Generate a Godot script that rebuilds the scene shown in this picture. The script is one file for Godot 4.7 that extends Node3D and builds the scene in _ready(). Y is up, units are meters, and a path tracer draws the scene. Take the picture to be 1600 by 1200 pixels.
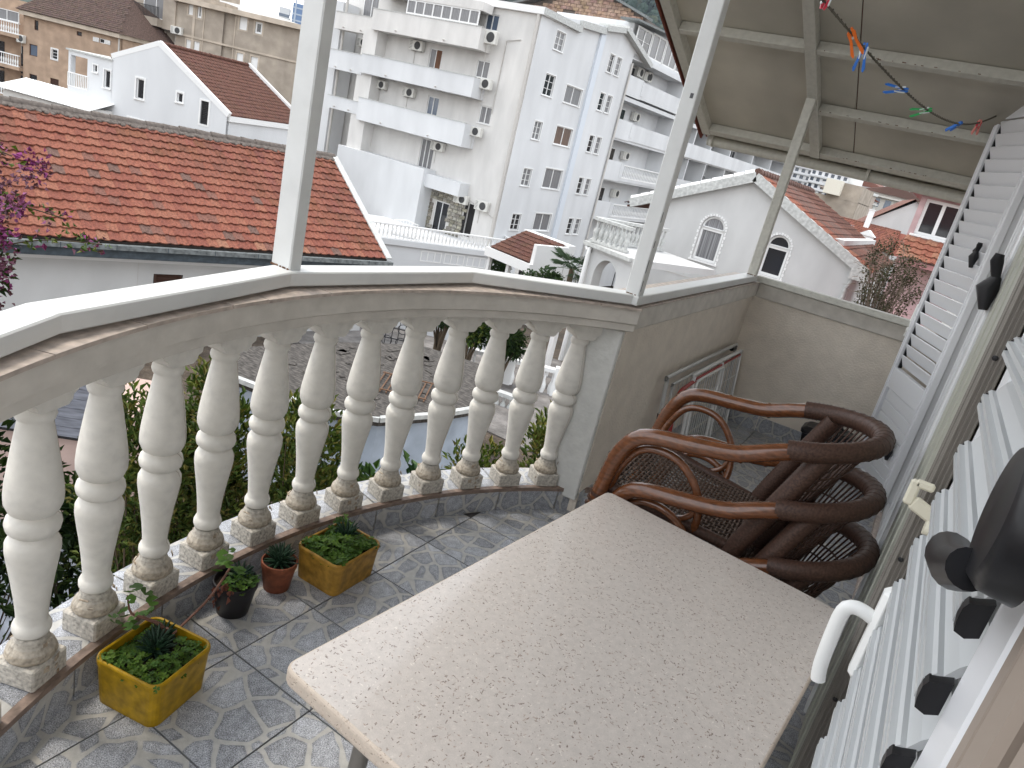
extends Node3D

# ---------------------------------------------------------------- mesh builder
class B:
	var v := PackedVector3Array()
	var n := PackedVector3Array()
	var t := PackedVector2Array()
	var c := PackedColorArray()
	var k := Color.WHITE

	func tri(a: Vector3, b: Vector3, d: Vector3, na: Vector3, nb: Vector3, nd: Vector3, ta := Vector2.ZERO, tb := Vector2.ZERO, td := Vector2.ZERO):
		if (d - a).cross(b - a).dot(na + nb + nd) < 0.0:
			v.append_array([a, d, b]); n.append_array([na, nd, nb]); t.append_array([ta, td, tb])
		else:
			v.append_array([a, b, d]); n.append_array([na, nb, nd]); t.append_array([ta, tb, td])
		c.append_array([k, k, k])

	func quad(a: Vector3, b: Vector3, d: Vector3, e: Vector3, out := Vector3.ZERO):
		var f := (d - a).cross(b - a)
		if f.length_squared() < 1e-16:
			f = (e - a).cross(d - a)
		f = f.normalized()
		if out != Vector3.ZERO and f.dot(out) < 0.0:
			f = -f
		tri(a, b, d, f, f, f, Vector2(0, 0), Vector2(1, 0), Vector2(1, 1))
		tri(a, d, e, f, f, f, Vector2(0, 0), Vector2(1, 1), Vector2(0, 1))

	func box(x0: float, x1: float, y0: float, y1: float, z0: float, z1: float):
		cbox(Vector3((x0 + x1) / 2, (y0 + y1) / 2, (z0 + z1) / 2), Vector3(absf(x1 - x0), absf(y1 - y0), absf(z1 - z0)))

	func cbox(o: Vector3, s: Vector3, m := Basis.IDENTITY, r := 0.0):
		var h := s / 2
		if r <= 0.0:
			for ax in 3:
				for sg in [-1.0, 1.0]:
					var nn := Vector3.ZERO; nn[ax] = sg
					var u := Vector3.ZERO; u[(ax + 1) % 3] = 1.0
					var w := Vector3.ZERO; w[(ax + 2) % 3] = 1.0
					var q := []
					for p in [[-1, -1], [1, -1], [1, 1], [-1, 1]]:
						q.append(o + m * ((nn + u * p[0] + w * p[1]) * h))
					quad(q[0], q[1], q[2], q[3], m * nn)
			return
		r = minf(r, minf(h.x, minf(h.y, h.z)) * 0.95)
		var pt := func(sg: Vector3, ax: int) -> Vector3:
			var p := sg * (h - Vector3(r, r, r)); p[ax] = sg[ax] * h[ax]
			return o + m * p
		for ax in 3:
			var b1 := (ax + 1) % 3
			var b2 := (ax + 2) % 3
			for sg in [-1.0, 1.0]:
				var q := []
				for p in [[-1, -1], [1, -1], [1, 1], [-1, 1]]:
					var s3 := Vector3.ZERO; s3[ax] = sg; s3[b1] = p[0]; s3[b2] = p[1]
					q.append(pt.call(s3, ax))
				var nn := Vector3.ZERO; nn[ax] = sg
				quad(q[0], q[1], q[2], q[3], m * nn)
			for s1 in [-1.0, 1.0]:
				for s2 in [-1.0, 1.0]:
					var lo := Vector3.ZERO; lo[ax] = -1; lo[b1] = s1; lo[b2] = s2
					var hi := Vector3(lo); hi[ax] = 1
					var nn := Vector3.ZERO; nn[b1] = s1; nn[b2] = s2
					quad(pt.call(lo, b1), pt.call(hi, b1), pt.call(hi, b2), pt.call(lo, b2), m * nn)
		for sx in [-1.0, 1.0]:
			for sy in [-1.0, 1.0]:
				for sz in [-1.0, 1.0]:
					var s3 := Vector3(sx, sy, sz)
					var nn := (m * s3).normalized()
					tri(pt.call(s3, 0), pt.call(s3, 1), pt.call(s3, 2), nn, nn, nn)

	func bar(a: Vector3, b: Vector3, w: float, h: float, up := Vector3.UP, r := 0.0):
		var z := (b - a).normalized()
		var x := up.cross(z).normalized()
		cbox((a + b) / 2, Vector3(w, h, a.distance_to(b)), Basis(x, z.cross(x), z), r)

	func tube(p: PackedVector3Array, rad, seg := 8, caps := true):
		var last := p.size() - 1
		var f := (p[1] - p[0]).normalized()
		var x := f.cross(Vector3.UP if absf(f.y) < 0.9 else Vector3.RIGHT).normalized()
		var ring := []
		for i in p.size():
			var g := (p[mini(i + 1, last)] - p[maxi(i - 1, 0)]).normalized()
			x = (x - g * x.dot(g)).normalized()
			var y := g.cross(x)
			var r: float = rad if rad is float else rad[i]
			var q := []
			for j in seg:
				var d := x * cos(TAU * j / seg) + y * sin(TAU * j / seg)
				q.append([p[i] + d * r, d])
			ring.append(q)
		for i in last:
			for j in seg:
				var a = ring[i][j]; var b = ring[i][(j + 1) % seg]; var d = ring[i + 1][(j + 1) % seg]; var e = ring[i + 1][j]
				tri(a[0], b[0], d[0], a[1], b[1], d[1])
				tri(a[0], d[0], e[0], a[1], d[1], e[1])
		if caps:
			for i in [0, last]:
				var g := (p[0] - p[1] if i == 0 else p[last] - p[last - 1]).normalized()
				for j in seg:
					tri(p[i], ring[i][j][0], ring[i][(j + 1) % seg][0], g, g, g)

	func lathe(prof: Array, seg: int, m := Transform3D.IDENTITY, tint = null):
		var cnt := prof.size()
		for i in cnt - 1:
			var p: Vector2 = prof[i]
			var q: Vector2 = prof[i + 1]
			var na := _ln(prof, i); var nb := _ln(prof, i + 1)
			if (q - p).length() < 1e-6:
				continue
			var fl := Vector2(q.y - p.y, -(q.x - p.x)).normalized()
			if na.dot(fl) < 0.5: na = fl
			if nb.dot(fl) < 0.5: nb = fl
			if tint != null: k = tint.call((p.y + q.y) / 2)
			for j in seg:
				var a0 := TAU * j / seg
				var a1 := TAU * (j + 1) / seg
				var d0 := Vector3(cos(a0), 0, sin(a0)); var d1 := Vector3(cos(a1), 0, sin(a1))
				var A := d0 * p.x + Vector3(0, p.y, 0); var Bq := d1 * p.x + Vector3(0, p.y, 0)
				var C := d1 * q.x + Vector3(0, q.y, 0); var D := d0 * q.x + Vector3(0, q.y, 0)
				var n0 := m.basis * (d0 * na.x + Vector3(0, na.y, 0)); var n1 := m.basis * (d1 * na.x + Vector3(0, na.y, 0))
				var n2 := m.basis * (d1 * nb.x + Vector3(0, nb.y, 0)); var n3 := m.basis * (d0 * nb.x + Vector3(0, nb.y, 0))
				if p.x > 1e-6: tri(m * A, m * Bq, m * C, n0, n1, n2)
				if q.x > 1e-6: tri(m * A, m * C, m * D, n0, n2, n3)

	func _ln(prof: Array, i: int) -> Vector2:
		var d: Vector2 = prof[mini(i + 1, prof.size() - 1)] - prof[maxi(i - 1, 0)]
		return Vector2(d.y, -d.x).normalized()

	# closed section of (r, y) swept round a vertical axis
	func arc(sec: Array, o: Vector3, a0: float, a1: float, steps: int, caps := true):
		for i in steps:
			var b0 := lerpf(a0, a1, float(i) / steps)
			var b1 := lerpf(a0, a1, float(i + 1) / steps)
			var d0 := Vector3(cos(b0), 0, sin(b0)); var d1 := Vector3(cos(b1), 0, sin(b1))
			for j in sec.size():
				var p: Vector2 = sec[j]; var q: Vector2 = sec[(j + 1) % sec.size()]
				var e := Vector2(q.y - p.y, -(q.x - p.x)).normalized()
				var n0 := d0 * e.x + Vector3(0, e.y, 0); var n1 := d1 * e.x + Vector3(0, e.y, 0)
				var A := o + d0 * p.x + Vector3(0, p.y, 0); var Bq := o + d1 * p.x + Vector3(0, p.y, 0)
				var C := o + d1 * q.x + Vector3(0, q.y, 0); var D := o + d0 * q.x + Vector3(0, q.y, 0)
				tri(A, Bq, C, n0, n1, n1)
				tri(A, C, D, n0, n1, n0)
		if caps:
			for s in [[a0, -1.0], [a1, 1.0]]:
				var d := Vector3(cos(s[0]), 0, sin(s[0]))
				var nn: Vector3 = Vector3(-sin(s[0]), 0, cos(s[0])) * float(s[1])
				for j in range(1, sec.size() - 1):
					tri(o + d * sec[0].x + Vector3(0, sec[0].y, 0), o + d * sec[j].x + Vector3(0, sec[j].y, 0), o + d * sec[j + 1].x + Vector3(0, sec[j + 1].y, 0), nn, nn, nn)

	# polygon in the xy plane pushed from z0 to z1, placed by m
	func prism(poly: PackedVector2Array, z0: float, z1: float, m := Transform3D.IDENTITY):
		var ix := Geometry2D.triangulate_polygon(poly)
		for i in range(0, ix.size(), 3):
			for s in [[z0, -1.0], [z1, 1.0]]:
				var nn: Vector3 = m.basis * Vector3(0, 0, s[1])
				tri(m * Vector3(poly[ix[i]].x, poly[ix[i]].y, s[0]), m * Vector3(poly[ix[i + 1]].x, poly[ix[i + 1]].y, s[0]), m * Vector3(poly[ix[i + 2]].x, poly[ix[i + 2]].y, s[0]), nn, nn, nn)
		var cw := -1.0 if Geometry2D.is_polygon_clockwise(poly) else 1.0
		for i in poly.size():
			var p := poly[i]; var q := poly[(i + 1) % poly.size()]
			var e := Vector2(q.y - p.y, -(q.x - p.x)) * cw
			quad(m * Vector3(p.x, p.y, z0), m * Vector3(q.x, q.y, z0), m * Vector3(q.x, q.y, z1), m * Vector3(p.x, p.y, z1), m.basis * Vector3(e.x, e.y, 0))

	# outer skin of a facade in local (s, y) with recessed holes [s0, s1, y0, y1]; d is the front, deep the reveal
	func skin(s0: float, s1: float, y0: float, y1: float, holes: Array, d := 0.0, deep := 0.16):
		var xs := [s0, s1]; var ys := [y0, y1]
		for h in holes:
			xs.append_array([clampf(h[0], s0, s1), clampf(h[1], s0, s1)]); ys.append_array([clampf(h[2], y0, y1), clampf(h[3], y0, y1)])
		xs.sort(); ys.sort()
		for i in xs.size() - 1:
			for j in ys.size() - 1:
				if xs[i + 1] - xs[i] < 1e-4 or ys[j + 1] - ys[j] < 1e-4: continue
				var mx: float = (xs[i] + xs[i + 1]) / 2; var my: float = (ys[j] + ys[j + 1]) / 2
				var inside := false
				for h in holes:
					if mx > h[0] and mx < h[1] and my > h[2] and my < h[3]: inside = true
				if not inside:
					quad(Vector3(xs[i], ys[j], d), Vector3(xs[i + 1], ys[j], d), Vector3(xs[i + 1], ys[j + 1], d), Vector3(xs[i], ys[j + 1], d), Vector3(0, 0, 1))
		for h in holes:
			quad(Vector3(h[0], h[2], d), Vector3(h[0], h[3], d), Vector3(h[0], h[3], d - deep), Vector3(h[0], h[2], d - deep), Vector3(1, 0, 0))
			quad(Vector3(h[1], h[2], d), Vector3(h[1], h[3], d), Vector3(h[1], h[3], d - deep), Vector3(h[1], h[2], d - deep), Vector3(-1, 0, 0))
			quad(Vector3(h[0], h[2], d), Vector3(h[1], h[2], d), Vector3(h[1], h[2], d - deep), Vector3(h[0], h[2], d - deep), Vector3(0, 1, 0))
			quad(Vector3(h[0], h[3], d), Vector3(h[1], h[3], d), Vector3(h[1], h[3], d - deep), Vector3(h[0], h[3], d - deep), Vector3(0, -1, 0))

	# like skin, but under a sloping top line (points left to right)
	func skin_top(top: Array, y0: float, holes: Array, d := 0.0, deep := 0.16):
		var xs := []
		for p in top: xs.append(p.x)
		for h in holes: xs.append_array([h[0], h[1]])
		xs.sort()
		var at := func(x: float) -> float:
			for i in top.size() - 1:
				if x <= top[i + 1].x + 1e-6: return lerpf(top[i].y, top[i + 1].y, clampf((x - top[i].x) / maxf(top[i + 1].x - top[i].x, 1e-6), 0, 1))
			return top[-1].y
		for i in xs.size() - 1:
			var a: float = xs[i]; var b: float = xs[i + 1]
			if b - a < 1e-4: continue
			var cuts := []
			for h in holes:
				if (a + b) / 2 > h[0] and (a + b) / 2 < h[1]: cuts.append([h[2], h[3]])
			cuts.sort()
			var lo := y0
			for c in cuts:
				quad(Vector3(a, lo, d), Vector3(b, lo, d), Vector3(b, c[0], d), Vector3(a, c[0], d), Vector3(0, 0, 1))
				lo = c[1]
			quad(Vector3(a, lo, d), Vector3(b, lo, d), Vector3(b, at.call(b), d), Vector3(a, at.call(a), d), Vector3(0, 0, 1))
		var keep := holes
		skin(0.0, 0.0, 0.0, 0.0, keep, d, deep)

	func mesh() -> ArrayMesh:
		var a := []
		a.resize(Mesh.ARRAY_MAX)
		a[Mesh.ARRAY_VERTEX] = v; a[Mesh.ARRAY_NORMAL] = n; a[Mesh.ARRAY_TEX_UV] = t; a[Mesh.ARRAY_COLOR] = c
		var m := ArrayMesh.new()
		m.add_surface_from_arrays(Mesh.PRIMITIVE_TRIANGLES, a)
		return m

# ---------------------------------------------------------------- helpers
var M := {}
var T := {}
var rng := RandomNumberGenerator.new()

func rr(a: float, b: float) -> float: return rng.randf_range(a, b)

func part(called: String, shape, m: Material, parent: Node3D = self, kind := "") -> MeshInstance3D:
	var o := MeshInstance3D.new()
	o.name = called
	o.mesh = shape.mesh() if shape is B else shape
	o.material_override = m
	parent.add_child(o, true)
	if kind: o.set_meta("kind", kind)
	return o

func thing(called: String, label: String, category: String, at := Vector3.ZERO, turn := 0.0, group := "") -> Node3D:
	var o := Node3D.new()
	o.name = called
	add_child(o, true)
	o.position = at
	o.rotation.y = turn
	return tag(o, label, category, group)

func tag(o: Node3D, label: String, category: String, group := "") -> Node3D:
	o.set_meta("label", label); o.set_meta("category", category)
	if group: o.set_meta("group", group)
	return o

func struct(called: String, shape, m: Material) -> MeshInstance3D:
	return part(called, shape, m, self, "structure")

func facade(called: String, label: String, category: String, at: Vector3, az: float, group := "") -> Node3D:
	# local x runs along the facade (compass az, 0 = -z), local z is its outward normal
	return thing(called, label, category, at, deg_to_rad(90.0 - az), group)

func copy_of(o: Node3D, at: Vector3, turn: float, label: String) -> Node3D:
	var r: Node3D = o.duplicate()
	add_child(r, true)
	r.position = at; r.rotation.y = turn
	r.set_meta("label", label)
	return r

func noise(key: String, seed_: int, freq: float, oct: int, lo: float, hi: float, size := 256, type := FastNoiseLite.TYPE_SIMPLEX_SMOOTH, normal := 0.0, mid := 0.5) -> Texture2D:
	if T.has(key): return T[key]
	var f := FastNoiseLite.new()
	f.seed = seed_; f.frequency = freq; f.fractal_octaves = oct; f.noise_type = type
	if oct == 1: f.fractal_type = FastNoiseLite.FRACTAL_NONE
	var x := NoiseTexture2D.new()
	x.width = size; x.height = size; x.seamless = true; x.noise = f
	if normal > 0.0:
		x.as_normal_map = true; x.bump_strength = normal
	else:
		var g := Gradient.new()
		g.set_color(0, Color(lo, lo, lo)); g.set_color(1, Color(hi, hi, hi))
		g.add_point(mid, Color((lo + hi) / 2, (lo + hi) / 2, (lo + hi) / 2))
		x.color_ramp = g
	T[key] = x
	return x

func mat(key: String, col: Color, rough := 0.8, o := {}) -> StandardMaterial3D:
	if M.has(key): return M[key]
	var m := StandardMaterial3D.new()
	m.albedo_color = col.linear_to_srgb()
	m.roughness = rough
	m.metallic_specular = o.get("spec", 0.4)
	m.metallic = o.get("metal", 0.0)
	if o.has("tex"):
		m.albedo_texture = o.tex
	if o.has("nrm"):
		m.normal_enabled = true; m.normal_texture = o.nrm; m.normal_scale = o.get("nstr", 1.0)
	if o.has("hm"):
		m.heightmap_enabled = true; m.heightmap_texture = o.hm; m.heightmap_scale = o.get("hs", 0.3)
	if o.has("tex") or o.has("nrm") or o.has("hm"):
		if not o.get("uv", false):
			m.uv1_triplanar = true; m.uv1_world_triplanar = o.get("world", true)
		var sc = o.get("scale", 1.0)
		m.uv1_scale = sc if sc is Vector3 else Vector3(sc, sc, sc)
	if o.has("det"):
		m.detail_enabled = true; m.detail_albedo = o.det; m.detail_blend_mode = BaseMaterial3D.BLEND_MODE_MUL
	m.vertex_color_use_as_albedo = o.get("vc", false)
	if o.has("coat"):
		m.clearcoat_enabled = true; m.clearcoat = o.coat; m.clearcoat_roughness = o.get("coatr", 0.1)
	if o.has("back"):
		m.backlight_enabled = true; m.backlight = o.back
	M[key] = m
	return m

func lin(r: float, g: float, b: float) -> Color: return Color(r, g, b)

func scatter(called: String, shape: ArrayMesh, m: Material, xf: Array, cols: Array, parent: Node3D = self) -> MultiMeshInstance3D:
	var mm := MultiMesh.new()
	mm.transform_format = MultiMesh.TRANSFORM_3D
	mm.use_colors = cols.size() > 0
	mm.mesh = shape
	mm.instance_count = xf.size()
	for i in xf.size():
		mm.set_instance_transform(i, xf[i])
		if cols.size(): mm.set_instance_color(i, cols[i])
	var o := MultiMeshInstance3D.new()
	o.name = called; o.multimesh = mm; o.material_override = m
	o.set_meta("kind", "stuff")
	parent.add_child(o, true)
	return o

func leaf_mesh(w: float, l: float, fold := 0.25, curl := 0.2) -> ArrayMesh:
	var b := B.new()
	var p := [Vector3.ZERO, Vector3(-w / 2, w * fold, l * 0.45), Vector3(0, 0, l * 0.5), Vector3(w / 2, w * fold, l * 0.45), Vector3(0, -l * curl, l)]
	b.quad(p[0], p[1], p[4], p[2], Vector3.UP)
	b.quad(p[0], p[2], p[4], p[3], Vector3.UP)
	return b.mesh()

func rand_dir() -> Vector3:
	var z := rr(-1, 1); var a := rr(0, TAU)
	return Vector3(sqrt(1 - z * z) * cos(a), z, sqrt(1 - z * z) * sin(a))

func aim(dir: Vector3, at: Vector3, s: float, roll := 0.0) -> Transform3D:
	var z := dir.normalized()
	var x := Vector3.UP.cross(z)
	x = Vector3.RIGHT if x.length() < 0.05 else x.normalized()
	var b := Basis(x, z.cross(x), z) * Basis(Vector3(0, 0, 1), roll)
	return Transform3D(b.scaled_local(Vector3(s, s, s)), at)

# a plant: leaves in clumps on real twigs.  o: n, leaf [w,l], cols, clumps, spread, up, stem
func plant(called: String, label: String, category: String, foot: Vector3, centre: Vector3, rad: Vector3, o: Dictionary, group := "") -> Node3D:
	var root := thing(called, label, category, foot, 0.0, group)
	var c := centre - foot
	var clumps := []
	for i in int(o.get("clumps", 40)):
		var d := rand_dir() * pow(rng.randf(), 0.4)
		if d.y < -0.3 and not o.get("full", false): d.y *= 0.4
		clumps.append(c + d * rad)
	var st := B.new()
	var sr: float = o.get("stem", 0.012)
	for i in clumps.size():
		if i % int(o.get("every", 2)) == 0:
			var p: Vector3 = clumps[i]
			var base := Vector3(rr(-0.15, 0.15) * rad.x, 0, rr(-0.15, 0.15) * rad.z)
			var m1 := base.lerp(p, 0.45) + Vector3(0, 0.12 * p.distance_to(base), 0) + rand_dir() * 0.08 * rad.x
			st.tube(PackedVector3Array([base, base.lerp(m1, 0.55) + rand_dir() * 0.04 * rad.x, m1, m1.lerp(p, 0.6) + rand_dir() * 0.06 * rad.x, p]), PackedFloat32Array([sr, sr * 0.8, sr * 0.6, sr * 0.4, sr * 0.2]), 5, false)
	part("branches", st, o.get("bark", M.twig), root)
	var xf := []; var cols := []
	var pal: Array = o.cols
	var sp: float = o.get("spread", 0.16)
	for i in int(o.n):
		var q: Vector3 = clumps[rng.randi() % clumps.size()]
		var off := rand_dir() * sp * pow(rng.randf(), 0.6)
		var dir := (off * 3.0 + rand_dir() * 0.35 + Vector3(0, o.get("up", 0.1), 0) + (q - c).normalized() * 0.15)
		xf.append(aim(dir, q + off, rr(0.65, 1.25), rr(-0.7, 0.7)))
		var cc: Color = pal[rng.randi() % pal.size()]
		var g := rr(0.75, 1.25)
		cols.append(Color(cc.r * g, cc.g * g, cc.b * g))
	scatter("foliage", leaf_mesh(o.leaf[0], o.leaf[1], 0.25, o.get("curl", 0.2)), M.leaf, xf, cols, root)
	return root

func _ready():
	rng.seed = 7
	# ------------------------------------------------------------ camera, sky, sun, exposure
	var cam := Camera3D.new()
	cam.name = "camera"
	add_child(cam)
	cam.position = Vector3(0, 1.718, 0)
	cam.rotation_order = EULER_ORDER_YXZ
	cam.rotation = Vector3(deg_to_rad(-18.642), deg_to_rad(27.275), deg_to_rad(13.747))
	cam.fov = 55.64
	cam.near = 0.05; cam.far = 6000.0
	cam.current = true
	var env := Environment.new()
	env.background_mode = Environment.BG_SKY
	var sm := ProceduralSkyMaterial.new()
	sm.sky_top_color = Color(0.80, 0.825, 0.86)
	sm.sky_horizon_color = Color(0.95, 0.945, 0.935)
	sm.sky_curve = 0.18
	sm.ground_bottom_color = Color(0.48, 0.46, 0.43)
	sm.ground_horizon_color = Color(0.72, 0.71, 0.69)
	sm.sky_cover = cloud_cover()
	sm.sky_cover_modulate = Color(1, 1, 1, 1)
	sm.sun_angle_max = 20.0
	var sky := Sky.new()
	sky.sky_material = sm
	env.sky = sky
	env.tonemap_mode = Environment.TONE_MAPPER_LINEAR
	env.tonemap_exposure = 2.8
	env.sdfgi_enabled = true; env.ssao_enabled = true; env.ssil_enabled = true
	env.fog_enabled = true
	env.fog_density = 0.00007
	env.fog_light_color = Color(0.80, 0.86, 0.95)
	var we := WorldEnvironment.new()
	we.name = "world_environment"
	we.environment = env
	add_child(we)
	var sun := DirectionalLight3D.new()
	sun.name = "sun"
	add_child(sun)
	sun.light_energy = 0.22
	sun.light_color = Color(1.0, 0.965, 0.91)
	sun.light_angular_distance = 12.0
	sun.shadow_enabled = true
	sun.look_at_from_position(Vector3.ZERO, -Vector3(-0.40, 1.0, 0.10), Vector3.UP)

	materials()
	ground()
	balcony()
	canopy()
	door_side()
	house_tiled()
	white_gable_house()
	brown_house()
	beige_block()
	big_block()
	arch_house()
	town()
	yard()
	furniture()
	pots()
	washing_line()
	garden()

func cloud_cover() -> Texture2D:
	var w := 512; var h := 256
	var f := FastNoiseLite.new()
	f.seed = 5; f.frequency = 1.0; f.fractal_octaves = 5; f.noise_type = FastNoiseLite.TYPE_SIMPLEX_SMOOTH
	var im := Image.create(w, h, false, Image.FORMAT_RGBA8)
	for y in h:
		var up := PI * (0.5 - (y + 0.5) / h)
		for x in w:
			var a := TAU * (x + 0.5) / w
			var d := Vector3(cos(up) * sin(a), sin(up), cos(up) * cos(a))
			var v := 0.5 + 0.5 * f.get_noise_3d(d.x * 1.6, d.y * 3.2, d.z * 1.6)
			var k := smoothstep(0.34, 0.62, v)
			var l := 0.80 + 0.16 * clampf((v - 0.4) * 2.0, 0, 1)
			im.set_pixel(x, y, Color(l * 0.62, l * 0.60, l * 0.57, 0.72 * k))
	return ImageTexture.create_from_image(im)

func materials():
	var blotch := noise("blotch", 3, 0.012, 5, 0.80, 1.0)
	var blotch2 := noise("blotch2", 9, 0.02, 5, 0.62, 1.0)
	var grime := noise("grime", 21, 0.03, 6, 0.45, 1.0, 256, FastNoiseLite.TYPE_SIMPLEX_SMOOTH, 0.0, 0.28)
	var fine := noise("fine", 4, 0.16, 3, 0.72, 1.0)
	var bump := noise("bump", 5, 0.06, 5, 0, 1, 256, FastNoiseLite.TYPE_SIMPLEX_SMOOTH, 5.0)
	var rough_n := noise("roughn", 6, 0.045, 4, 0, 1, 256, FastNoiseLite.TYPE_CELLULAR, 6.0)
	var stucco := noise("stucco", 8, 0.09, 4, 0.0, 1.0, 512)
	var leafy := noise("leafy", 10, 0.05, 5, 0.25, 1.0)
	mat("leaf", Color(1, 1, 1), 0.55, {"vc": true, "back": Color(0.55, 0.6, 0.35), "spec": 0.35})
	mat("twig", lin(0.10, 0.075, 0.05), 0.9)
	noise("wpt", 35, 0.02, 5, 0.93, 1.0)
	mat("white_paint", lin(0.72, 0.72, 0.69), 0.42, {"tex": T.wpt, "scale": 2.2, "nrm": bump, "nstr": 0.25})
	mat("white_metal", lin(0.72, 0.73, 0.72), 0.34, {"tex": noise("scuff", 31, 0.02, 6, 0.955, 1.0, 256, FastNoiseLite.TYPE_SIMPLEX_SMOOTH, 0.0, 0.3), "scale": 1.5})
	mat("old_metal", lin(0.56, 0.55, 0.49), 0.5, {"tex": noise("peel", 33, 0.035, 6, 0.86, 1.0, 256, FastNoiseLite.TYPE_SIMPLEX_SMOOTH, 0.0, 0.22), "scale": 2.4, "nrm": bump, "nstr": 0.3})
	mat("roof_under", lin(0.58, 0.55, 0.47), 0.7, {"tex": blotch, "scale": 0.35})
	mat("seam", lin(0.05, 0.04, 0.035), 0.9)
	mat("rust", lin(0.16, 0.045, 0.03), 0.7)
	mat("rust_brown", lin(0.22, 0.12, 0.07), 0.85, {"tex": grime, "scale": 3.0})
	mat("baluster", lin(0.82, 0.79, 0.73), 0.62, {"tex": noise("balt", 41, 0.025, 6, 0.90, 1.0, 256, FastNoiseLite.TYPE_SIMPLEX_SMOOTH, 0.0, 0.32), "scale": 3.0, "nrm": bump, "nstr": 0.12, "vc": true})
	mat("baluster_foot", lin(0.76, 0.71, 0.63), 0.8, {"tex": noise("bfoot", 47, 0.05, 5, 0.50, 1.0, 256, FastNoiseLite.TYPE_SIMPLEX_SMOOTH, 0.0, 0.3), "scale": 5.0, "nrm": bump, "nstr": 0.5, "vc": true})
	mat("concrete_paint", lin(0.68, 0.64, 0.58), 0.75, {"tex": noise("cpt", 45, 0.02, 5, 0.9, 1.0), "scale": 1.6, "nrm": bump, "nstr": 0.15})
	mat("coping_tile", lin(0.66, 0.56, 0.49), 0.5, {"tex": noise("copt", 43, 0.03, 5, 0.74, 1.0), "scale": 2.5, "nrm": bump, "nstr": 0.2})
	mat("stucco_beige", lin(0.76, 0.685, 0.59), 0.92, {"tex": noise("stuct", 44, 0.02, 5, 0.94, 1.0), "scale": 1.2, "hm": stucco, "hs": 0.35})
	mat("stucco_white", lin(0.80, 0.78, 0.73), 0.92, {"tex": blotch, "scale": 1.4, "hm": stucco, "hs": 0.25})
	mat("grout", lin(0.10, 0.095, 0.09), 0.95)
	mat("soil", lin(0.035, 0.026, 0.02), 0.95, {"tex": fine, "scale": 5.0})
	mat("dirt", lin(0.13, 0.10, 0.075), 0.95, {"tex": blotch2, "scale": 0.5, "nrm": bump, "nstr": 1.0})
	mat("asphalt", lin(0.28, 0.26, 0.245), 0.95, {"tex": blotch2, "scale": 0.3, "nrm": bump, "nstr": 0.5})
	mat("patio", lin(0.22, 0.24, 0.28), 0.8, {"tex": blotch2, "scale": 0.6})
	mat("forest", lin(0.03, 0.048, 0.032), 1.0)
	mat("plaster_white", lin(0.69, 0.70, 0.71), 0.88, {"tex": noise("plw", 51, 0.006, 6, 0.92, 1.0, 512), "scale": Vector3(0.16, 0.05, 0.16)})
	mat("plaster_warm", lin(0.71, 0.695, 0.67), 0.88, {"tex": noise("plw2", 52, 0.009, 6, 0.92, 1.0, 512), "scale": Vector3(0.2, 0.06, 0.2)})
	mat("plaster_gray", lin(0.60, 0.60, 0.59), 0.9, {"tex": noise("plw3", 53, 0.008, 6, 0.92, 1.0, 512), "scale": Vector3(0.22, 0.1, 0.22)})
	mat("plaster_blue", lin(0.44, 0.50, 0.58), 0.9, {"tex": blotch, "scale": 0.5})
	mat("plaster_tan", lin(0.50, 0.36, 0.26), 0.9, {"tex": blotch, "scale": 0.25})
	mat("plaster_beige", lin(0.46, 0.395, 0.325), 0.9, {"tex": blotch, "scale": 0.2})
	mat("plaster_cream", lin(0.62, 0.53, 0.43), 0.9, {"tex": blotch, "scale": 0.2})
	mat("plaster_pink", lin(0.66, 0.46, 0.46), 0.9, {"tex": blotch, "scale": 0.4})
	mat("pink_wash", lin(0.60, 0.44, 0.38), 0.9, {"tex": blotch, "scale": 0.5})
	mat("trim_white", lin(0.78, 0.78, 0.77), 0.6)
	mat("trim_old", lin(0.62, 0.63, 0.61), 0.75, {"tex": noise("trimold", 46, 0.03, 5, 0.78, 1.0), "scale": 0.8})
	mat("bounce_pane", lin(0.66, 0.65, 0.62), 0.3, {"spec": 0.5})  # pale door panes, whitened to bounce light into the balcony
	mat("glass_dark", lin(0.018, 0.02, 0.024), 0.06, {"spec": 0.6})
	mat("glass_blue", lin(0.10, 0.13, 0.18), 0.08, {"spec": 0.6})
	mat("curtain", lin(0.30, 0.30, 0.31), 0.25, {"tex": noise("curt", 61, 0.02, 2, 0.6, 1.0, 256), "scale": Vector3(3.0, 0.05, 3.0), "spec": 0.5})
	mat("curtain_brown", lin(0.20, 0.13, 0.10), 0.3, {"tex": T.curt, "scale": Vector3(3.0, 0.05, 3.0), "spec": 0.5})
	mat("wood_door", lin(0.22, 0.10, 0.05), 0.6, {"tex": T.curt, "scale": Vector3(3.0, 0.1, 3.0)})
	mat("shutter_brown", lin(0.07, 0.035, 0.025), 0.6)
	mat("dark_in", lin(0.02, 0.018, 0.018), 0.9)
	mat("ac_white", lin(0.66, 0.65, 0.61), 0.5)
	mat("ac_dark", lin(0.06, 0.06, 0.06), 0.7)
	mat("pipe_gray", lin(0.52, 0.50, 0.47), 0.6)
	mat("gutter_dark", lin(0.09, 0.115, 0.135), 0.45, {"tex": blotch2, "scale": 1.0})
	mat("gutter_light", lin(0.24, 0.26, 0.26), 0.5, {"tex": grime, "scale": 1.0})
	mat("concrete_old", lin(0.15, 0.135, 0.122), 0.95, {"tex": noise("conc", 71, 0.02, 6, 0.42, 1.0, 512), "scale": Vector3(0.5, 0.5, 1.6), "nrm": bump, "nstr": 0.4})
	mat("mortar", lin(0.20, 0.17, 0.15), 0.95, {"tex": grime, "scale": 1.5})
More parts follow.
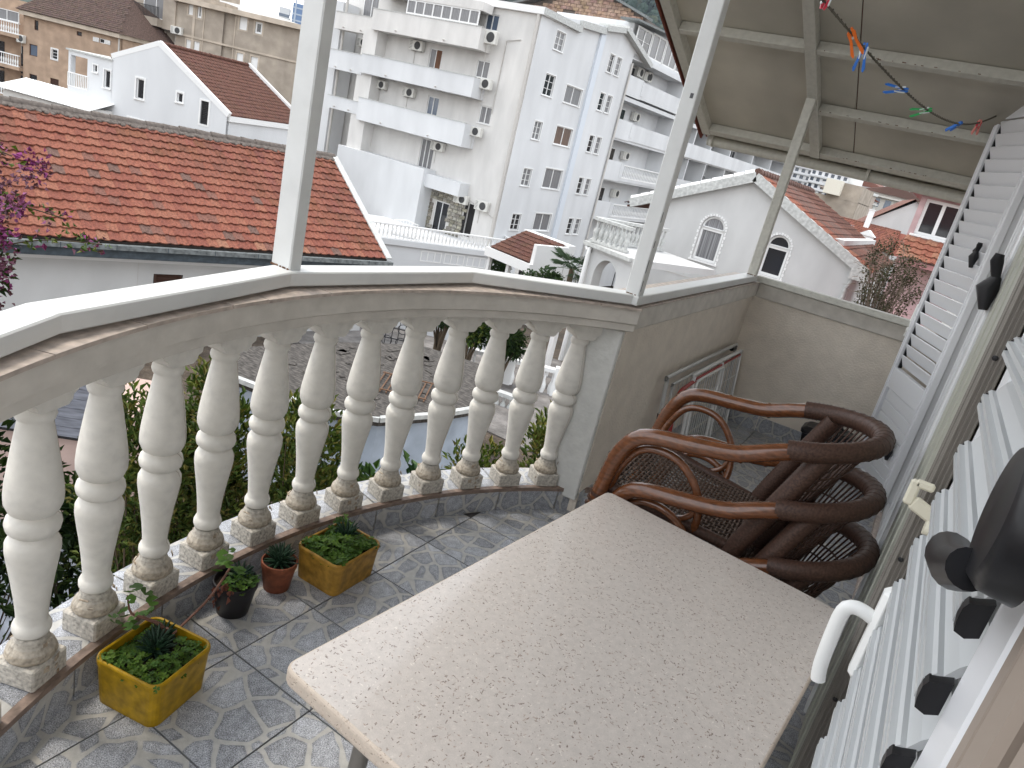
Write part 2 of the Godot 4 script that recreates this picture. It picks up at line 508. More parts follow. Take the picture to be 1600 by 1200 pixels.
	var tones := [[0.37, 0.130, 0.083], [0.32, 0.105, 0.07], [0.40, 0.155, 0.097], [0.28, 0.125, 0.092], [0.22, 0.125, 0.10], [0.43, 0.20, 0.125]]
	for i in tones.size():
		mat("tile%d" % i, lin(tones[i][0], tones[i][1], tones[i][2]), 0.85, {"tex": noise("tilet", 81, 0.03, 6, 0.5, 1.0, 512, FastNoiseLite.TYPE_SIMPLEX_SMOOTH, 0.0, 0.4), "scale": 1.1, "nrm": bump, "nstr": 0.4})
	mat("tile_mix", lin(0.33, 0.122, 0.080), 0.88, {"tex": T.tilet, "scale": 0.9, "vc": true})
	mat("tile_brown", lin(0.19, 0.085, 0.06), 0.9, {"tex": T.tilet, "scale": 0.5, "vc": true})
	mat("tile_dusty", lin(0.21, 0.135, 0.11), 0.9, {"tex": noise("dust", 83, 0.06, 4, 0.35, 1.0, 256), "scale": 0.4, "vc": true})
	for i in 3:
		var m := mat("floor_tile%d" % i, Color(1, 1, 1), 0.34, {"uv": true, "tex": floor_tile(i), "spec": 0.45})
		m.normal_enabled = true; m.normal_texture = bump; m.normal_scale = 0.12
	mat("kerb_edge", lin(0.36, 0.265, 0.215), 0.6, {"tex": blotch2, "scale": 4.0})
	mat("terrazzo", Color(1, 1, 1), 0.30, {"uv": true, "tex": terrazzo(), "spec": 0.5, "coat": 0.7, "coatr": 0.08})
	mat("terrazzo_edge", Color(0.98, 0.93, 0.86), 0.5, {"tex": T.terrazzo, "scale": 1.0})
	mat("rattan", lin(0.22, 0.078, 0.030), 0.22, {"tex": noise("cane", 91, 0.03, 4, 0.62, 1.0), "scale": Vector3(3, 9, 9), "coat": 0.5, "coatr": 0.15, "spec": 0.5})
	mat("rattan_wrap", lin(0.115, 0.06, 0.042), 0.5, {"tex": noise("wrap", 92, 0.05, 3, 0.5, 1.0), "scale": 8.0})
	mat("rattan_weave", lin(0.10, 0.068, 0.052), 0.5)
	mat("steel_rack", lin(0.50, 0.50, 0.49), 0.35, {"metal": 0.2})
	mat("red_plastic", lin(0.33, 0.035, 0.03), 0.4)
	mat("black_plastic", lin(0.012, 0.012, 0.014), 0.35)
	mat("rubber", lin(0.014, 0.014, 0.018), 0.6)
	mat("alu", lin(0.66, 0.67, 0.68), 0.3, {"metal": 0.15, "spec": 0.5})
	mat("alu_dark", lin(0.20, 0.185, 0.165), 0.38, {"metal": 0.2})
	mat("shutter_white", lin(0.74, 0.75, 0.77), 0.3, {"spec": 0.5})
	mat("slat_grey", lin(0.50, 0.515, 0.52), 0.3, {"spec": 0.5})
	mat("frame_taupe", lin(0.30, 0.25, 0.21), 0.5)
	mat("white_plastic", lin(0.80, 0.80, 0.78), 0.3)
	mat("cream_plastic", lin(0.62, 0.59, 0.48), 0.45)
	mat("tub_yellow", lin(0.60, 0.36, 0.012), 0.35, {"tex": blotch2, "scale": 4.0, "back": Color(0.35, 0.22, 0.02)})
	mat("tub_ochre", lin(0.60, 0.33, 0.055), 0.4, {"tex": blotch2, "scale": 4.0, "back": Color(0.35, 0.22, 0.05)})
	mat("terracotta", lin(0.34, 0.105, 0.05), 0.6, {"tex": blotch2, "scale": 6.0})
	mat("pot_black", lin(0.018, 0.016, 0.018), 0.5)
	for e in [["peg_blue", 0.03, 0.16, 0.55], ["peg_orange", 0.75, 0.16, 0.02], ["peg_green", 0.05, 0.38, 0.12], ["peg_red", 0.55, 0.03, 0.06], ["peg_pink", 0.68, 0.26, 0.22], ["peg_white", 0.7, 0.73, 0.74]]:
		mat(e[0], lin(e[1], e[2], e[3]), 0.35, {"back": Color(e[1], e[2], e[3]) * 0.5})
	mat("cord", lin(0.11, 0.10, 0.08), 0.9)
	mat("iron", lin(0.03, 0.03, 0.032), 0.6)
	mat("stone", lin(0.50, 0.475, 0.42), 0.9, {"tex": blotch2, "scale": 1.0, "vc": true})
	mat("block_clay", lin(0.62, 0.44, 0.34), 0.9, {"tex": blotch2, "scale": 0.4, "vc": true})
	mat("hotel_far", lin(0.62, 0.62, 0.63), 0.9)

# one ceramic floor tile with a printed crazy-paving pattern
func floor_tile(i: int) -> Texture2D:
	var w := 384
	var f := FastNoiseLite.new()
	f.noise_type = FastNoiseLite.TYPE_CELLULAR; f.seed = 100 + i * 7; f.frequency = 1.0
	f.fractal_type = FastNoiseLite.FRACTAL_NONE; f.cellular_jitter = 0.95
	f.domain_warp_enabled = true; f.domain_warp_amplitude = 0.16; f.domain_warp_frequency = 1.6; f.domain_warp_fractal_type = FastNoiseLite.DOMAIN_WARP_FRACTAL_NONE
	var g: FastNoiseLite = f.duplicate()
	f.cellular_return_type = FastNoiseLite.RETURN_DISTANCE2_SUB
	g.cellular_return_type = FastNoiseLite.RETURN_CELL_VALUE
	var s := FastNoiseLite.new()
	s.seed = 55 + i; s.frequency = 1.0; s.fractal_octaves = 4
	var im := Image.create(w, w, false, Image.FORMAT_RGB8)
	for y in w:
		for x in w:
			var u := x * 3.3 / w; var v := y * 3.3 / w
			var e := f.get_noise_2d(u, v) + 1.0
			var cell := g.get_noise_2d(u, v)
			var sp := s.get_noise_2d(u * 22.0, v * 22.0)
			var sm := s.get_noise_2d(u * 3.0 + 40.0, v * 3.0)
			var k := smoothstep(0.10, 0.155, e + sp * 0.012)
			var tone := 0.625 + cell * 0.06 + sp * 0.21 + sm * 0.10
			if sp < -0.36: tone -= 0.14
			if sp > 0.30: tone += 0.07
			var stone := Color(tone * 0.985, tone * 1.0, tone * 1.035)
			var j := 0.70 + sp * 0.03 + sm * 0.05
			var joint := Color(j, j * 0.99, j * 0.965)
			var edge := smoothstep(0.0, 0.07, e) * (1.0 - smoothstep(0.12, 0.30, e))
			var c := joint.lerp(stone, k)
			c = c.darkened(0.13 * edge * k)
			im.set_pixel(x, y, c)
	return ImageTexture.create_from_image(im)

func terrazzo() -> Texture2D:
	var w := 1024
	var r := RandomNumberGenerator.new()
	r.seed = 3
	var im := Image.create(w, w, false, Image.FORMAT_RGB8)
	var s := FastNoiseLite.new()
	s.frequency = 0.05; s.fractal_octaves = 3
	for y in w:
		for x in w:
			var v := 0.79 + s.get_noise_2d(x, y) * 0.03 + r.randf_range(-0.025, 0.025)
			im.set_pixel(x, y, Color(v, v * 0.955, v * 0.915))
	for i in 15000:
		var cx := r.randi() % w; var cy := r.randi() % w
		var big := r.randf()
		var len_ := 0.8 + 3.0 * pow(big, 4.0)
		var a := r.randf() * TAU
		var kind := r.randf()
		var col := Color(0.52, 0.44, 0.39)
		if kind < 0.34: col = Color(0.38, 0.31, 0.27)
		elif kind < 0.5: col = Color(0.90, 0.87, 0.83)
		elif kind < 0.8: col = Color(0.66, 0.58, 0.52)
		var wd := r.randf_range(0.6, 1.5)
		for q in range(-6, 7):
			for p in range(-3, 4):
				if absf(q) <= len_ and absf(p) * 1.3 <= wd * (1.0 - 0.5 * absf(q) / (len_ + 0.5)):
					im.set_pixel(posmod(cx + int(round(cos(a) * q - sin(a) * p)), w), posmod(cy + int(round(sin(a) * q + cos(a) * p)), w), col)
	T["terrazzo"] = ImageTexture.create_from_image(im)
	return T.terrazzo

# ---------------------------------------------------------------- ground
func ground():
	var g := B.new()
	# garden and street level, falling gently away from the house
	var ys := func(x: float, z: float) -> float:
		var d := Vector2(x, z).length()
		return -4.1 - 0.17 * clampf(d - 19.0, 0, 36)
	var ring := [0.0, 3.0, 6.0, 10.0, 15.0, 20.0, 30.0, 45.0, 70.0, 110.0, 200.0, 400.0, 900.0, 1950.0]
	var nseg := 48
	for i in ring.size() - 1:
		for j in nseg:
			var a0 := TAU * j / nseg; var a1 := TAU * (j + 1) / nseg
			var q := []
			for e in [[ring[i], a0], [ring[i], a1], [ring[i + 1], a1], [ring[i + 1], a0]]:
				var x: float = cos(e[1]) * e[0]; var z: float = sin(e[1]) * e[0]
				q.append(Vector3(x, ys.call(x, z), z))
			g.quad(q[0], q[1], q[2], q[3], Vector3.UP)
	struct("ground", g, M.dirt)
	var r := B.new()
	r.box(-14.0, -4.0, -5.0, -4.07, -18.5, -12.2)
	struct("road", r, M.asphalt)
	var p := B.new()
	p.box(-11.0, -4.4, -4.2, -3.97, -4.6, 3.0)
	struct("patio", p, M.patio)
	# wooded hill behind the town
	var h := B.new()
	var f := FastNoiseLite.new()
	f.seed = 12; f.frequency = 0.0035; f.fractal_octaves = 4
	var hy := func(a: float, d: float) -> float:
		var k := smoothstep(560.0, 1250.0, d) - 0.8 * smoothstep(1300.0, 2000.0, d)
		# az -25 (left) is the tall end, az 0 the low one
		var top := lerpf(238.0, 110.0, smoothstep(-21.0, -9.0, rad_to_deg(a))) * lerpf(0.12, 1.0, smoothstep(-41.0, -30.0, rad_to_deg(a)))
		return -11.0 + 0.05 * clampf(d - 150.0, 0.0, 430.0) - 12.0 * k + k * (top + f.get_noise_2d(sin(a) * d, cos(a) * d) * 22.0)
	var na := 110; var nd := 34
	var trees := []; var tc := []
	for i in na:
		for j in nd:
			var q := []
			for e in [[i, j], [i + 1, j], [i + 1, j + 1], [i, j + 1]]:
				var a := deg_to_rad(lerpf(-75.0, 40.0, float(e[0]) / na)); var d := lerpf(140.0, 1900.0, float(e[1]) / nd)
				q.append(Vector3(sin(a) * d, hy.call(a, d), -cos(a) * d))
			h.quad(q[0], q[1], q[2], q[3], Vector3.UP)
	struct("hill", h, M.forest)
	for i in 26000:
		var a := deg_to_rad(rr(-40.0, 12.0)); var d := rr(590.0, 1400.0)
		var s := rr(4.0, 11.0) * (0.6 + d / 2000.0)
		trees.append(Transform3D(Basis.from_euler(Vector3(0, rr(0, TAU), 0)).scaled(Vector3(s, s * rr(0.7, 1.3), s)), Vector3(sin(a) * d, hy.call(a, d) + s * 0.25, -cos(a) * d)))
		var g2 := rr(0.6, 1.3)
		tc.append(Color(0.026 * g2, 0.044 * g2, 0.030 * g2) if rng.randf() < 0.75 else Color(0.05 * g2, 0.06 * g2, 0.034 * g2))
	var b := B.new()
	for j in 26:
		var d := rand_dir(); d.y = absf(d.y) * 0.9
		var o := d * Vector3(0.7, 0.85, 0.7)
		var u := d.cross(rand_dir()).normalized() * 0.42; var w := d.cross(u).normalized() * 0.42
		b.quad(o - u, o - w, o + u, o + w, d)
	scatter("hill_forest", b.mesh(), mat("far_leaf", Color(1, 1, 1), 0.9, {"vc": true}), trees, tc)
	get_node("hill_forest").set_meta("label", "blue green forest covering the far hill above the town")
	get_node("hill_forest").set_meta("category", "forest")

# ---------------------------------------------------------------- balcony
const CX := 0.608
const CZ := -1.686
const AX := -1.117   # inner face of the solid parapet
const ZB := -5.68    # inner face of the end parapet
const WX := 0.205    # house wall

func arcp(r: float, deg: float, y: float) -> Vector3:
	var a := deg_to_rad(deg)
	return Vector3(CX + r * cos(a), y, CZ + r * sin(a))

func balcony():
	# slab, with every floor tile laid on it
	var s := B.new()
	s.box(-1.10, 0.6, -0.24, -0.012, -5.84, 3.0)
	s.arc([Vector2(0.2, -0.24), Vector2(2.50, -0.24), Vector2(2.50, -0.012), Vector2(0.2, -0.012)], Vector3(CX, 0, CZ), deg_to_rad(120), deg_to_rad(242), 40)
	var fl := struct("balcony_floor", s, M.grout)
	var meshes := []
	for k in 4:
		var b := B.new()
		var h := 0.1638
		var q := [Vector3(-h, 0, -h), Vector3(h, 0, -h), Vector3(h, 0, h), Vector3(-h, 0, h)]
		b.quad(q[k], q[(k + 1) % 4], q[(k + 2) % 4], q[(k + 3) % 4], Vector3.UP)
		for i in 4:
			var a: Vector3 = q[i]; var c: Vector3 = q[(i + 1) % 4]
			b.quad(a, c, c + Vector3(0, -0.008, 0), a + Vector3(0, -0.008, 0), (a + c) / 2)
		meshes.append(b.mesh())
	for i in range(-5, 14):
		for j in range(-5, 2):
			var c := Vector3(-1.426 - 0.333 * (j - 0.5), 0, -1.348 - 0.333 * (i - 0.5))
			c = Vector3(-1.426 - 0.333 * j + 0.1665, 0, -1.348 - 0.333 * i + 0.1665)
			var inside := c.x < 0.35 and c.z > ZB - 0.1 and (c.x > AX - 0.12 or Vector2(c.x - CX, c.z - CZ).length() < 2.42)
			if inside:
				var o := part("tile", meshes[rng.randi() % 4], M["floor_tile%d" % (rng.randi() % 3)], fl)
				o.position = c + Vector3(0, rr(-0.0006, 0.0006), 0)
	# curved balustrade
	var bal := thing("balustrade", "curved white balustrade of turned concrete balusters on a tiled kerb", "balustrade")
	var core := B.new()
	core.arc([Vector2(2.318, -0.01), Vector2(2.515, -0.24), Vector2(2.515, 0.108), Vector2(2.318, 0.108)], Vector3(CX, 0, CZ), deg_to_rad(128), deg_to_rad(223), 48)
	part("kerb", core, M.concrete_paint, bal)
	var a := 128.0
	var n := 0
	while a < 222.5:
		var w := 8.2
		var b := minf(a + w, 223.0)
		var t := B.new()
		kerb_tile(t, a + 0.06, b - 0.06)
		part("kerb_tile", t, M["floor_tile%d" % (n % 3)], bal)
		a = b; n += 1
	var edge := B.new()
	edge.arc([Vector2(2.3045, 0.104), Vector2(2.332, 0.104), Vector2(2.332, 0.1225), Vector2(2.3045, 0.1225)], Vector3(CX, 0, CZ), deg_to_rad(128), deg_to_rad(223), 60)
	part("kerb_trim", edge, M.kerb_edge, bal)
	var bm := baluster_meshes()
	for i in 15:
		var deg := 159.1 + 5.22 * (i - 3)
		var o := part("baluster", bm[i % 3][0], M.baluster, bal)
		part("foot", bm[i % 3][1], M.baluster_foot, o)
		o.position = arcp(2.378, deg, 0.12)
		o.rotation.y = -deg_to_rad(deg)
		o.scale = Vector3(1, 0.955, 1)
	# beam above the balusters, moulded on its inner face
	var sec := [Vector2(2.222, 1.096), Vector2(2.222, 1.03), Vector2(2.236, 1.022), Vector2(2.236, 0.992), Vector2(2.300, 0.972), Vector2(2.42, 0.972), Vector2(2.42, 1.096)]
	sec.reverse()
	var be := B.new()
	be.arc(sec, Vector3(CX, 0, CZ), deg_to_rad(128), deg_to_rad(221), 64)
	part("beam", be, M.concrete_paint, bal)
	a = 128.0; n = 0
	var cuts := [8.6, 6.0, 8.4, 4.2, 7.3, 8.0, 3.6, 6.8]
	while a < 220.5:
		var b: float = minf(a + cuts[n % 8], 221.0)
		var t := B.new()
		var lift := rr(-0.0012, 0.0012)
		t.arc([Vector2(2.208, 1.0975 + lift), Vector2(2.43, 1.0975 + lift), Vector2(2.43, 1.108 + lift), Vector2(2.208, 1.108 + lift)], Vector3(CX, 0, CZ), deg_to_rad(a + 0.05), deg_to_rad(b - 0.05), 6)
		part("coping_tile", t, M.coping_tile, bal)
		a = b; n += 1
	# solid parapet beyond it
	var par := thing("parapet_wall", "rough beige rendered parapet wall running from the balusters to the end of the balcony", "wall")
	var w := B.new()
	w.box(AX - 0.17, AX, -0.24, 0.985, ZB - 0.17, -3.17)
	w.box(AX, 0.24, -0.24, 0.985, ZB - 0.17, ZB)
	part("wall", w, M.stucco_beige, par)
	var pl := B.new()
	pl.cbox(Vector3(AX - 0.092, 0.53, -3.155), Vector3(0.176, 0.9, 0.05), Basis.from_euler(Vector3(0, deg_to_rad(4), 0)), 0.006)
	part("end_pillar", pl, M.white_paint, par)
	var cp := B.new()
	cp.cbox(Vector3(AX - 0.085, 1.041, -4.42), Vector3(0.215, 0.108, 2.52), Basis.IDENTITY, 0.006)
	cp.cbox(Vector3(-0.427, 1.0405, ZB - 0.085), Vector3(1.333, 0.107, 0.215), Basis.IDENTITY, 0.006)
	part("coping_beam", cp, M.concrete_paint, par)
	for i in 8:
		var t := B.new()
		t.cbox(Vector3(AX - 0.085, 1.102, -3.27 - 0.333 * i), Vector3(0.235, 0.011, 0.329), Basis.IDENTITY, 0.003)
		part("coping_tile", t, M.coping_tile, par)
	for i in 4:
		var t := B.new()
		t.cbox(Vector3(AX + 0.195 + 0.333 * i, 1.1015, ZB - 0.085), Vector3(0.329, 0.011, 0.235), Basis.IDENTITY, 0.003)
		part("coping_tile", t, M.coping_tile, par)
	for i in 8:
		skirt(par, Vector3(AX + 0.004, 0.06, -3.22 - 0.333 * i - 0.1), Vector3(0, 0, -1), i)
	for i in 4:
		skirt(par, Vector3(AX + 0.18 + 0.333 * i, 0.06, ZB + 0.004), Vector3(1, 0, 0), i)

func skirt(parent: Node3D, at: Vector3, along: Vector3, i: int):
	var t := B.new()
	var out := Vector3(1, 0, 0) if along.z != 0 else Vector3(0, 0, 1)
	var h := along * 0.1645
	t.quad(at - h + Vector3(0, -0.06, 0) + out * 0.004, at + h + Vector3(0, -0.06, 0) + out * 0.004, at + h + Vector3(0, 0.06, 0) + out * 0.004, at - h + Vector3(0, 0.06, 0) + out * 0.004, out)
	t.quad(at - h + Vector3(0, 0.06, 0) + out * 0.004, at + h + Vector3(0, 0.06, 0) + out * 0.004, at + h + Vector3(0, 0.06, 0) - out * 0.004, at - h + Vector3(0, 0.06, 0) - out * 0.004, Vector3.UP)
	for j in t.t.size(): t.t[j].y *= 0.36
	part("skirting_tile", t, M["floor_tile%d" % (i % 3)], parent)

func kerb_tile(t: B, a0: float, a1: float):
	var steps := 6
	for i in steps:
		var b0 := deg_to_rad(lerpf(a0, a1, float(i) / steps)); var b1 := deg_to_rad(lerpf(a0, a1, float(i + 1) / steps))
		var d0 := Vector3(cos(b0), 0, sin(b0)); var d1 := Vector3(cos(b1), 0, sin(b1))
		var o := Vector3(CX, 0, CZ)
		var u0 := float(i) / steps; var u1 := float(i + 1) / steps
		var faces := [[2.3065, 0.0, 2.3065, 0.104, 0.0, 0.33], [2.333, 0.1205, 2.516, 0.1205, 0.4, 0.95]]
		for f in faces:
			var A: Vector3 = o + d0 * f[0] + Vector3(0, f[1], 0); var Bq: Vector3 = o + d1 * f[0] + Vector3(0, f[1], 0)
			var C: Vector3 = o + d1 * f[2] + Vector3(0, f[3], 0); var D: Vector3 = o + d0 * f[2] + Vector3(0, f[3], 0)
			var n0 := -d0 if f[0] == f[2] else Vector3.UP
			var n1 := -d1 if f[0] == f[2] else Vector3.UP
			t.tri(A, Bq, C, n0, n1, n1, Vector2(u0, f[4]), Vector2(u1, f[4]), Vector2(u1, f[5]))
			t.tri(A, C, D, n0, n1, n0, Vector2(u0, f[4]), Vector2(u1, f[5]), Vector2(u0, f[5]))

func baluster_meshes() -> Array:
	var out := []
	var prof := [Vector2(0.056, 0.072), Vector2(0.060, 0.082), Vector2(0.056, 0.098), Vector2(0.046, 0.112), Vector2(0.040, 0.128), Vector2(0.037, 0.140),
		Vector2(0.040, 0.145), Vector2(0.0445, 0.156), Vector2(0.0445, 0.168), Vector2(0.040, 0.180), Vector2(0.0355, 0.186),
		Vector2(0.0365, 0.21), Vector2(0.041, 0.26), Vector2(0.0485, 0.32), Vector2(0.056, 0.37), Vector2(0.0605, 0.405), Vector2(0.060, 0.428), Vector2(0.052, 0.446), Vector2(0.0405, 0.4535),
		Vector2(0.050, 0.459), Vector2(0.0585, 0.469), Vector2(0.0615, 0.484), Vector2(0.0585, 0.499), Vector2(0.050, 0.509), Vector2(0.041, 0.5145),
		Vector2(0.0545, 0.524), Vector2(0.0625, 0.545), Vector2(0.0635, 0.566), Vector2(0.061, 0.60), Vector2(0.054, 0.655), Vector2(0.046, 0.71), Vector2(0.039, 0.755), Vector2(0.036, 0.775),
		Vector2(0.041, 0.780), Vector2(0.0445, 0.791), Vector2(0.0425, 0.803), Vector2(0.036, 0.811), Vector2(0.036, 0.83), Vector2(0.045, 0.842), Vector2(0.047, 0.86)]
	for k in 3:
		rng.seed = 300 + k
		var b := B.new()
		var off := rr(0, 50)
		var ft := B.new()
		ft.cbox(Vector3(0, 0.0345, 0), Vector3(0.116, 0.071, 0.116), Basis.IDENTITY, 0.005)
		var low := prof.filter(func(q): return q.y <= 0.145)
		var high := prof.filter(func(q): return q.y >= 0.139)
		var grime_tint := func(y: float) -> Color: return Color(0.80, 0.72, 0.62).lerp(Color(1, 1, 1), smoothstep(0.06, 0.15, y))  # beige grime, strongest at the base
		ft.lathe(low, 28, Transform3D.IDENTITY, grime_tint)
		b.lathe(high, 28)
		b.k = Color(1, 1, 1)
		# mould seam down both sides
		for sgn in [-1.0]:
			var ang := [2.35, 2.0, 2.7][k] as float
			var p := PackedVector3Array()
			for q in prof:
				if q.y > 0.08 and q.y < 0.8:
					p.append(Vector3(cos(ang) * (q.x - 0.0006), q.y, sin(ang) * (q.x - 0.0006)))
			b.k = Color(0.62, 0.58, 0.52)
			b.tube(p, 0.0016, 4, false)
		b.k = Color(1, 1, 1)
		# stepped bracket that meets its neighbours under the beam
		var hs := [[0.040, 0.815], [0.052, 0.826], [0.055, 0.838], [0.070, 0.846], [0.073, 0.860], [0.094, 0.868], [0.099, 0.876], [0.1088, 0.882]]
		var poly := PackedVector2Array()
		for q in hs: poly.append(Vector2(q[0], q[1]))
		poly.append(Vector2(0.1088, 0.90)); poly.append(Vector2(-0.1088, 0.90))
		for i in range(hs.size() - 1, -1, -1): poly.append(Vector2(-hs[i][0], hs[i][1]))
		b.prism(poly, -0.056, 0.056, Transform3D(Basis(Vector3(0, 0, 1), Vector3.UP, Vector3(-1, 0, 0)), Vector3(0.004, 0, 0)))
		# flakes and chips on the foot
		for i in 16:
			var d := rand_dir(); d.y = 0; d = d.normalized()
			var y := rr(0.01, 0.14)
			var r := 0.0575 / maxf(absf(d.x), absf(d.z)) if y < 0.068 else 0.054
			ft.k = Color(0.62, 0.50, 0.38).lerp(Color(0.95, 0.9, 0.84), rng.randf())
			ft.cbox(d * r + Vector3(0, y, 0), Vector3(rr(0.002, 0.005), rr(0.004, 0.018), rr(0.008, 0.03)), Basis(Vector3.UP, -atan2(d.z, d.x)), 0.001)
		out.append([b.mesh(), ft.mesh()])
	rng.seed = 11
	return out

# ---------------------------------------------------------------- canopy of welded tube over the balcony
func roof_y(z: float) -> float: return 2.73 + 0.396 * (z + 4.6)

func canopy():
	var c := thing("canopy", "white welded steel balcony canopy with posts, rails, rafters and beige ceiling panels", "canopy")
	# flat rail on the coping
	var pl := [Vector3(-0.93, 1.139, 0.05), Vector3(-1.30, 1.139, -0.42), Vector3(-1.513, 1.139, -0.795), Vector3(-1.705, 1.139, -1.600), Vector3(-1.594, 1.139, -2.475), Vector3(-1.126, 1.139, -3.148)]
	for i in pl.size() - 1:
		var b := B.new()
		var d: Vector3 = (pl[i + 1] - pl[i]).normalized()
		b.bar(pl[i] - d * 0.01, pl[i + 1] + d * 0.012, 0.086, 0.046, Vector3.UP, 0.004)
		var o := part("rail", b, M.white_metal, c)
		o.position.y = 0.0004 * i
	var r2 := B.new()
	r2.bar(Vector3(-1.121, 1.141, -3.10), Vector3(-1.121, 1.141, -5.50), 0.08, 0.044, Vector3.UP, 0.004)
	part("rail", r2, M.white_metal, c)
	var r3 := B.new()
	r3.bar(Vector3(-1.158, 1.1385, -5.49), Vector3(-0.02, 1.1385, -5.49), 0.08, 0.044, Vector3.UP, 0.004)
	part("rail", r3, M.old_metal, c)
	# posts
	var post := func(x0: float, x1: float, z0: float, z1: float, top: float, m: Material):
		var b := B.new()
		b.cbox(Vector3((x0 + x1) / 2, (1.16 + top) / 2, (z0 + z1) / 2), Vector3(x1 - x0, top - 1.16, z1 - z0), Basis.IDENTITY, 0.004)
		var f := B.new()
		for q in 7: f.cbox(Vector3(lerpf(x0, x1, rng.randf()), 1.164, z1 + 0.001), Vector3(rr(0.006, 0.016), 0.007, 0.006), Basis.IDENTITY, 0.002)
		part("weld", f, M.rust_brown, part("post", b, m, c))
	post.call(-1.768, -1.684, -1.662, -1.612, roof_y(-1.64) - 0.04, M.white_metal)
	post.call(-1.156, -1.088, -3.172, -3.108, roof_y(-3.14) - 0.04, M.white_metal)
	post.call(-1.140, -1.078, -5.40, -5.342, 2.36, M.old_metal)
	# bare metal nicks on the middle post
	var nk := B.new()
	for e in [[1.52, 0.045, 0.0], [1.40, 0.03, 0.004], [1.30, 0.06, -0.003], [1.21, 0.05, 0.002]]:
		nk.cbox(Vector3(-1.0876, e[0], -3.1155 - e[2]), Vector3(0.0012, e[1], 0.006), Basis.IDENTITY, 0.0005)
	nk.cbox(Vector3(-1.11, 2.02, -3.1076), Vector3(0.014, 0.02, 0.0012), Basis.IDENTITY, 0.0005)
	part("bare_patch", nk, mat("bare_metal", lin(0.09, 0.09, 0.10), 0.5), c)
	# sloping frame
	var sl := Vector3(0, 0.396, 1.0).normalized()
	var up := Vector3(0, 1.0, -0.396).normalized()
	var at := func(x: float, z: float, drop := 0.0) -> Vector3: return Vector3(x, roof_y(z), z) - up * drop
	for x in [-1.98, -1.105, 0.75]:
		var b := B.new()
		b.bar(at.call(x, -6.16, 0.035), at.call(x, -0.12, 0.035), 0.068, 0.07, up, 0.004)
		part("rafter", b, M.old_metal, c)
	for z in [-6.12, -5.54, -4.90, -3.70, -2.50, -1.30, -0.50]:
		for seg in [[-1.945, -1.14], [-1.07, 0.715]]:
			if z == -5.54 and seg[0] < -1.5: continue
			var b := B.new()
			var w := 0.05 if z > -6.0 else 0.075
			b.bar(at.call(seg[0], z, 0.034), at.call(seg[1], z, 0.034), w, 0.062, up, 0.003)
			part("purlin", b, M.old_metal, c)
	# ceiling panels with dark seams between them
	var pz := [-6.34, -4.30, -2.36, -0.10]
	var px := [-2.03, -0.845, 0.35, 0.82]
	for i in pz.size() - 1:
		for j in px.size() - 1:
			var b := B.new()
			var p0: Vector3 = at.call(px[j] + 0.004, pz[i] + 0.003, -0.004); var p1: Vector3 = at.call(px[j + 1] - 0.004, pz[i + 1] - 0.003, -0.004)
			b.cbox((p0 + p1) / 2, Vector3(px[j + 1] - px[j] - 0.007, 0.008, (pz[i + 1] - pz[i]) * 1.0755 - 0.006), Basis(Vector3.RIGHT, up, Vector3.RIGHT.cross(up)), 0.0)
			part("ceiling_panel", b, M.roof_under, c)
	var sk := B.new()
	sk.cbox((at.call(-0.6, -6.36, -0.02) + at.call(-0.6, -0.10, -0.02)) / 2, Vector3(2.9, 0.014, 6.26 * 1.0755), Basis(Vector3.RIGHT, up, Vector3.RIGHT.cross(up)), 0.0)
	part("roof_sheet", sk, M.rust, c)
	# red brown verge strip
	var vg := B.new()
	vg.bar(at.call(-2.044, -6.25, 0.02), at.call(-2.044, -0.10, 0.02), 0.014, 0.085, up, 0.0)
	part("verge_strip", vg, M.rust, c)
	# gutter tube along the low end with a bracket
	var gp := PackedVector3Array([Vector3(-2.0, 2.02, -6.30), Vector3(-0.9, 2.015, -6.30), Vector3(0.9, 2.0, -6.30)])
	var gt := B.new()
	gt.tube(gp, 0.042, 14)
	part("gutter", gt, M.old_metal, c)
	var gb := B.new()
	for x in [-1.96, -0.72, 0.3]:
		gb.cbox(Vector3(x, 2.045, -6.285), Vector3(0.024, 0.14, 0.10), Basis.IDENTITY, 0.004)
	part("gutter_bracket", gb, M.old_metal, c)
	# flaked paint along the purlin ends
	var fk := B.new()
	for i in 34:
		var x := rr(-1.06, -0.2)
		var z: float = [-5.54, -4.90, -6.12][rng.randi() % 3]
		var half := 0.0255 if z > -6 else 0.038
		var q: Vector3 = at.call(x, z, rr(0.058, 0.064)) + sl * half
		fk.cbox(q, Vector3(rr(0.004, 0.02), rr(0.002, 0.006), 0.0014), Basis(Vector3.RIGHT, up, Vector3.RIGHT.cross(up)), 0.0)
	part("flaked_spot", fk, M.rust_brown, c)

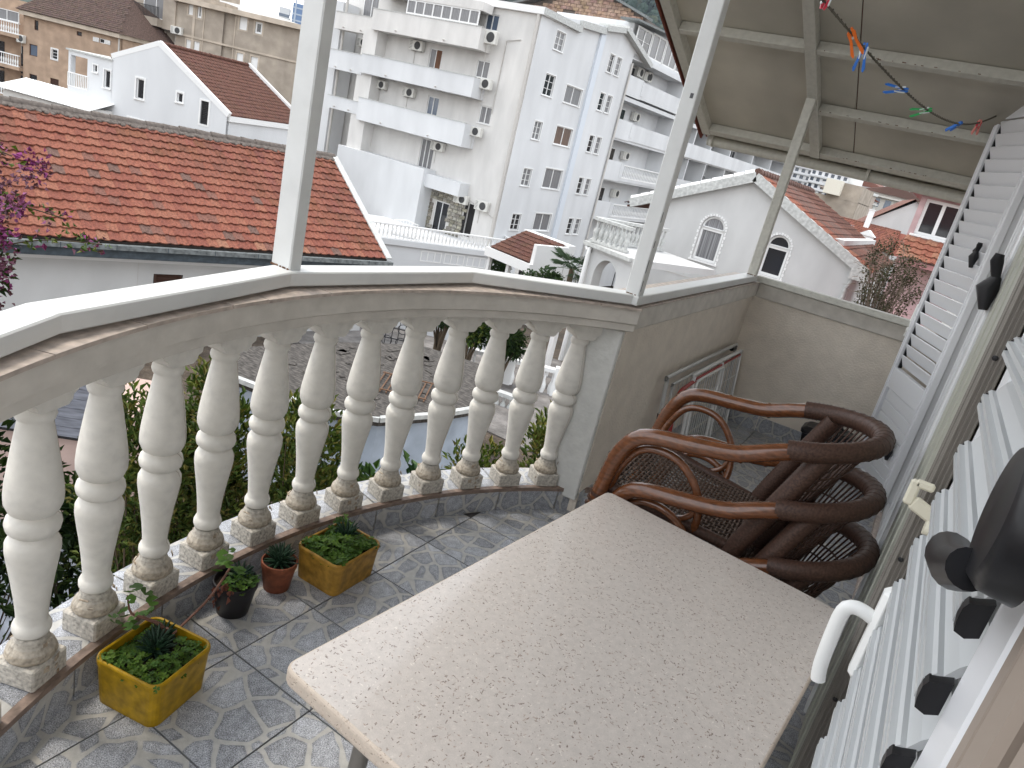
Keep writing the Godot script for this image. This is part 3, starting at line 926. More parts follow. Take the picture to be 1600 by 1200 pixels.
# ---------------------------------------------------------------- house side: wall, door frame, three shutters
func louvre_leaf(called: String, label: String, at: Vector3, turn: float, w: float, h: float, n_slats: int, y_mid0: float, y_mid1: float) -> Node3D:
	# leaf in local coordinates: x from the hinge (0) to the free edge (w), front face at z = 0.02
	var o := thing(called, label, "shutter", at, turn)
	var st := 0.05
	for e in [[0.0, st, 0.0, h], [w - st, w, 0.0, h]]:
		var b := B.new()
		b.cbox(Vector3((e[0] + e[1]) / 2, (e[2] + e[3]) / 2, 0), Vector3(e[1] - e[0], e[3] - e[2], 0.042), Basis.IDENTITY, 0.004)
		b.cbox(Vector3((e[0] + e[1]) / 2, (e[2] + e[3]) / 2, 0.022), Vector3(0.006, e[3] - e[2] - 0.01, 0.006), Basis.IDENTITY, 0.001)
		part("stile", b, M.shutter_white, o)
	for e in [[h - 0.075, h], [y_mid0, y_mid1], [0.0, 0.10]]:
		var b := B.new()
		b.cbox(Vector3(w / 2, (e[0] + e[1]) / 2, 0.001), Vector3(w - 2 * st - 0.002, e[1] - e[0], 0.038), Basis.IDENTITY, 0.003)
		part("cross_rail", b, M.shutter_white, o)
	var y := y_mid1 + 0.02
	var pitch := (h - 0.085 - y) / n_slats
	var sm := B.new()
	sm.cbox(Vector3(0, 0, 0), Vector3(w - 2 * st - 0.03, pitch * 1.12, 0.009), Basis(Vector3.RIGHT, deg_to_rad(24)), 0.003)
	var sh := sm.mesh()
	for i in n_slats:
		var s := part("slat", sh, M.shutter_white, o)
		s.position = Vector3(w / 2 + 0.006, y + pitch * (i + 0.5), 0.0)
	var bk := B.new()
	for x in [st + 0.003, w - st - 0.003]:
		bk.cbox(Vector3(x, (y_mid1 + h - 0.075) / 2, -0.006), Vector3(0.024, h - 0.08 - y_mid1, 0.02))
	part("slat_holder", bk, M.black_plastic, o)
	var nb := 7
	var bh := (y_mid0 - 0.10) / nb
	for i in nb:
		var b := B.new()
		b.cbox(Vector3(w / 2 + 0.004, 0.10 + bh * (i + 0.5), -0.002), Vector3(w - 2 * st - 0.02, bh - 0.003, 0.018), Basis.IDENTITY, 0.003)
		part("board", b, M.shutter_white, o)
	var bk2 := B.new()
	bk2.cbox(Vector3(w / 2, y_mid0 / 2 + 0.05, -0.014), Vector3(w - 2 * st, y_mid0 - 0.1, 0.004))
	part("board_backing", bk2, M.black_plastic, o)
	for hy in [1.60, 0.36]:
		var b := B.new()
		b.tube(PackedVector3Array([Vector3(w * 0.79, hy - 0.06, 0.026), Vector3(w * 0.79, hy, 0.034), Vector3(w * 0.79, hy + 0.035, 0.03)]), PackedFloat32Array([0.010, 0.026, 0.012]), 12)
		b.tube(PackedVector3Array([Vector3(w * 0.79, hy + 0.03, 0.03), Vector3(w * 0.79 + 0.012, hy + 0.07, 0.034), Vector3(w * 0.79 + 0.012, hy + 0.085, 0.034)]), PackedFloat32Array([0.010, 0.016, 0.012]), 10)
		b.cbox(Vector3(w * 0.79 - 0.02, hy + 0.045, 0.032), Vector3(0.05, 0.016, 0.012), Basis(Vector3(0, 0, 1), 0.7), 0.004)
		part("latch", b, M.black_plastic, o)
	return o

func door_side():
	var hw := thing("house_wall", "pale rendered house wall beside the balcony with a wide door opening", "wall")
	var b := B.new()
	b.box(WX, WX + 0.3, -0.3, 5.2, -2.36, -0.42)      # between door and window
	b.box(WX, WX + 0.3, -0.3, 5.2, -9.5, -4.95)       # beyond the door
	b.box(WX, WX + 0.3, 2.55, 5.2, -4.95, -2.36)      # above the door
	b.box(WX, WX + 0.3, 2.55, 5.2, -0.42, 3.0)
	b.box(WX, WX + 0.3, -0.3, 5.2, 0.9, 3.0)
	part("wall", b, M.stucco_white, hw)
	var th := B.new()
	th.box(WX - 0.004, WX + 0.3, -0.2, 0.055, -4.95, -2.36)
	part("threshold", th, M.coping_tile, hw)
	# sliding door in the opening
	var d := thing("balcony_door", "pale aluminium framed balcony door with panes made white to bounce light in the wall opening", "door", Vector3(WX + 0.02, 0.055, -2.36))
	for z in [0.0, -0.86, -1.73, -2.53]:
		var s := B.new()
		s.cbox(Vector3(0.03, 1.22, z - 0.03), Vector3(0.07, 2.44, 0.058), Basis.IDENTITY, 0.004)
		for k in 3: s.cbox(Vector3(-0.008, 1.22, z - 0.012 - 0.018 * k), Vector3(0.008, 2.42, 0.005), Basis.IDENTITY, 0.0015)
		part("stile", s, M.alu, d)
	for y in [0.03, 2.44]:
		var s := B.new()
		s.cbox(Vector3(0.032, y, -1.29), Vector3(0.06, 0.06, 2.5), Basis.IDENTITY, 0.003)
		part("door_rail", s, M.alu, d)
	for i in 3:
		var g := B.new()
		g.cbox(Vector3(0.04, 1.22, -0.45 - 0.865 * i), Vector3(0.012, 2.34, 0.80))
		part("pane", g, M.bounce_pane, d)  # white panes added to reflect light onto the parapet opposite
	# far leaf of the door shutters, swung out
	var far := louvre_leaf("louvred_shutter", "far white louvred shutter leaf swung out towards the end parapet", Vector3(-0.030, 0.05, -5.457), deg_to_rad(-69.0), 0.65, 2.46, 21, 0.66, 0.80)
	var cl := B.new()
	cl.cbox(Vector3(-0.006, 1.13, 0.0), Vector3(0.03, 0.20, 0.05), Basis(Vector3(0, 0, 1), -0.1), 0.008)
	cl.tube(PackedVector3Array([Vector3(-0.01, 1.06, 0.0), Vector3(-0.04, 1.04, 0.0), Vector3(-0.055, 1.0, 0.0)]), 0.012, 8)
	part("stay_clip", cl, M.white_plastic, far)
	# the near leaf folded back flat to the wall
	var fo := thing("folded_shutter", "narrow grey shutter leaf folded flat to the wall and seen edge on", "shutter", Vector3(0.150, 0.05, -1.885))
	var e := B.new()
	e.cbox(Vector3(0.018, 1.22, -0.035), Vector3(0.040, 2.44, 0.066), Basis.IDENTITY, 0.004)
	for k in 4: e.cbox(Vector3(0.004 + 0.010 * k, 1.22, 0.0), Vector3(0.0035, 2.42, 0.006), Basis.IDENTITY, 0.001)
	for k in 4: e.cbox(Vector3(-0.003, 1.22, -0.012 - 0.015 * k), Vector3(0.005, 2.43, 0.004), Basis.IDENTITY, 0.001)
	part("stile", e, M.alu_dark, fo)
	var e2 := B.new()
	e2.cbox(Vector3(0.016, 1.22, -0.66), Vector3(0.040, 2.44, 0.066), Basis.IDENTITY, 0.004)
	part("stile", e2, M.alu, fo)
	var pn := B.new()
	pn.cbox(Vector3(0.018, 1.22, -0.347), Vector3(0.026, 2.42, 0.56), Basis.IDENTITY, 0.003)
	for k in 3: pn.cbox(Vector3(0.006, 1.22, -0.12 - 0.17 * k), Vector3(0.010, 2.40, 0.012), Basis.IDENTITY, 0.002)
	part("panel", pn, mat("alu_olive", lin(0.36, 0.36, 0.31), 0.4), fo)
	var lt := B.new()
	lt.tube(PackedVector3Array([Vector3(-0.012, 1.50, -0.62), Vector3(-0.024, 1.56, -0.62), Vector3(-0.012, 1.60, -0.62)]), PackedFloat32Array([0.012, 0.03, 0.012]), 12)
	lt.tube(PackedVector3Array([Vector3(-0.014, 1.59, -0.62), Vector3(-0.03, 1.64, -0.61), Vector3(-0.03, 1.66, -0.61)]), PackedFloat32Array([0.012, 0.018, 0.012]), 10)
	part("latch", lt, M.black_plastic, fo)
	var scr := B.new()
	for y in [0.93, 1.45, 0.5]:
		scr.lathe([Vector2(0.0, 0.003), Vector2(0.006, 0.002), Vector2(0.0065, 0.0)], 10, Transform3D(Basis(Vector3(1, 0, 0), Vector3(0, 0, 1), Vector3(0, -1, 0)), Vector3(0.014, y, 0.001)))
	part("screw", scr, M.black_plastic, fo)
	# plastic catch that holds the folded leaf to the wall
	var ho := thing("shutter_catch", "cream plastic shutter catch between the folded leaf and the wall", "catch", Vector3(0.155, 1.14, -1.80))
	var c := B.new()
	c.cbox(Vector3(0.012, 0, 0), Vector3(0.082, 0.034, 0.014), Basis(Vector3(0, 0, 1), -0.35), 0.005)
	c.cbox(Vector3(-0.034, 0.034, 0.0), Vector3(0.022, 0.062, 0.014), Basis.IDENTITY, 0.005)
	c.cbox(Vector3(-0.016, 0.058, 0.0), Vector3(0.04, 0.02, 0.014), Basis.IDENTITY, 0.005)
	c.cbox(Vector3(0.05, 0.018, 0.0), Vector3(0.018, 0.075, 0.014), Basis(Vector3(0, 0, 1), -0.2), 0.006)
	part("arm", c, M.cream_plastic, ho)
	var pg := B.new()
	pg.lathe([Vector2(0, 0.0), Vector2(0.017, 0.0), Vector2(0.017, 0.04), Vector2(0.012, 0.045), Vector2(0, 0.045)], 16, Transform3D(Basis(Vector3(0, 0, 1), -PI / 2), Vector3(0.015, -0.03, 0.004)))
	part("peg", pg, M.cream_plastic, ho)
	var ds := thing("door_stop", "black rubber door stop on the floor by the wall", "door stop", Vector3(0.165, 0, -4.02))
	var q := B.new()
	q.lathe([Vector2(0.0, 0.10), Vector2(0.02, 0.098), Vector2(0.036, 0.085), Vector2(0.042, 0.06), Vector2(0.04, 0.03), Vector2(0.03, 0.01), Vector2(0.032, 0.0)], 18)
	part("bumper", q, M.rubber, ds)
	near_shutter()

func near_shutter():
	# leaf lying in the plane x = 0.124, close to the lens
	var o := thing("window_shutter", "grey louvred shutter with black end caps close beside the table", "shutter", Vector3(0.124, 0, 0))
	var p := 0.0785
	var y0 := 1.678 - p * 14
	for z in [-1.232, -0.605]:
		var b := B.new()
		b.cbox(Vector3(0.022, 1.25, z), Vector3(0.034, 2.3, 0.075), Basis.IDENTITY, 0.004)
		part("stile", b, M.shutter_white, o)
	# slat: blade with a ribbed rounded nose
	var poly := PackedVector2Array([Vector2(-0.012, -0.015), Vector2(-0.0155, -0.012), Vector2(-0.0155, -0.006), Vector2(-0.010, -0.004), Vector2(-0.010, -0.001), Vector2(-0.0155, 0.001), Vector2(-0.0155, 0.0075), Vector2(-0.009, 0.009), Vector2(-0.009, 0.0115), Vector2(-0.011, 0.0130), Vector2(-0.008, 0.0165), Vector2(-0.003, 0.0165), Vector2(0.004, 0.030), Vector2(0.020, 0.050), Vector2(0.026, 0.049), Vector2(0.010, 0.026), Vector2(-0.003, 0.006), Vector2(-0.004, -0.013)])
	var sb := B.new()
	sb.prism(poly, -1.192, -0.655)
	var sm := sb.mesh()
	var cb := B.new()
	cb.prism(PackedVector2Array([Vector2(-0.0135, -0.0150), Vector2(-0.0150, -0.006), Vector2(-0.0150, 0.006), Vector2(-0.0125, 0.0125), Vector2(-0.006, 0.0150), Vector2(0.004, 0.020), Vector2(0.004, -0.012), Vector2(-0.005, -0.0175)]), -0.657, -0.643)
	var cm := cb.mesh()
	var cf := B.new()
	cf.prism(PackedVector2Array([Vector2(-0.0135, -0.014), Vector2(-0.0145, 0.0), Vector2(-0.012, 0.010), Vector2(-0.006, 0.011), Vector2(-0.003, -0.014)]), -1.197, -1.191)
	cf.prism(PackedVector2Array([Vector2(0.006, 0.016), Vector2(0.024, 0.048), Vector2(0.028, 0.044), Vector2(0.014, 0.014)]), -1.196, -1.170)
	var fm := cf.mesh()
	for i in 18:
		var s := part("slat", sm, M.slat_grey, o)
		s.position.y = y0 + p * i
		part("end_cap", cm, M.black_plastic, s)
		part("far_cap", fm, M.black_plastic, s)
	var bk := B.new()
	bk.cbox(Vector3(0.036, 1.25, -0.92), Vector3(0.004, 2.26, 0.56))
	part("backing", bk, M.slat_grey, o)
	# black louvre knob with a lever
	var k := B.new()
	var out := Basis(Vector3(0, 0, 1), PI / 2)
	k.lathe([Vector2(0.0, 0.030), Vector2(0.046, 0.028), Vector2(0.053, 0.020), Vector2(0.055, 0.0)], 40, Transform3D(out, Vector3(-0.010, 1.557, -0.560)))
	k.tube(PackedVector3Array([Vector3(-0.036, 1.512, -0.560), Vector3(-0.040, 1.500, -0.585), Vector3(-0.040, 1.492, -0.625), Vector3(-0.039, 1.486, -0.652), Vector3(-0.038, 1.484, -0.664)]), PackedFloat32Array([0.015, 0.017, 0.018, 0.016, 0.009]), 16)
	part("louvre_lever", k, M.black_plastic, o)
	# white window handle on the far stile
	var h := B.new()
	h.cbox(Vector3(-0.014, 1.120, -1.187), Vector3(0.018, 0.165, 0.036), Basis.IDENTITY, 0.008)
	h.tube(smooth_path([Vector3(-0.016, 1.142, -1.187), Vector3(-0.036, 1.148, -1.187), Vector3(-0.054, 1.146, -1.187), Vector3(-0.063, 1.130, -1.187), Vector3(-0.063, 1.075, -1.187), Vector3(-0.060, 1.025, -1.187), Vector3(-0.055, 1.000, -1.187)], 24), 0.0115, 12)
	part("handle", h, M.white_plastic, o)
	# frame of the window it hangs in
	var f := thing("window_frame", "taupe window frame at the lower right edge beside the grey shutter", "window frame", Vector3(0.135, 0, 0))
	for e in [[-0.555, 0.030, 0.03], [-0.500, 0.050, 0.02], [-0.455, 0.030, 0.035], [-0.40, 0.05, 0.01]]:
		var b := B.new()
		b.cbox(Vector3(e[2] * 0.5 + 0.006, 1.25, e[0]), Vector3(0.05, 2.4, e[1]), Basis.IDENTITY, 0.006)
		part("jamb", b, M.frame_taupe, f)

# ---------------------------------------------------------------- table, chairs, racks
func rrect(hx: float, hz: float, r: float, y: float, seg := 5) -> PackedVector3Array:
	var p := PackedVector3Array()
	for c in [[1, 1, 0.0], [-1, 1, 90.0], [-1, -1, 180.0], [1, -1, 270.0]]:
		for i in seg + 1:
			var a := deg_to_rad(c[2] + 90.0 * i / seg)
			p.append(Vector3(c[0] * (hx - r) + cos(a) * r, y, c[1] * (hz - r) + sin(a) * r))
	return p

func loft(b: B, rings: Array, cap_top := false, cap_bottom := false, m := Transform3D.IDENTITY):
	for i in rings.size() - 1:
		var p: PackedVector3Array = rings[i]; var q: PackedVector3Array = rings[i + 1]
		for j in p.size():
			var k := (j + 1) % p.size()
			b.quad(m * p[j], m * p[k], m * q[k], m * q[j])
	for e in [[cap_top, rings.size() - 1, 1.0], [cap_bottom, 0, -1.0]]:
		if e[0]:
			var p: PackedVector3Array = rings[e[1]]
			var c := Vector3.ZERO
			for j in p.size(): c += p[j] / p.size()
			for j in p.size():
				var nn: Vector3 = m.basis * Vector3(0, e[2], 0)
				b.tri(m * c, m * p[j], m * p[(j + 1) % p.size()], nn, nn, nn, Vector2(c.x, c.z), Vector2(p[j].x, p[j].z), Vector2(p[(j + 1) % p.size()].x, p[(j + 1) % p.size()].z))

func furniture():
	var t := thing("table", "square topped beige speckled terrazzo table beside the stacked chairs", "table", Vector3(-0.312, 0, -1.399), deg_to_rad(-4.9))
	var hx := 0.374; var hz := 0.622
	var top := B.new()
	loft(top, [rrect(hx - 0.006, hz - 0.006, 0.02, 0.735), rrect(hx - 0.006, hz - 0.006, 0.02, 0.7352)], true)
	for i in top.t.size(): top.t[i] = top.t[i] / 1.25
	part("table_top", top, M.terrazzo, t)
	var rim := B.new()
	loft(rim, [rrect(hx - 0.012, hz - 0.012, 0.016, 0.700), rrect(hx - 0.002, hz - 0.002, 0.024, 0.702), rrect(hx, hz, 0.026, 0.708), rrect(hx, hz, 0.026, 0.726), rrect(hx - 0.001, hz - 0.001, 0.025, 0.731), rrect(hx - 0.003, hz - 0.003, 0.023, 0.734), rrect(hx - 0.006, hz - 0.006, 0.02, 0.7351)], false, true)
	part("edge", rim, M.terrazzo_edge, t)
	var ap := B.new()
	ap.cbox(Vector3(0, 0.675, 0), Vector3(0.56, 0.045, 1.05), Basis.IDENTITY, 0.004)
	part("underframe", ap, M.alu_dark, t)
	for s in [[-1, -1], [1, -1], [-1, 1], [1, 1]]:
		var l := B.new()
		l.tube(PackedVector3Array([Vector3(s[0] * 0.25, 0.67, s[1] * 0.49), Vector3(s[0] * 0.27, 0.0, s[1] * 0.52)]), 0.018, 12)
		part("leg", l, M.alu_dark, t)
	# stack of three cane armchairs
	var c0 := make_chair()
	c0.position = Vector3(-0.52, 0, -2.40)
	c0.set_meta("label", "brown cane armchair at the bottom of the stack of three")
	copy_of(c0, Vector3(-0.565, 0.175, -2.40), deg_to_rad(1.5), "brown cane armchair in the middle of the stack of three")
	copy_of(c0, Vector3(-0.605, 0.352, -2.395), deg_to_rad(4.0), "topmost brown cane armchair of the stack of three, woven seat showing")
	racks()
	var bx := thing("plastic_box", "black plastic box on the floor against the end parapet", "box", Vector3(-0.24, 0, -5.50))
	var b := B.new()
	loft(b, [rrect(0.15, 0.10, 0.03, 0.0), rrect(0.16, 0.11, 0.035, 0.22), rrect(0.17, 0.12, 0.04, 0.225), rrect(0.17, 0.12, 0.04, 0.25), rrect(0.14, 0.09, 0.03, 0.27)], true, true, Transform3D(Basis(Vector3(0, 0, 1), 0.12), Vector3(0, 0.0, 0)))
	part("body", b, M.black_plastic, bx)
	var hd := B.new()
	hd.tube(PackedVector3Array([Vector3(-0.08, 0.27, 0), Vector3(-0.07, 0.30, 0), Vector3(0.05, 0.31, 0), Vector3(0.06, 0.285, 0)]), 0.009, 8)
	part("handle", hd, M.black_plastic, bx)

func smooth_path(pts: Array, n: int) -> PackedVector3Array:
	var c := Curve3D.new()
	for i in pts.size():
		var a: Vector3 = pts[maxi(i - 1, 0)]; var d: Vector3 = pts[mini(i + 1, pts.size() - 1)]
		var tg := (d - a) / 6.0
		c.add_point(pts[i], -tg, tg)
	c.bake_interval = 0.01
	var out := PackedVector3Array()
	for i in n + 1: out.append(c.sample_baked(c.get_baked_length() * i / n, true))
	return out

func make_chair() -> Node3D:
	var o := thing("cane_armchair", "", "armchair", Vector3.ZERO, 0.0, "cane armchairs stacked beside the table")
	var lh := func(a: float) -> float: return 0.60 + 0.15 * a / 0.644
	for s in [1.0, -1.0]:
		# front leg that bends over into the arm
		var p := smooth_path([Vector3(-0.13, 0.0, 0.275 * s), Vector3(-0.105, 0.2, 0.285 * s), Vector3(-0.085, 0.38, 0.297 * s), Vector3(-0.062, 0.50, 0.308 * s), Vector3(-0.018, 0.575, 0.315 * s), Vector3(0.05, 0.602, 0.315 * s), Vector3(0.15, lh.call(0.15) - 0.020, 0.305 * s), Vector3(0.27, lh.call(0.27) - 0.028, 0.290 * s), Vector3(0.36, lh.call(0.36) - 0.012, 0.275 * s), Vector3(0.44, lh.call(0.44), 0.256 * s)], 44)
		var b := B.new()
		b.tube(p, 0.0265, 12)
		part("arm", b, M.rattan, o)
		var nd := B.new()
		for i in [9, 20, 31, 37]:
			var g := (p[i + 1] - p[i - 1]).normalized()
			nd.tube(PackedVector3Array([p[i] - g * 0.007, p[i], p[i] + g * 0.007]), PackedFloat32Array([0.0262, 0.0295, 0.0262]), 12)
		part("cane_node", nd, M.rattan, o)
		# thinner hoop beneath the arm
		var h := B.new()
		h.tube(smooth_path([Vector3(-0.068, 0.36, 0.275 * s), Vector3(-0.045, 0.46, 0.285 * s), Vector3(0.0, 0.535, 0.292 * s), Vector3(0.07, 0.555, 0.292 * s), Vector3(0.14, 0.535, 0.288 * s), Vector3(0.20, 0.47, 0.278 * s), Vector3(0.225, 0.39, 0.262 * s), Vector3(0.225, 0.33, 0.245 * s)], 30), 0.0135, 10)
		part("hoop", h, M.rattan, o)
		var cu := B.new()
		cu.tube(smooth_path([Vector3(0.225, 0.45, 0.268 * s), Vector3(0.20, 0.375, 0.26 * s), Vector3(0.15, 0.345, 0.255 * s), Vector3(0.10, 0.355, 0.255 * s)], 16), 0.0105, 8)
		part("curl", cu, M.rattan, o)
		# wrapped rear upright and leg
		var st := B.new()
		st.tube(smooth_path([Vector3(0.30, 0.0, 0.235 * s), Vector3(0.325, 0.18, 0.235 * s), Vector3(0.36, 0.33, 0.235 * s), Vector3(0.43, 0.52, 0.238 * s), Vector3(0.50, 0.70, 0.225 * s)], 22), 0.031, 12)
		part("rear_leg", st, M.rattan_wrap, o)
		var wr := B.new()
		var q := smooth_path([Vector3(0.30, 0.0, 0.235 * s), Vector3(0.325, 0.18, 0.235 * s), Vector3(0.36, 0.33, 0.235 * s), Vector3(0.43, 0.52, 0.238 * s), Vector3(0.50, 0.70, 0.225 * s)], 60)
		for i in range(26, 60):
			var g := (q[mini(i + 1, 60)] - q[i - 1]).normalized()
			wr.tube(PackedVector3Array([q[i] - g * 0.003, q[i], q[i] + g * 0.003]), PackedFloat32Array([0.0305, 0.0328, 0.0305]), 12, false)
		for i in range(10, 15):
			var g := (p[i + 1] - p[i - 1]).normalized()
			wr.tube(PackedVector3Array([p[i] - g * 0.006, p[i], p[i] + g * 0.006]), PackedFloat32Array([0.028, 0.033, 0.028]), 12, false)
		part("binding", wr, M.rattan_wrap, o)
	# wrapped back loop joining the arms
	var lp := []
	for i in 17:
		var a := PI * i / 16.0
		lp.append(Vector3(0.40 + 0.244 * sin(a), lh.call(0.40 + 0.244 * sin(a)), 0.262 * cos(a)))
	var pts := smooth_path(lp, 60)
	var bl := B.new()
	bl.tube(pts, 0.0305, 14)
	part("back_loop", bl, M.rattan_wrap, o)
	var cl := B.new()
	for i in range(1, 60):
		if i < 7 or i > 53 or i % 3 == 0:
			var g := (pts[i + 1] - pts[i - 1]).normalized()
			var w := 0.0035
			cl.tube(PackedVector3Array([pts[i] - g * w, pts[i], pts[i] + g * w]), PackedFloat32Array([0.030, 0.0318 if i % 3 else 0.0325, 0.030]), 14, false)
	part("binding", cl, M.rattan_wrap, o)
	# seat frame
	var fr := B.new()
	var fx := -0.075; var fy := 0.365; var ry := 0.315; var rx := 0.37
	fr.tube(PackedVector3Array([Vector3(fx, fy, -0.28), Vector3(fx - 0.015, fy, 0.0), Vector3(fx, fy, 0.28)]), 0.021, 10)
	fr.tube(PackedVector3Array([Vector3(rx, ry, -0.235), Vector3(rx, ry, 0.235)]), 0.021, 10)
	for s in [-1.0, 1.0]: fr.tube(PackedVector3Array([Vector3(fx, fy, 0.27 * s), Vector3(rx, ry, 0.225 * s)]), 0.019, 10)
	fr.tube(PackedVector3Array([Vector3(-0.10, 0.18, -0.27), Vector3(-0.10, 0.18, 0.27)]), 0.014, 8)
	part("seat_frame", fr, M.rattan_wrap, o)
	# woven seat: wavy strands across, stakes front to back
	var wv := B.new()
	var nr := 34
	for i in nr:
		var k := (i + 0.5) / nr
		var x := lerpf(fx, rx, k); var y := lerpf(fy, ry, k) + 0.018 - 0.02 * sin(PI * k)
		var hw := lerpf(0.265, 0.222, k)
		var p := PackedVector3Array()
		var m := 40
		for j in m + 1:
			var z := lerpf(-hw, hw, float(j) / m)
			p.append(Vector3(x + 0.0022 * sin(j * PI * 0.5 + i * PI), y + 0.0045 * sin(j * PI * 0.5 + (PI if i % 2 else 0.0)), z))
		wv.tube(p, 0.0042, 5, false)
	for j in 20:
		var u := (j + 0.5) / 20.0
		wv.tube(PackedVector3Array([Vector3(fx, fy + 0.018, lerpf(-0.262, 0.262, u)), Vector3((fx + rx) / 2, (fy + ry) / 2 - 0.002, lerpf(-0.243, 0.243, u)), Vector3(rx, ry + 0.018, lerpf(-0.22, 0.22, u))]), 0.003, 5, false)
	part("woven_seat", wv, M.rattan_weave, o)
	# strings of the backrest
	var sg := B.new()
	for i in 23:
		var u := float(i) / 22.0
		var a := lerpf(0.16, 0.84, u) * PI
		var tp := Vector3(0.40 + 0.244 * sin(a), lh.call(0.40 + 0.244 * sin(a)), 0.262 * cos(a))
		var bt := Vector3(0.385, 0.33, 0.21 * cos(lerpf(0.05, 0.95, u) * PI))
		sg.tube(PackedVector3Array([tp, tp.lerp(bt, 0.5) + Vector3(0.02, 0, 0), bt]), 0.0036, 5, false)
	for r in 7:
		var p := PackedVector3Array()
		for i in 15:
			var u := float(i) / 14.0
			var a := lerpf(0.16, 0.84, u) * PI
			var tp := Vector3(0.40 + 0.244 * sin(a), lh.call(0.40 + 0.244 * sin(a)), 0.262 * cos(a))
			var bt := Vector3(0.385, 0.33, 0.21 * cos(lerpf(0.05, 0.95, u) * PI))
			p.append(tp.lerp(bt, 0.25 + 0.11 * r) + Vector3(0.02 * sin(PI * (0.25 + 0.11 * r)), 0.003 * sin(i * PI), 0))
		sg.tube(p, 0.0036, 5, false)
	part("back_strings", sg, M.rattan_wrap, o)
	return o

func racks():
	# folded clothes airers standing on edge against the side parapet
	var g := thing("drying_rack", "grey folded drying rack with black feet leaning on the side parapet", "drying rack", Vector3(AX + 0.045, 0, -3.88))
	var lean := func(y: float, d: float, z: float) -> Vector3: return Vector3(0.075 * (1.0 - y / 0.64) + d, y, -z)
	var loop := func(z0: float, z1: float, y0: float, y1: float, d: float, r: float) -> PackedVector3Array:
		var c := 0.07
		return smooth_path([lean.call(y0, d, z0), lean.call(y1 - c, d, z0), lean.call(y1 - c * 0.3, d, z0 + c * 0.3), lean.call(y1, d, z0 + c), lean.call(y1, d, z1 - c), lean.call(y1 - c * 0.3, d, z1 - c * 0.3), lean.call(y1 - c, d, z1), lean.call(y0, d, z1)], 50)
	var b := B.new()
	b.tube(loop.call(0.04, 1.58, 0.02, 0.635, 0.0, 0.07), 0.0125, 10)
	b.tube(loop.call(0.12, 1.50, 0.04, 0.585, 0.014, 0.07), 0.009, 8)
	part("frame", b, M.steel_rack, g)
	var ft := B.new()
	ft.tube(PackedVector3Array([lean.call(0.42, 0.002, 0.038), lean.call(0.005, 0.002, 0.03)]), 0.019, 10)
	ft.tube(PackedVector3Array([lean.call(0.08, 0.002, 1.585), lean.call(0.005, 0.002, 1.585)]), 0.017, 10)
	ft.cbox(lean.call(0.62, 0.002, 1.50), Vector3(0.03, 0.035, 0.12), Basis.IDENTITY, 0.008)
	part("foot", ft, M.black_plastic, g)
	var w := B.new()
	for i in 18:
		var z := 0.16 + 1.30 * i / 17.0
		w.tube(PackedVector3Array([lean.call(0.05, 0.012, z), lean.call(0.58, 0.012, z + 0.02)]), 0.0022, 5, false)
	for y in [0.14, 0.34, 0.48]: w.tube(PackedVector3Array([lean.call(y, 0.012, 0.12), lean.call(y, 0.012, 1.5)]), 0.003, 5, false)
	part("wire", w, M.steel_rack, g)
	var r := thing("drying_rack", "white and red folded drying rack in front of the grey one", "drying rack", Vector3(AX + 0.085, 0, -4.02))
	var f := B.new()
	f.tube(loop.call(0.30, 1.46, 0.02, 0.60, 0.0, 0.07), 0.0115, 10)
	f.tube(loop.call(0.34, 0.98, 0.04, 0.555, 0.012, 0.07), 0.009, 8)
	f.tube(PackedVector3Array([lean.call(0.59, 0.006, 0.93), lean.call(0.03, 0.006, 0.90)]), 0.011, 8)
	part("frame", f, M.trim_white, r)
	var rd := B.new()
	rd.tube(smooth_path([lean.call(0.02, 0.0, 0.02), lean.call(0.46, 0.0, 0.02), lean.call(0.515, 0.0, 0.05), lean.call(0.54, 0.0, 0.10), lean.call(0.555, 0.0, 0.34)], 20), 0.0125, 10)
	rd.tube(PackedVector3Array([lean.call(0.57, 0.006, 0.34), lean.call(0.575, 0.006, 1.42)]), 0.008, 8)
	part("red_bar", rd, M.red_plastic, r)
	var wi := B.new()
	for i in 22:
		var z := 0.36 + 1.08 * i / 21.0
		wi.tube(PackedVector3Array([lean.call(0.03, 0.004, z), lean.call(0.575, 0.004, z + 0.008)]), 0.0021, 5, false)
	for y in [0.2, 0.42]: wi.tube(PackedVector3Array([lean.call(y, 0.004, 0.30), lean.call(y, 0.004, 1.44)]), 0.0025, 5, false)
	part("wire", wi, M.trim_white, r)

# ---------------------------------------------------------------- planters
func tub(label: String, at: Vector3, turn: float, hx: float, hz: float, h: float, m: Material) -> Node3D:
	var o := thing("planter_tub", label, "planter", at, turn)
	var b := B.new()
	loft(b, [rrect(hx * 0.90, hz * 0.90, 0.028, 0.0), rrect(hx * 0.97, hz * 0.97, 0.032, h * 0.84), rrect(hx * 0.985, hz * 0.985, 0.034, h * 0.845), rrect(hx * 0.985, hz * 0.985, 0.034, h * 0.885), rrect(hx, hz, 0.036, h * 0.89), rrect(hx, hz, 0.036, h * 0.955), rrect(hx - 0.002, hz - 0.002, 0.034, h * 0.985), rrect(hx - 0.006, hz - 0.006, 0.03, h), rrect(hx - 0.010, hz - 0.010, 0.027, h * 0.985), rrect(hx - 0.012, hz - 0.012, 0.025, h * 0.55)], false, true)
	part("tub", b, m, o)
	var s := B.new()
	loft(s, [rrect(hx - 0.012, hz - 0.012, 0.025, h * 0.76), rrect(hx - 0.013, hz - 0.013, 0.025, h * 0.762)], true)
	part("soil", s, M.soil, o)
	return o

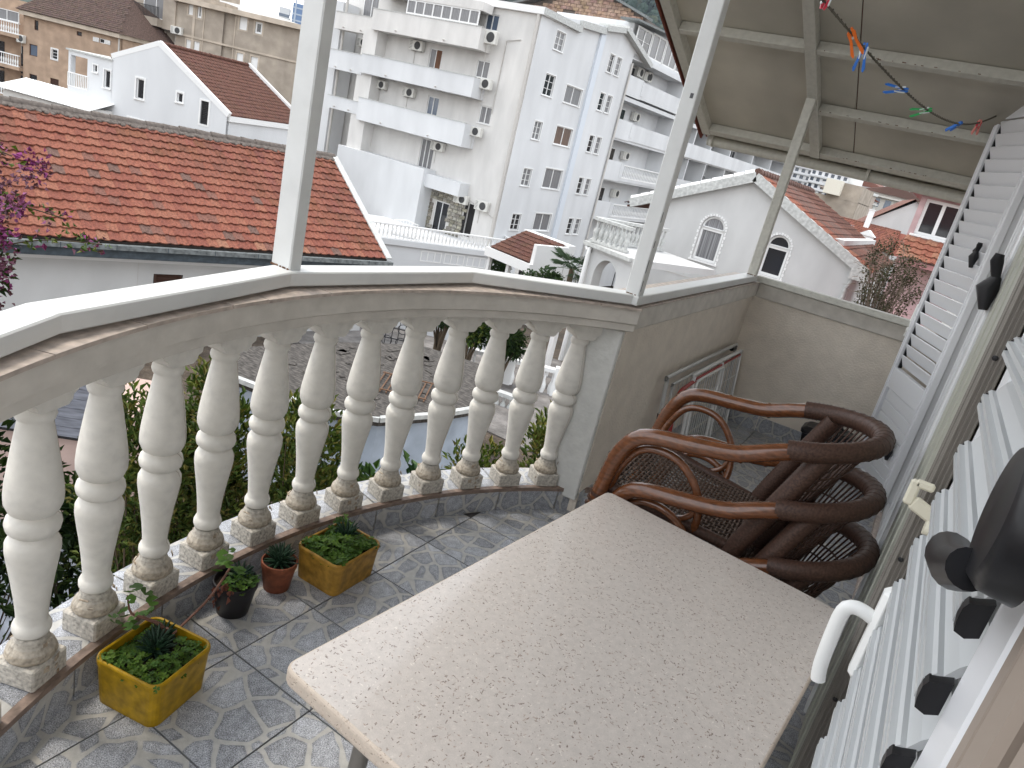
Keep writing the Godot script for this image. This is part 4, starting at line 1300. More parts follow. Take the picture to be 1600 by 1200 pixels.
func round_pot(called: String, label: String, at: Vector3, r0: float, r1: float, h: float, m: Material) -> Node3D:
	var o := thing(called, label, "flower pot", at)
	var b := B.new()
	b.lathe([Vector2(0, 0), Vector2(r0, 0.0), Vector2(lerpf(r0, r1, 0.8), h * 0.80), Vector2(r1 * 0.985, h * 0.81), Vector2(r1, h * 0.98), Vector2(r1 - 0.002, h), Vector2(r1 - 0.005, h), Vector2(r1 - 0.007, h * 0.8)], 32)
	part("pot", b, m, o)
	var s := B.new()
	s.lathe([Vector2(r1 - 0.006, h * 0.82), Vector2(0, h * 0.86)], 24)
	part("soil", s, M.soil, o)
	return o

func trefoil() -> ArrayMesh:
	var b := B.new()
	for k in 3:
		var a := TAU * k / 3
		var m := Transform3D(Basis(Vector3.UP, a), Vector3.ZERO)
		var p := [Vector3(0, 0, 0), Vector3(-0.55, 0.16, 0.55), Vector3(-0.42, 0.10, 0.95), Vector3(0, 0.0, 0.80), Vector3(0.42, 0.10, 0.95), Vector3(0.55, 0.16, 0.55)]
		b.quad(m * p[0], m * p[1], m * p[2], m * p[3], Vector3.UP)
		b.quad(m * p[0], m * p[3], m * p[4], m * p[5], Vector3.UP)
	return b.mesh()

func clover(label: String, at: Vector3, turn: float, hx: float, hz: float, n: int, s: float, tall: float, skip: Array):
	var o := thing("clover_plant", label, "plant", at, turn)
	var xf := []; var cols := []
	var st := B.new()
	for i in n:
		var x := rr(-hx, hx) * 0.96; var z := rr(-hz, hz) * 0.96
		var ok := true
		for q in skip:
			if Vector2(x - q[0], z - q[1]).length() < q[2]: ok = rng.randf() < 0.12
		if not ok: continue
		var h := tall * rr(0.25, 1.0) * (0.75 + 0.5 * sin(x * 30.0 + 1.0) * cos(z * 27.0))
		var tip := Vector3(x * 1.06 + rr(-0.01, 0.01), h, z * 1.06 + rr(-0.01, 0.01))
		if i % 4 == 0: st.tube(PackedVector3Array([Vector3(x, -0.004, z), tip]), 0.0008, 4, false)
		var sc := s * rr(0.6, 1.2)
		xf.append(Transform3D(Basis.from_euler(Vector3(rr(-0.5, 0.5), rr(0, TAU), rr(-0.5, 0.5))).scaled(Vector3(sc, sc, sc)), tip))
		var g := rr(0.65, 1.25)
		var y := rr(0, 1)
		cols.append(Color((0.050 + 0.045 * y) * g, (0.120 + 0.05 * y) * g, 0.020 * g))
	part("stems", st, mat("stem_green", lin(0.10, 0.16, 0.03), 0.6), o)
	scatter("leaves", trefoil(), M.leaf, xf, cols, o)

func rosette(label: String, at: Vector3, r: float, n: int, rows: int):
	var o := thing("succulent", label, "succulent", at)
	var b := B.new()
	for k in rows:
		for i in n:
			var a := TAU * i / n + k * 0.37 + rr(-0.12, 0.12)
			var lift := 0.25 + 0.32 * k + rr(-0.1, 0.1)
			var l := r * (1.0 - 0.13 * k) * rr(0.85, 1.1)
			var d := Vector3(cos(a), 0, sin(a))
			var g := rr(0.7, 1.2)
			b.k = Color(0.028 * g, 0.06 * g, 0.035 * g)
			b.tube(PackedVector3Array([Vector3(0, 0.006 * k, 0) + d * 0.006, d * l * 0.5 + Vector3(0, l * 0.5 * lift + 0.006 * k, 0), d * l * 0.85 + Vector3(0, l * 0.62 * lift + 0.012 * k, 0), d * l + Vector3(0, l * (0.70 * lift) + 0.012 * k, 0)]), PackedFloat32Array([0.006, 0.0055, 0.003, 0.0005]), 5, false)
	part("leaves", b, mat("succulent", Color(1, 1, 1), 0.4, {"vc": true}), o)

func geranium_leaf() -> ArrayMesh:
	var b := B.new()
	var n := 12
	for i in n:
		var a0 := lerpf(0.35, TAU - 0.35, float(i) / n) - PI / 2 ; var a1 := lerpf(0.35, TAU - 0.35, float(i + 1) / n) - PI / 2
		var r0 := 0.5 * (1.0 + 0.10 * sin(i * 2.2)); var r1 := 0.5 * (1.0 + 0.10 * sin((i + 1) * 2.2))
		b.tri(Vector3(0, 0, 0), Vector3(cos(a0) * r0, 0.10 + 0.05 * (i % 2), sin(a0) * r0), Vector3(cos(a1) * r1, 0.10 + 0.05 * ((i + 1) % 2), sin(a1) * r1), Vector3.UP, Vector3.UP, Vector3.UP)
	return b.mesh()

func pots():
	var y1 := Vector3(-1.455, 0, -1.085)
	tub("bright yellow square plastic tub of clover near the left table corner", y1, deg_to_rad(12), 0.113, 0.113, 0.152, M.tub_yellow)
	clover("clover carpet filling the near bright yellow tub", y1 + Vector3(0, 0.120, 0), deg_to_rad(12), 0.098, 0.098, 520, 0.0105, 0.035, [[0.01, -0.02, 0.045], [-0.03, -0.06, 0.04]])
	rosette("spiky dark succulent in the middle of the near yellow tub", y1 + Vector3(-0.02, 0.122, -0.015), 0.06, 11, 4)
	rosette("smaller spiky succulent at the back of the near yellow tub", y1 + Vector3(-0.055, 0.122, -0.06), 0.045, 10, 3)
	var y2 := Vector3(-1.520, 0, -1.885)
	tub("faded ochre plastic tub against the kerb farther along the balcony", y2, deg_to_rad(2), 0.108, 0.128, 0.14, M.tub_ochre)
	clover("taller leafy clover filling the far ochre tub", y2 + Vector3(0, 0.112, 0), deg_to_rad(2), 0.094, 0.112, 560, 0.0150, 0.055, [[0.0, -0.03, 0.03]])
	rosette("dark succulent behind the clover in the far ochre tub", y2 + Vector3(-0.02, 0.122, -0.05), 0.065, 11, 4)
	round_pot("flower_pot", "black round pot between the bright tub and the terracotta pot", Vector3(-1.598, 0, -1.475), 0.052, 0.074, 0.125, M.pot_black)
	round_pot("flower_pot", "terracotta coloured plastic pot beside the ochre tub", Vector3(-1.602, 0, -1.668), 0.046, 0.064, 0.115, M.terracotta)
	rosette("spiky succulent in the terracotta coloured pot", Vector3(-1.602, 0.10, -1.668), 0.065, 12, 4)
	rosette("spiky succulent in the black pot", Vector3(-1.605, 0.108, -1.50), 0.055, 11, 3)
	clover("pale clover sprigs in the black pot", Vector3(-1.575, 0.10, -1.47), 0.3, 0.045, 0.045, 60, 0.013, 0.05, [])
	# geranium: two bare stems from the near tub with round leaves at their ends
	var g := thing("geranium", "leggy geranium with two bare stems rising from the near tub", "plant", y1 + Vector3(-0.045, 0.118, -0.06))
	var st := B.new()
	var e1 := Vector3(-0.075, 0.155, 0.075); var e2 := Vector3(-0.085, 0.075, -0.285)
	st.tube(smooth_path([Vector3(0, 0, 0), Vector3(-0.006, 0.05, 0.005), Vector3(-0.035, 0.085, 0.045), Vector3(-0.06, 0.10, 0.07), e1], 14), PackedFloat32Array([0.006, 0.006, 0.006, 0.0058, 0.0056, 0.0054, 0.005, 0.0047, 0.0044, 0.004, 0.0036, 0.0034, 0.003, 0.0026, 0.002]), 7)
	st.tube(smooth_path([Vector3(0.004, 0, -0.004), Vector3(0.0, 0.022, -0.05), Vector3(-0.03, 0.05, -0.17), e2], 14), 0.004, 7)
	st.tube(PackedVector3Array([Vector3(0.002, 0, 0.002), Vector3(0.006, 0.05, 0.0)]), 0.0055, 7)
	part("stem", st, mat("stem_brown", lin(0.17, 0.085, 0.06), 0.7), g)
	var xf := []; var cols := []
	for i in 26:
		var near_ := i < 15
		var c := (Vector3(-0.065, 0.12, 0.07) if near_ else e2 + Vector3(0, 0.02, 0)) + rand_dir() * (0.055 if near_ else 0.045)
		xf.append(aim(Vector3(rr(-0.5, 0.5), rr(0.0, 0.3), 1).rotated(Vector3.UP, rr(0, TAU)), c, rr(0.02, 0.042), rr(-0.8, 0.8)))
		var y := rr(0.7, 1.3)
		cols.append(Color(0.075 * y, 0.15 * y, 0.03 * y))
	scatter("leaves", geranium_leaf(), M.leaf, xf, cols, g)
	xf = []; cols = []
	for i in 22:
		var c := Vector3(-0.052, 0.02, -0.235) + rand_dir() * Vector3(0.03, 0.04, 0.03)
		xf.append(aim(Vector3(0, -1, 0) + rand_dir() * 0.5, c, rr(0.012, 0.022)))
		cols.append(Color(0.20, 0.075, 0.055) * rr(0.7, 1.2))
	scatter("withered_petals", leaf_mesh(0.8, 1.4), M.leaf, xf, cols, g)

# ---------------------------------------------------------------- washing line with pegs
func washing_line():
	var p0 := Vector3(-0.475, 2.185, -2.05); var p1 := Vector3(-0.045, 2.47, -5.46)
	var pt := func(t: float) -> Vector3: return p0.lerp(p1, t) + Vector3(0.05, -0.165, 0) * sin(PI * clampf(t, 0, 1)) * 0.9
	var ln := thing("washing_line", "thin twisted washing line strung below the canopy to the far shutter", "washing line")
	var b := B.new()
	var p := PackedVector3Array()
	p.append(Vector3(-0.62, 2.16, -0.9))
	for i in 41: p.append(pt.call(i / 40.0))
	b.tube(p, 0.0030, 6)
	for i in 90:
		var t := i / 90.0
		b.cbox(pt.call(t) + Vector3(0, 0.001, 0), Vector3(0.0065, 0.0045, 0.012), Basis.from_euler(Vector3(0.6, 0.3, 0.8)), 0.001)
	part("cord", b, M.cord, ln)
	# label, t, colour of the handles, colour of the jaws, rotation (euler)
	var specs := [
		["red clothes peg at the top end of the line", 0.005, "peg_red", "peg_white", Vector3(0.2, 0.4, 3.0)],
		["orange clothes peg lying along the line", 0.075, "peg_orange", "peg_orange", Vector3(0.3, 0.2, 0.62)],
		["blue and white clothes peg hanging open below the orange one", 0.115, "peg_blue", "peg_white", Vector3(0.1, 0.1, 0.05)],
		["blue and white clothes peg lying sideways in the middle of the line", 0.265, "peg_blue", "peg_white", Vector3(0.2, 0.3, -1.45)],
		["green and white clothes peg lying sideways", 0.39, "peg_green", "peg_white", Vector3(0.2, 0.2, -1.2)],
		["small blue clothes peg seen end on", 0.60, "peg_blue", "peg_blue", Vector3(1.0, 1.2, 0.4)],
		["red and pink clothes pegs crossed beside the far shutter", 0.78, "peg_pink", "peg_red", Vector3(0.3, 0.5, 0.1)]]
	for s in specs:
		var o := thing("clothes_peg", s[0], "clothes peg", pt.call(s[1]), 0.0, "clothes pegs on the washing line")
		o.rotation = s[4]
		for sg in [-1.0, 1.0]:
			var a := B.new()
			# lever: jaw above the cord, wide handle below
			var poly := PackedVector2Array([Vector2(0.001, 0.016), Vector2(0.006, 0.018), Vector2(0.0085, 0.008), Vector2(0.0085, -0.012), Vector2(0.018, -0.060), Vector2(0.0145, -0.072), Vector2(0.010, -0.068), Vector2(0.003, -0.020), Vector2(0.0015, -0.004)])
			var q := PackedVector2Array()
			for v in poly: q.append(Vector2(v.x * sg * 0.95, v.y * 0.88))
			a.prism(q, -0.006, 0.006)
			var lv := part("lever", a, M[s[2]], o)
			var w := B.new()
			w.cbox(Vector3(0.0075 * sg, -0.012, 0), Vector3(0.006, 0.036, 0.0135), Basis(Vector3(0, 0, 1), -0.05 * sg), 0.002)
			part("grip", w, M[s[3]], lv)
		var sp := B.new()
		sp.tube(PackedVector3Array([Vector3(0, -0.012, -0.0085), Vector3(0, -0.012, 0.0085)]), 0.0032, 8)
		part("spring", sp, M.steel_rack, o)

# ---------------------------------------------------------------- buildings
func win(p: Node3D, s0: float, s1: float, y0: float, y1: float, o := {}) -> MeshInstance3D:
	var d: float = o.get("d", 0.0)
	var fw: float = o.get("fw", 0.055)
	var b := B.new()
	b.box(s0, s0 + fw, y0, y1, d - 0.13, d - 0.06); b.box(s1 - fw, s1, y0, y1, d - 0.13, d - 0.06)
	b.box(s0 + fw, s1 - fw, y0, y0 + fw, d - 0.13, d - 0.06); b.box(s0 + fw, s1 - fw, y1 - fw, y1, d - 0.13, d - 0.06)
	var n: int = o.get("mull", 1)
	for i in n:
		var x := lerpf(s0, s1, (i + 1.0) / (n + 1))
		b.box(x - fw * 0.55, x + fw * 0.55, y0 + fw, y1 - fw, d - 0.125, d - 0.058)
	for i in int(o.get("bars", 0)):
		var y := lerpf(y0, y1, (i + 1.0) / (int(o.bars) + 1))
		b.box(s0 + fw, s1 - fw, y - 0.014, y + 0.014, d - 0.12, d - 0.066)
	var f := part(o.get("name", "window"), b, o.get("frame", M.trim_white), p)
	var g := B.new()
	g.box(s0 + fw * 0.5, s1 - fw * 0.5, y0 + fw * 0.5, y1 - fw * 0.5, d - 0.11, d - 0.1)
	part("pane", g, o.get("glass", M.glass_dark), f)
	if o.get("sill", true):
		var s := B.new()
		s.cbox(Vector3((s0 + s1) / 2, y0 - 0.03, d + 0.0), Vector3(s1 - s0 + 0.16, 0.06, 0.16), Basis.IDENTITY, 0.01)
		part("sill", s, M.trim_white, f)
	if o.has("surround"):
		var w: float = o.surround
		var t := B.new()
		t.box(s0 - w, s0, y0 - w, y1 + w, d - 0.02, d + 0.025); t.box(s1, s1 + w, y0 - w, y1 + w, d - 0.02, d + 0.025)
		t.box(s0, s1, y1, y1 + w, d - 0.02, d + 0.024); t.box(s0, s1, y0 - w, y0, d - 0.02, d + 0.024)
		part("surround", t, o.get("smat", M.trim_white), f)
	return f

func shut(p: Node3D, s0: float, s1: float, y0: float, y1: float, m: Material, d := 0.0):
	# closed slatted shutter
	var b := B.new()
	b.box(s0, s1, y0, y1, d - 0.10, d - 0.06)
	var n := int((y1 - y0) / 0.08)
	for i in n:
		b.cbox(Vector3((s0 + s1) / 2, y0 + (y1 - y0) * (i + 0.5) / n, d - 0.05), Vector3(s1 - s0 - 0.08, 0.055, 0.02), Basis(Vector3.RIGHT, 0.5))
	b.box(s0, s0 + 0.045, y0, y1, d - 0.06, d - 0.025); b.box(s1 - 0.045, s1, y0, y1, d - 0.06, d - 0.025)
	part("shutter", b, m, p)

func aircon(p: Node3D, s0: float, s1: float, y0: float, y1: float, d := 0.0, side := 0.0):
	var o := Node3D.new()
	o.name = "air_conditioner"
	p.add_child(o, true)
	o.position = Vector3((s0 + s1) / 2, (y0 + y1) / 2, d + 0.22)
	o.rotation.y = side
	var w := s1 - s0; var h := y1 - y0
	var b := B.new()
	b.cbox(Vector3.ZERO, Vector3(w, h, 0.34), Basis.IDENTITY, 0.02)
	for x in [-0.3, 0.3]: b.box(x * w - 0.02, x * w + 0.02, -h / 2 - 0.04, -h / 2, -0.2, 0.18)
	part("casing", b, M.ac_white, o)
	var f := B.new()
	f.lathe([Vector2(0, 0.005), Vector2(h * 0.36, 0.005), Vector2(h * 0.38, 0.0), Vector2(h * 0.40, 0.012)], 20, Transform3D(Basis(Vector3.RIGHT, PI / 2), Vector3(w * 0.14, 0, 0.172)))
	part("fan", f, M.ac_dark, o)
	var g := B.new()
	for i in 6: g.box(-w * 0.44, -w * 0.24, lerpf(-h * 0.36, h * 0.36, i / 5.0) - 0.012, lerpf(-h * 0.36, h * 0.36, i / 5.0) + 0.012, 0.165, 0.178)
	part("grille", g, M.ac_dark, o)
	var pp := B.new()
	pp.tube(PackedVector3Array([Vector3(-w * 0.2, -h / 2, -0.17), Vector3(-w * 0.2, -h / 2 - 0.9, -0.19)]), 0.018, 6)
	part("pipe", pp, M.pipe_gray, o)

func small_baluster() -> ArrayMesh:
	if T.has("smallbal"): return T.smallbal
	var b := B.new()
	b.lathe([Vector2(0.07, 0), Vector2(0.07, 0.06), Vector2(0.04, 0.09), Vector2(0.075, 0.24), Vector2(0.07, 0.34), Vector2(0.03, 0.46), Vector2(0.035, 0.6), Vector2(0.03, 0.64), Vector2(0.06, 0.70)], 8)
	T["smallbal"] = b.mesh()
	return T.smallbal

func railing(p: Node3D, a: Vector3, c: Vector3, step: float, h := 0.85, m: Material = null):
	# row of little balusters with a hand rail, in the parent's coordinates
	if m == null: m = M.trim_white
	var d := c - a
	var n := int(d.length() / step)
	var r := B.new()
	r.bar(a + Vector3(0, h, 0), c + Vector3(0, h, 0), 0.2, 0.09)
	r.bar(a + Vector3(0, 0.03, 0), c + Vector3(0, 0.03, 0), 0.2, 0.07)
	part("hand_rail", r, m, p)
	for i in n:
		var o := part("baluster", small_baluster(), m, p)
		o.position = a + d * ((i + 0.5) / n) + Vector3(0, 0.06, 0)
		o.scale = Vector3(1, (h - 0.1) / 0.70, 1)

func picket(p: Node3D, a: Vector3, c: Vector3, step: float, h: float, m: Material):
	var d := c - a
	var n := int(d.length() / step)
	var r := B.new()
	r.bar(a + Vector3(0, h, 0), c + Vector3(0, h, 0), 0.06, 0.05)
	r.bar(a + Vector3(0, 0.06, 0), c + Vector3(0, 0.06, 0), 0.05, 0.04)
	for i in n + 1:
		r.bar(a + d * (float(i) / n) + Vector3(0, 0.06, 0), a + d * (float(i) / n) + Vector3(0, h, 0), 0.045, 0.03, d.normalized())
	part("railing", r, m, p)

var tile_shapes := []
func roof_tile_meshes(w: float, l: float) -> Array:
	var out := []
	for v in 3:
		var b := B.new()
		var xs := [0.0, 0.12, 0.24, 0.38, 0.52, 0.76, 1.02]
		var zs := [0.006, 0.022, 0.034, 0.026, 0.010, 0.004, 0.007]
		var a := rr(-0.05, 0.05)
		for i in 6:
			var p0 := Vector3(xs[i] * w, 0, zs[i] + 0.038 + a * 0.03); var p1 := Vector3(xs[i + 1] * w, 0, zs[i + 1] + 0.038 + a * 0.03)
			var q0 := Vector3(xs[i] * w, l * 1.12, zs[i]); var q1 := Vector3(xs[i + 1] * w, l * 1.12, zs[i + 1])
			b.quad(p0, p1, q1, q0, Vector3(0, 0, 1))
			b.quad(p0, p1, p1 - Vector3(0, 0, 0.026), p0 - Vector3(0, 0, 0.026), Vector3(0, -1, 0))
		out.append(b.mesh())
	return out

# tiles over a slope: o corner at the left end of the eave, u along it, s up the slope (unit, parent coordinates); the nearest `most` become parts
func tile_roof(p: Node3D, o: Vector3, u: Vector3, s: Vector3, cols: int, rows: int, w: float, l: float, mats: Array, most: int, merged: Material, keep = null):
	var nn := u.cross(s).normalized()
	var shapes := roof_tile_meshes(w, l)
	var all := []
	for i in cols:
		for j in rows:
			if keep != null and not keep.call(i, j): continue
			var at := o + u * (i * w) + s * (j * l)
			var wp := p.transform * at
			var pref := wp.distance_to(Vector3(0, 1.7, 0))
			var scr := wp - Vector3(0, 1.7, 0)
			if rad_to_deg(atan2(scr.x, -scr.z)) < -64.0: pref += 50.0
			all.append([pref, at, i, j])
	all.sort_custom(func(a, b): return a[0] < b[0])
	var mb := B.new()
	for k in all.size():
		var e = all[k]
		var bs := Basis(u, s, nn)
		bs = bs * Basis.from_euler(Vector3(rr(-0.012, 0.012), rr(-0.015, 0.015), rr(-0.012, 0.012)))
		var at: Vector3 = e[1] + nn * rr(-0.003, 0.005)
		if k < most:
			var t := part("tile", shapes[rng.randi() % 3], mats[mini(int(absf(rng.randfn(0, 1.0)) * 2.0), mats.size() - 1)], p)
			t.transform = Transform3D(bs, at)
		else:
			var g := rr(0.72, 1.2)
			mb.k = Color(g, g * rr(0.9, 1.08), g * rr(0.9, 1.1))
			var a: ArrayMesh = shapes[rng.randi() % 3]
			var arr := a.surface_get_arrays(0)
			var vv: PackedVector3Array = arr[Mesh.ARRAY_VERTEX]; var nv: PackedVector3Array = arr[Mesh.ARRAY_NORMAL]
			for q in vv.size():
				mb.v.append(bs * vv[q] + at); mb.n.append(bs * nv[q]); mb.t.append(Vector2.ZERO); mb.c.append(mb.k)
	if mb.v.size(): part("roof_tiles", mb, merged, p, "stuff")

# ridge caps between two points
func ridge(p: Node3D, a: Vector3, c: Vector3, r: float, m: Material, step := 0.36):
	var d := c - a
	var n := int(d.length() / step)
	var b := B.new()
	for i in n:
		var q0 := a + d * (float(i) / n); var q1 := a + d * ((i + 1.12) / n)
		b.tube(PackedVector3Array([q0 + Vector3(0, rr(0, 0.02), 0), q1 + Vector3(0, rr(0, 0.02), 0)]), PackedFloat32Array([r * 1.08, r * 0.9]), 8)
	part("ridge_cap", b, m, p)

func house_tiled():
	var h := facade("tiled_house", "low white house with a long weathered orange tile roof behind the left post", "house", Vector3(-14.04, 0, -6.64), 16.0)
	var wall := B.new()
	wall.skin(-3.0, 8.0, -4.6, -2.0, [[2.76, 3.36, -3.45, -2.74]], -0.45)
	wall.box(-3.0, 8.0, -4.6, -2.05, -7.4, -0.62)
	part("wall", wall, M.plaster_gray, h)
	var cn := B.new()
	cn.box(-3.0, 8.0, -2.50, -2.36, -0.46, -0.40)
	part("cornice", cn, M.trim_white, h)
	shut(h, 2.78, 3.34, -3.43, -2.76, M.shutter_brown, -0.45)
	var c30 := cos(deg_to_rad(30.0)); var s30 := sin(deg_to_rad(30.0))
	var up := Vector3(0, s30, -c30)
	var dk := B.new()
	var nn := Vector3.RIGHT.cross(up)
	dk.cbox(Vector3(2.55, -2.0, 0) + up * 1.93 - nn * 0.05, Vector3(11.25, 3.86, 0.07), Basis(Vector3.RIGHT, up, nn))
	dk.cbox(Vector3(2.55, -2.0 + 3.84 * s30 * 2 - 3.84 * s30, -3.84 * c30) + Vector3(0, -1.93 * s30, -1.93 * c30) - Vector3(0, 0.05, 0), Vector3(11.25, 3.86, 0.07), Basis(Vector3.RIGHT, Vector3(0, -s30, -c30), Vector3(0, c30, -s30)))
	part("roof_deck", dk, M.seam, h)
	tile_roof(h, Vector3(-2.9, -2.0, 0), Vector3.RIGHT, up, 52, 15, 0.212, 0.257, [M.tile0, M.tile1, M.tile2, M.tile3, M.tile4, M.tile5], 300, M.tile_mix)
	ridge(h, Vector3(-3.0, -2.0, 0) + up * 3.88, Vector3(8.16, -2.0, 0) + up * 3.88, 0.105, M.mortar)
	var mo := B.new()
	for i in 160:
		var x := -2.95 + 11.1 * i / 160.0
		mo.cbox(Vector3(x, -2.0, 0) + up * (3.76 + rr(-0.03, 0.03)) + nn * 0.045, Vector3(0.10, 0.16 + rr(-0.05, 0.05), 0.05), Basis(Vector3.RIGHT, up, nn) * Basis(Vector3(0, 0, 1), rr(-0.4, 0.4)), 0.015)
	part("ridge_mortar", mo, M.mortar, h)
	var vg := B.new()
	vg.cbox(Vector3(8.20, -2.0, 0) + up * 1.93 + nn * 0.045, Vector3(0.17, 3.9, 0.05), Basis(Vector3.RIGHT, up, nn), 0.01)
	part("verge", vg, M.trim_old, h)
	var gt := B.new()
	gt.box(-3.0, 8.27, -2.13, -2.035, 0.03, 0.15)
	part("gutter", gt, M.gutter_light, h)
	var fs := B.new()
	fs.box(-3.0, 8.25, -2.30, -2.13, -0.02, 0.06)
	fs.box(-3.0, 8.2, -2.32, -2.30, -0.45, 0.05)
	part("fascia", fs, M.gutter_dark, h)
	var gs := B.new()
	for i in 10: gs.box(-1.0 + i * 0.95, -0.985 + i * 0.95, -2.132, -2.03, 0.149, 0.154)
	part("gutter_joint", gs, M.gutter_dark, h)
	var cr := B.new()
	cr.cbox(Vector3(2.45, -2.9, -0.448), Vector3(0.008, 1.1, 0.004))
	part("wall_crack", cr, M.pipe_gray, h)

func syk(y: float, k: float) -> float: return 1.718 + (y - 1.718) * k

func white_gable_house():
	var k := 1.324
	var h := facade("gable_house", "white gabled house with a brown tile roof behind the orange roof", "house", Vector3(-38.46, 0, -23.38), 76.0)
	var hs := [[1.50, 1.98, -1.03, -0.06], [3.99, 4.33, -0.69, -0.24], [5.43, 5.89, -1.42, -0.32], [1.12, 2.40, -2.95, -2.07]]
	var b := B.new()
	b.skin_top([Vector2(0, 0.58), Vector2(2.73, 1.72), Vector2(6.98, -0.70)], -7.0, hs)
	b.prism(PackedVector2Array([Vector2(0, -0.75), Vector2(6.9, -0.75), Vector2(2.73, 1.66), Vector2(0, 0.52)]), -7.2, -0.18)
	b.box(0, 6.98, -7.0, -0.75, -7.4, -0.18)
	part("wall", b, M.plaster_white, h)
	win(h, 1.50, 1.98, -1.03, -0.06, {"mull": 0, "surround": 0.09, "fw": 0.05})
	win(h, 3.99, 4.33, -0.69, -0.24, {"mull": 0, "surround": 0.09, "fw": 0.04})
	shut(h, 5.45, 5.87, -1.40, -0.34, M.iron)
	var sr := B.new()
	for e in [[5.34, 5.43, -1.5, -0.24], [5.89, 5.98, -1.5, -0.24], [5.43, 5.89, -0.32, -0.24], [5.43, 5.89, -1.5, -1.42]]: sr.box(e[0], e[1], e[2], e[3], -0.02, 0.024)
	part("surround", sr, M.trim_white, h)
	win(h, 1.12, 2.40, -2.95, -2.07, {"mull": 1, "surround": 0.1})
	# the right side and the roof run back along local (-z, turned 90 degrees)
	var dr := Vector3(6.98, -0.70, 0) - Vector3(2.73, 1.72, 0)
	var sl := -dr.normalized()
	var back := Vector3(0, 0, -1)
	var rd := B.new()
	var nn := back.cross(sl).normalized()
	if nn.y < 0: nn = -nn
	rd.cbox((Vector3(6.98, -0.70, 0) + Vector3(2.73, 1.72, 0)) / 2 + back * 3.6 + nn * 0.02, Vector3(7.2, dr.length() + 0.1, 0.06), Basis(back, sl, back.cross(sl)))
	var d2 := Vector3(-0.15, 0.52, 0) - Vector3(2.73, 1.72, 0)
	rd.cbox((Vector3(-0.15, 0.52, 0) + Vector3(2.73, 1.72, 0)) / 2 + back * 3.6 + Vector3(0, 0.05, 0), Vector3(7.2, d2.length(), 0.06), Basis(back, -d2.normalized(), back.cross(-d2.normalized())))
	part("roof_deck", rd, M.tile_brown, h)
	tile_roof(h, Vector3(7.02, -0.70, -0.25), back, sl, 27, 16, 0.245, 0.305, [M.tile_brown], 0, M.tile_brown)
	ridge(h, Vector3(2.73, 1.80, -0.2), Vector3(2.73, 1.80, -7.0), 0.10, M.tile_brown)
	var vg := B.new()
	for z in [-0.06, -6.95]:
		vg.bar(Vector3(7.06, -0.68, z), Vector3(2.70, 1.82, z), 0.26, 0.17, Vector3(0, 0, 1))
	vg.bar(Vector3(-0.12, 0.66, -0.06), Vector3(2.72, 1.80, -0.06), 0.24, 0.14, Vector3(0, 0, 1))
	part("verge", vg, M.trim_white, h)
	var ev := B.new()
	ev.box(6.9, 7.1, -0.98, -0.72, -7.0, -0.1)
	part("eave", ev, M.trim_white, h)
	# lower annex with a covered balcony on its left, and a tin lean-to
	var a := facade("annex", "small white annex with an open balcony left of the white gabled house", "house", Vector3(-38.46, 0, -23.38), 76.0)
	var ab := B.new()
	ab.skin(-2.85, -0.03, -3.0, 0.44, [[-2.70, -1.62, -1.30, 0.24], [-0.54, -0.14, -0.92, -0.05], [-1.24, -0.98, -0.30, 0.05]], -0.02, 0.3)
	ab.box(-2.85, -0.03, 0.30, 0.43, -2.6, -0.03)
	ab.box(-2.85, -0.03, -3.0, -1.30, -2.6, -0.33)
	ab.box(-1.60, -0.03, -1.30, 0.30, -2.6, -0.33)
	ab.box(-2.85, -1.6, -1.30, 0.30, -2.6, -2.2)
	part("wall", ab, M.plaster_white, a)
	win(a, -0.54, -0.14, -0.92, -0.05, {"mull": 0, "d": -0.02, "surround": 0.06, "fw": 0.05})
	win(a, -1.24, -0.98, -0.30, 0.05, {"mull": 0, "d": -0.02, "surround": 0.06, "fw": 0.04})
	picket(a, Vector3(-2.82, -1.34, 0.0), Vector3(-1.56, -1.34, 0.0), 0.11, 0.72, M.trim_white)
	var ar := B.new()
	ar.box(-2.95, 0.0, 0.44, 0.52, -2.7, 0.06)
	part("roof_edge", ar, M.trim_old, a)
	var l := facade("lean_to", "low lean-to with a pale corrugated roof below the annex", "shed", Vector3(-38.46, 0, -23.38), 76.0)
	var lb := B.new()
	lb.skin(-5.6, 0.1, -4.4, -2.2, [[-1.4, -0.85, -2.75, -2.3]], 1.3, 0.1)
	lb.box(-5.6, 0.1, -4.4, -2.0, -0.3, 1.18)
	part("wall", lb, M.plaster_warm, l)
	win(l, -1.4, -0.85, -2.75, -2.3, {"d": 1.3, "mull": 2, "fw": 0.03, "sill": false})
	var lr := B.new()
	for i in 30:
		var x := -5.9 + i * 0.205
		lr.cbox(Vector3(x, -1.80, 0.62), Vector3(0.12, 0.05, 2.0), Basis(Vector3.RIGHT, 0.30), 0.02)
		lr.cbox(Vector3(x + 0.1, -1.815, 0.62), Vector3(0.12, 0.03, 2.0), Basis(Vector3.RIGHT, 0.30))
	part("roof", lr, M.trim_white, l)

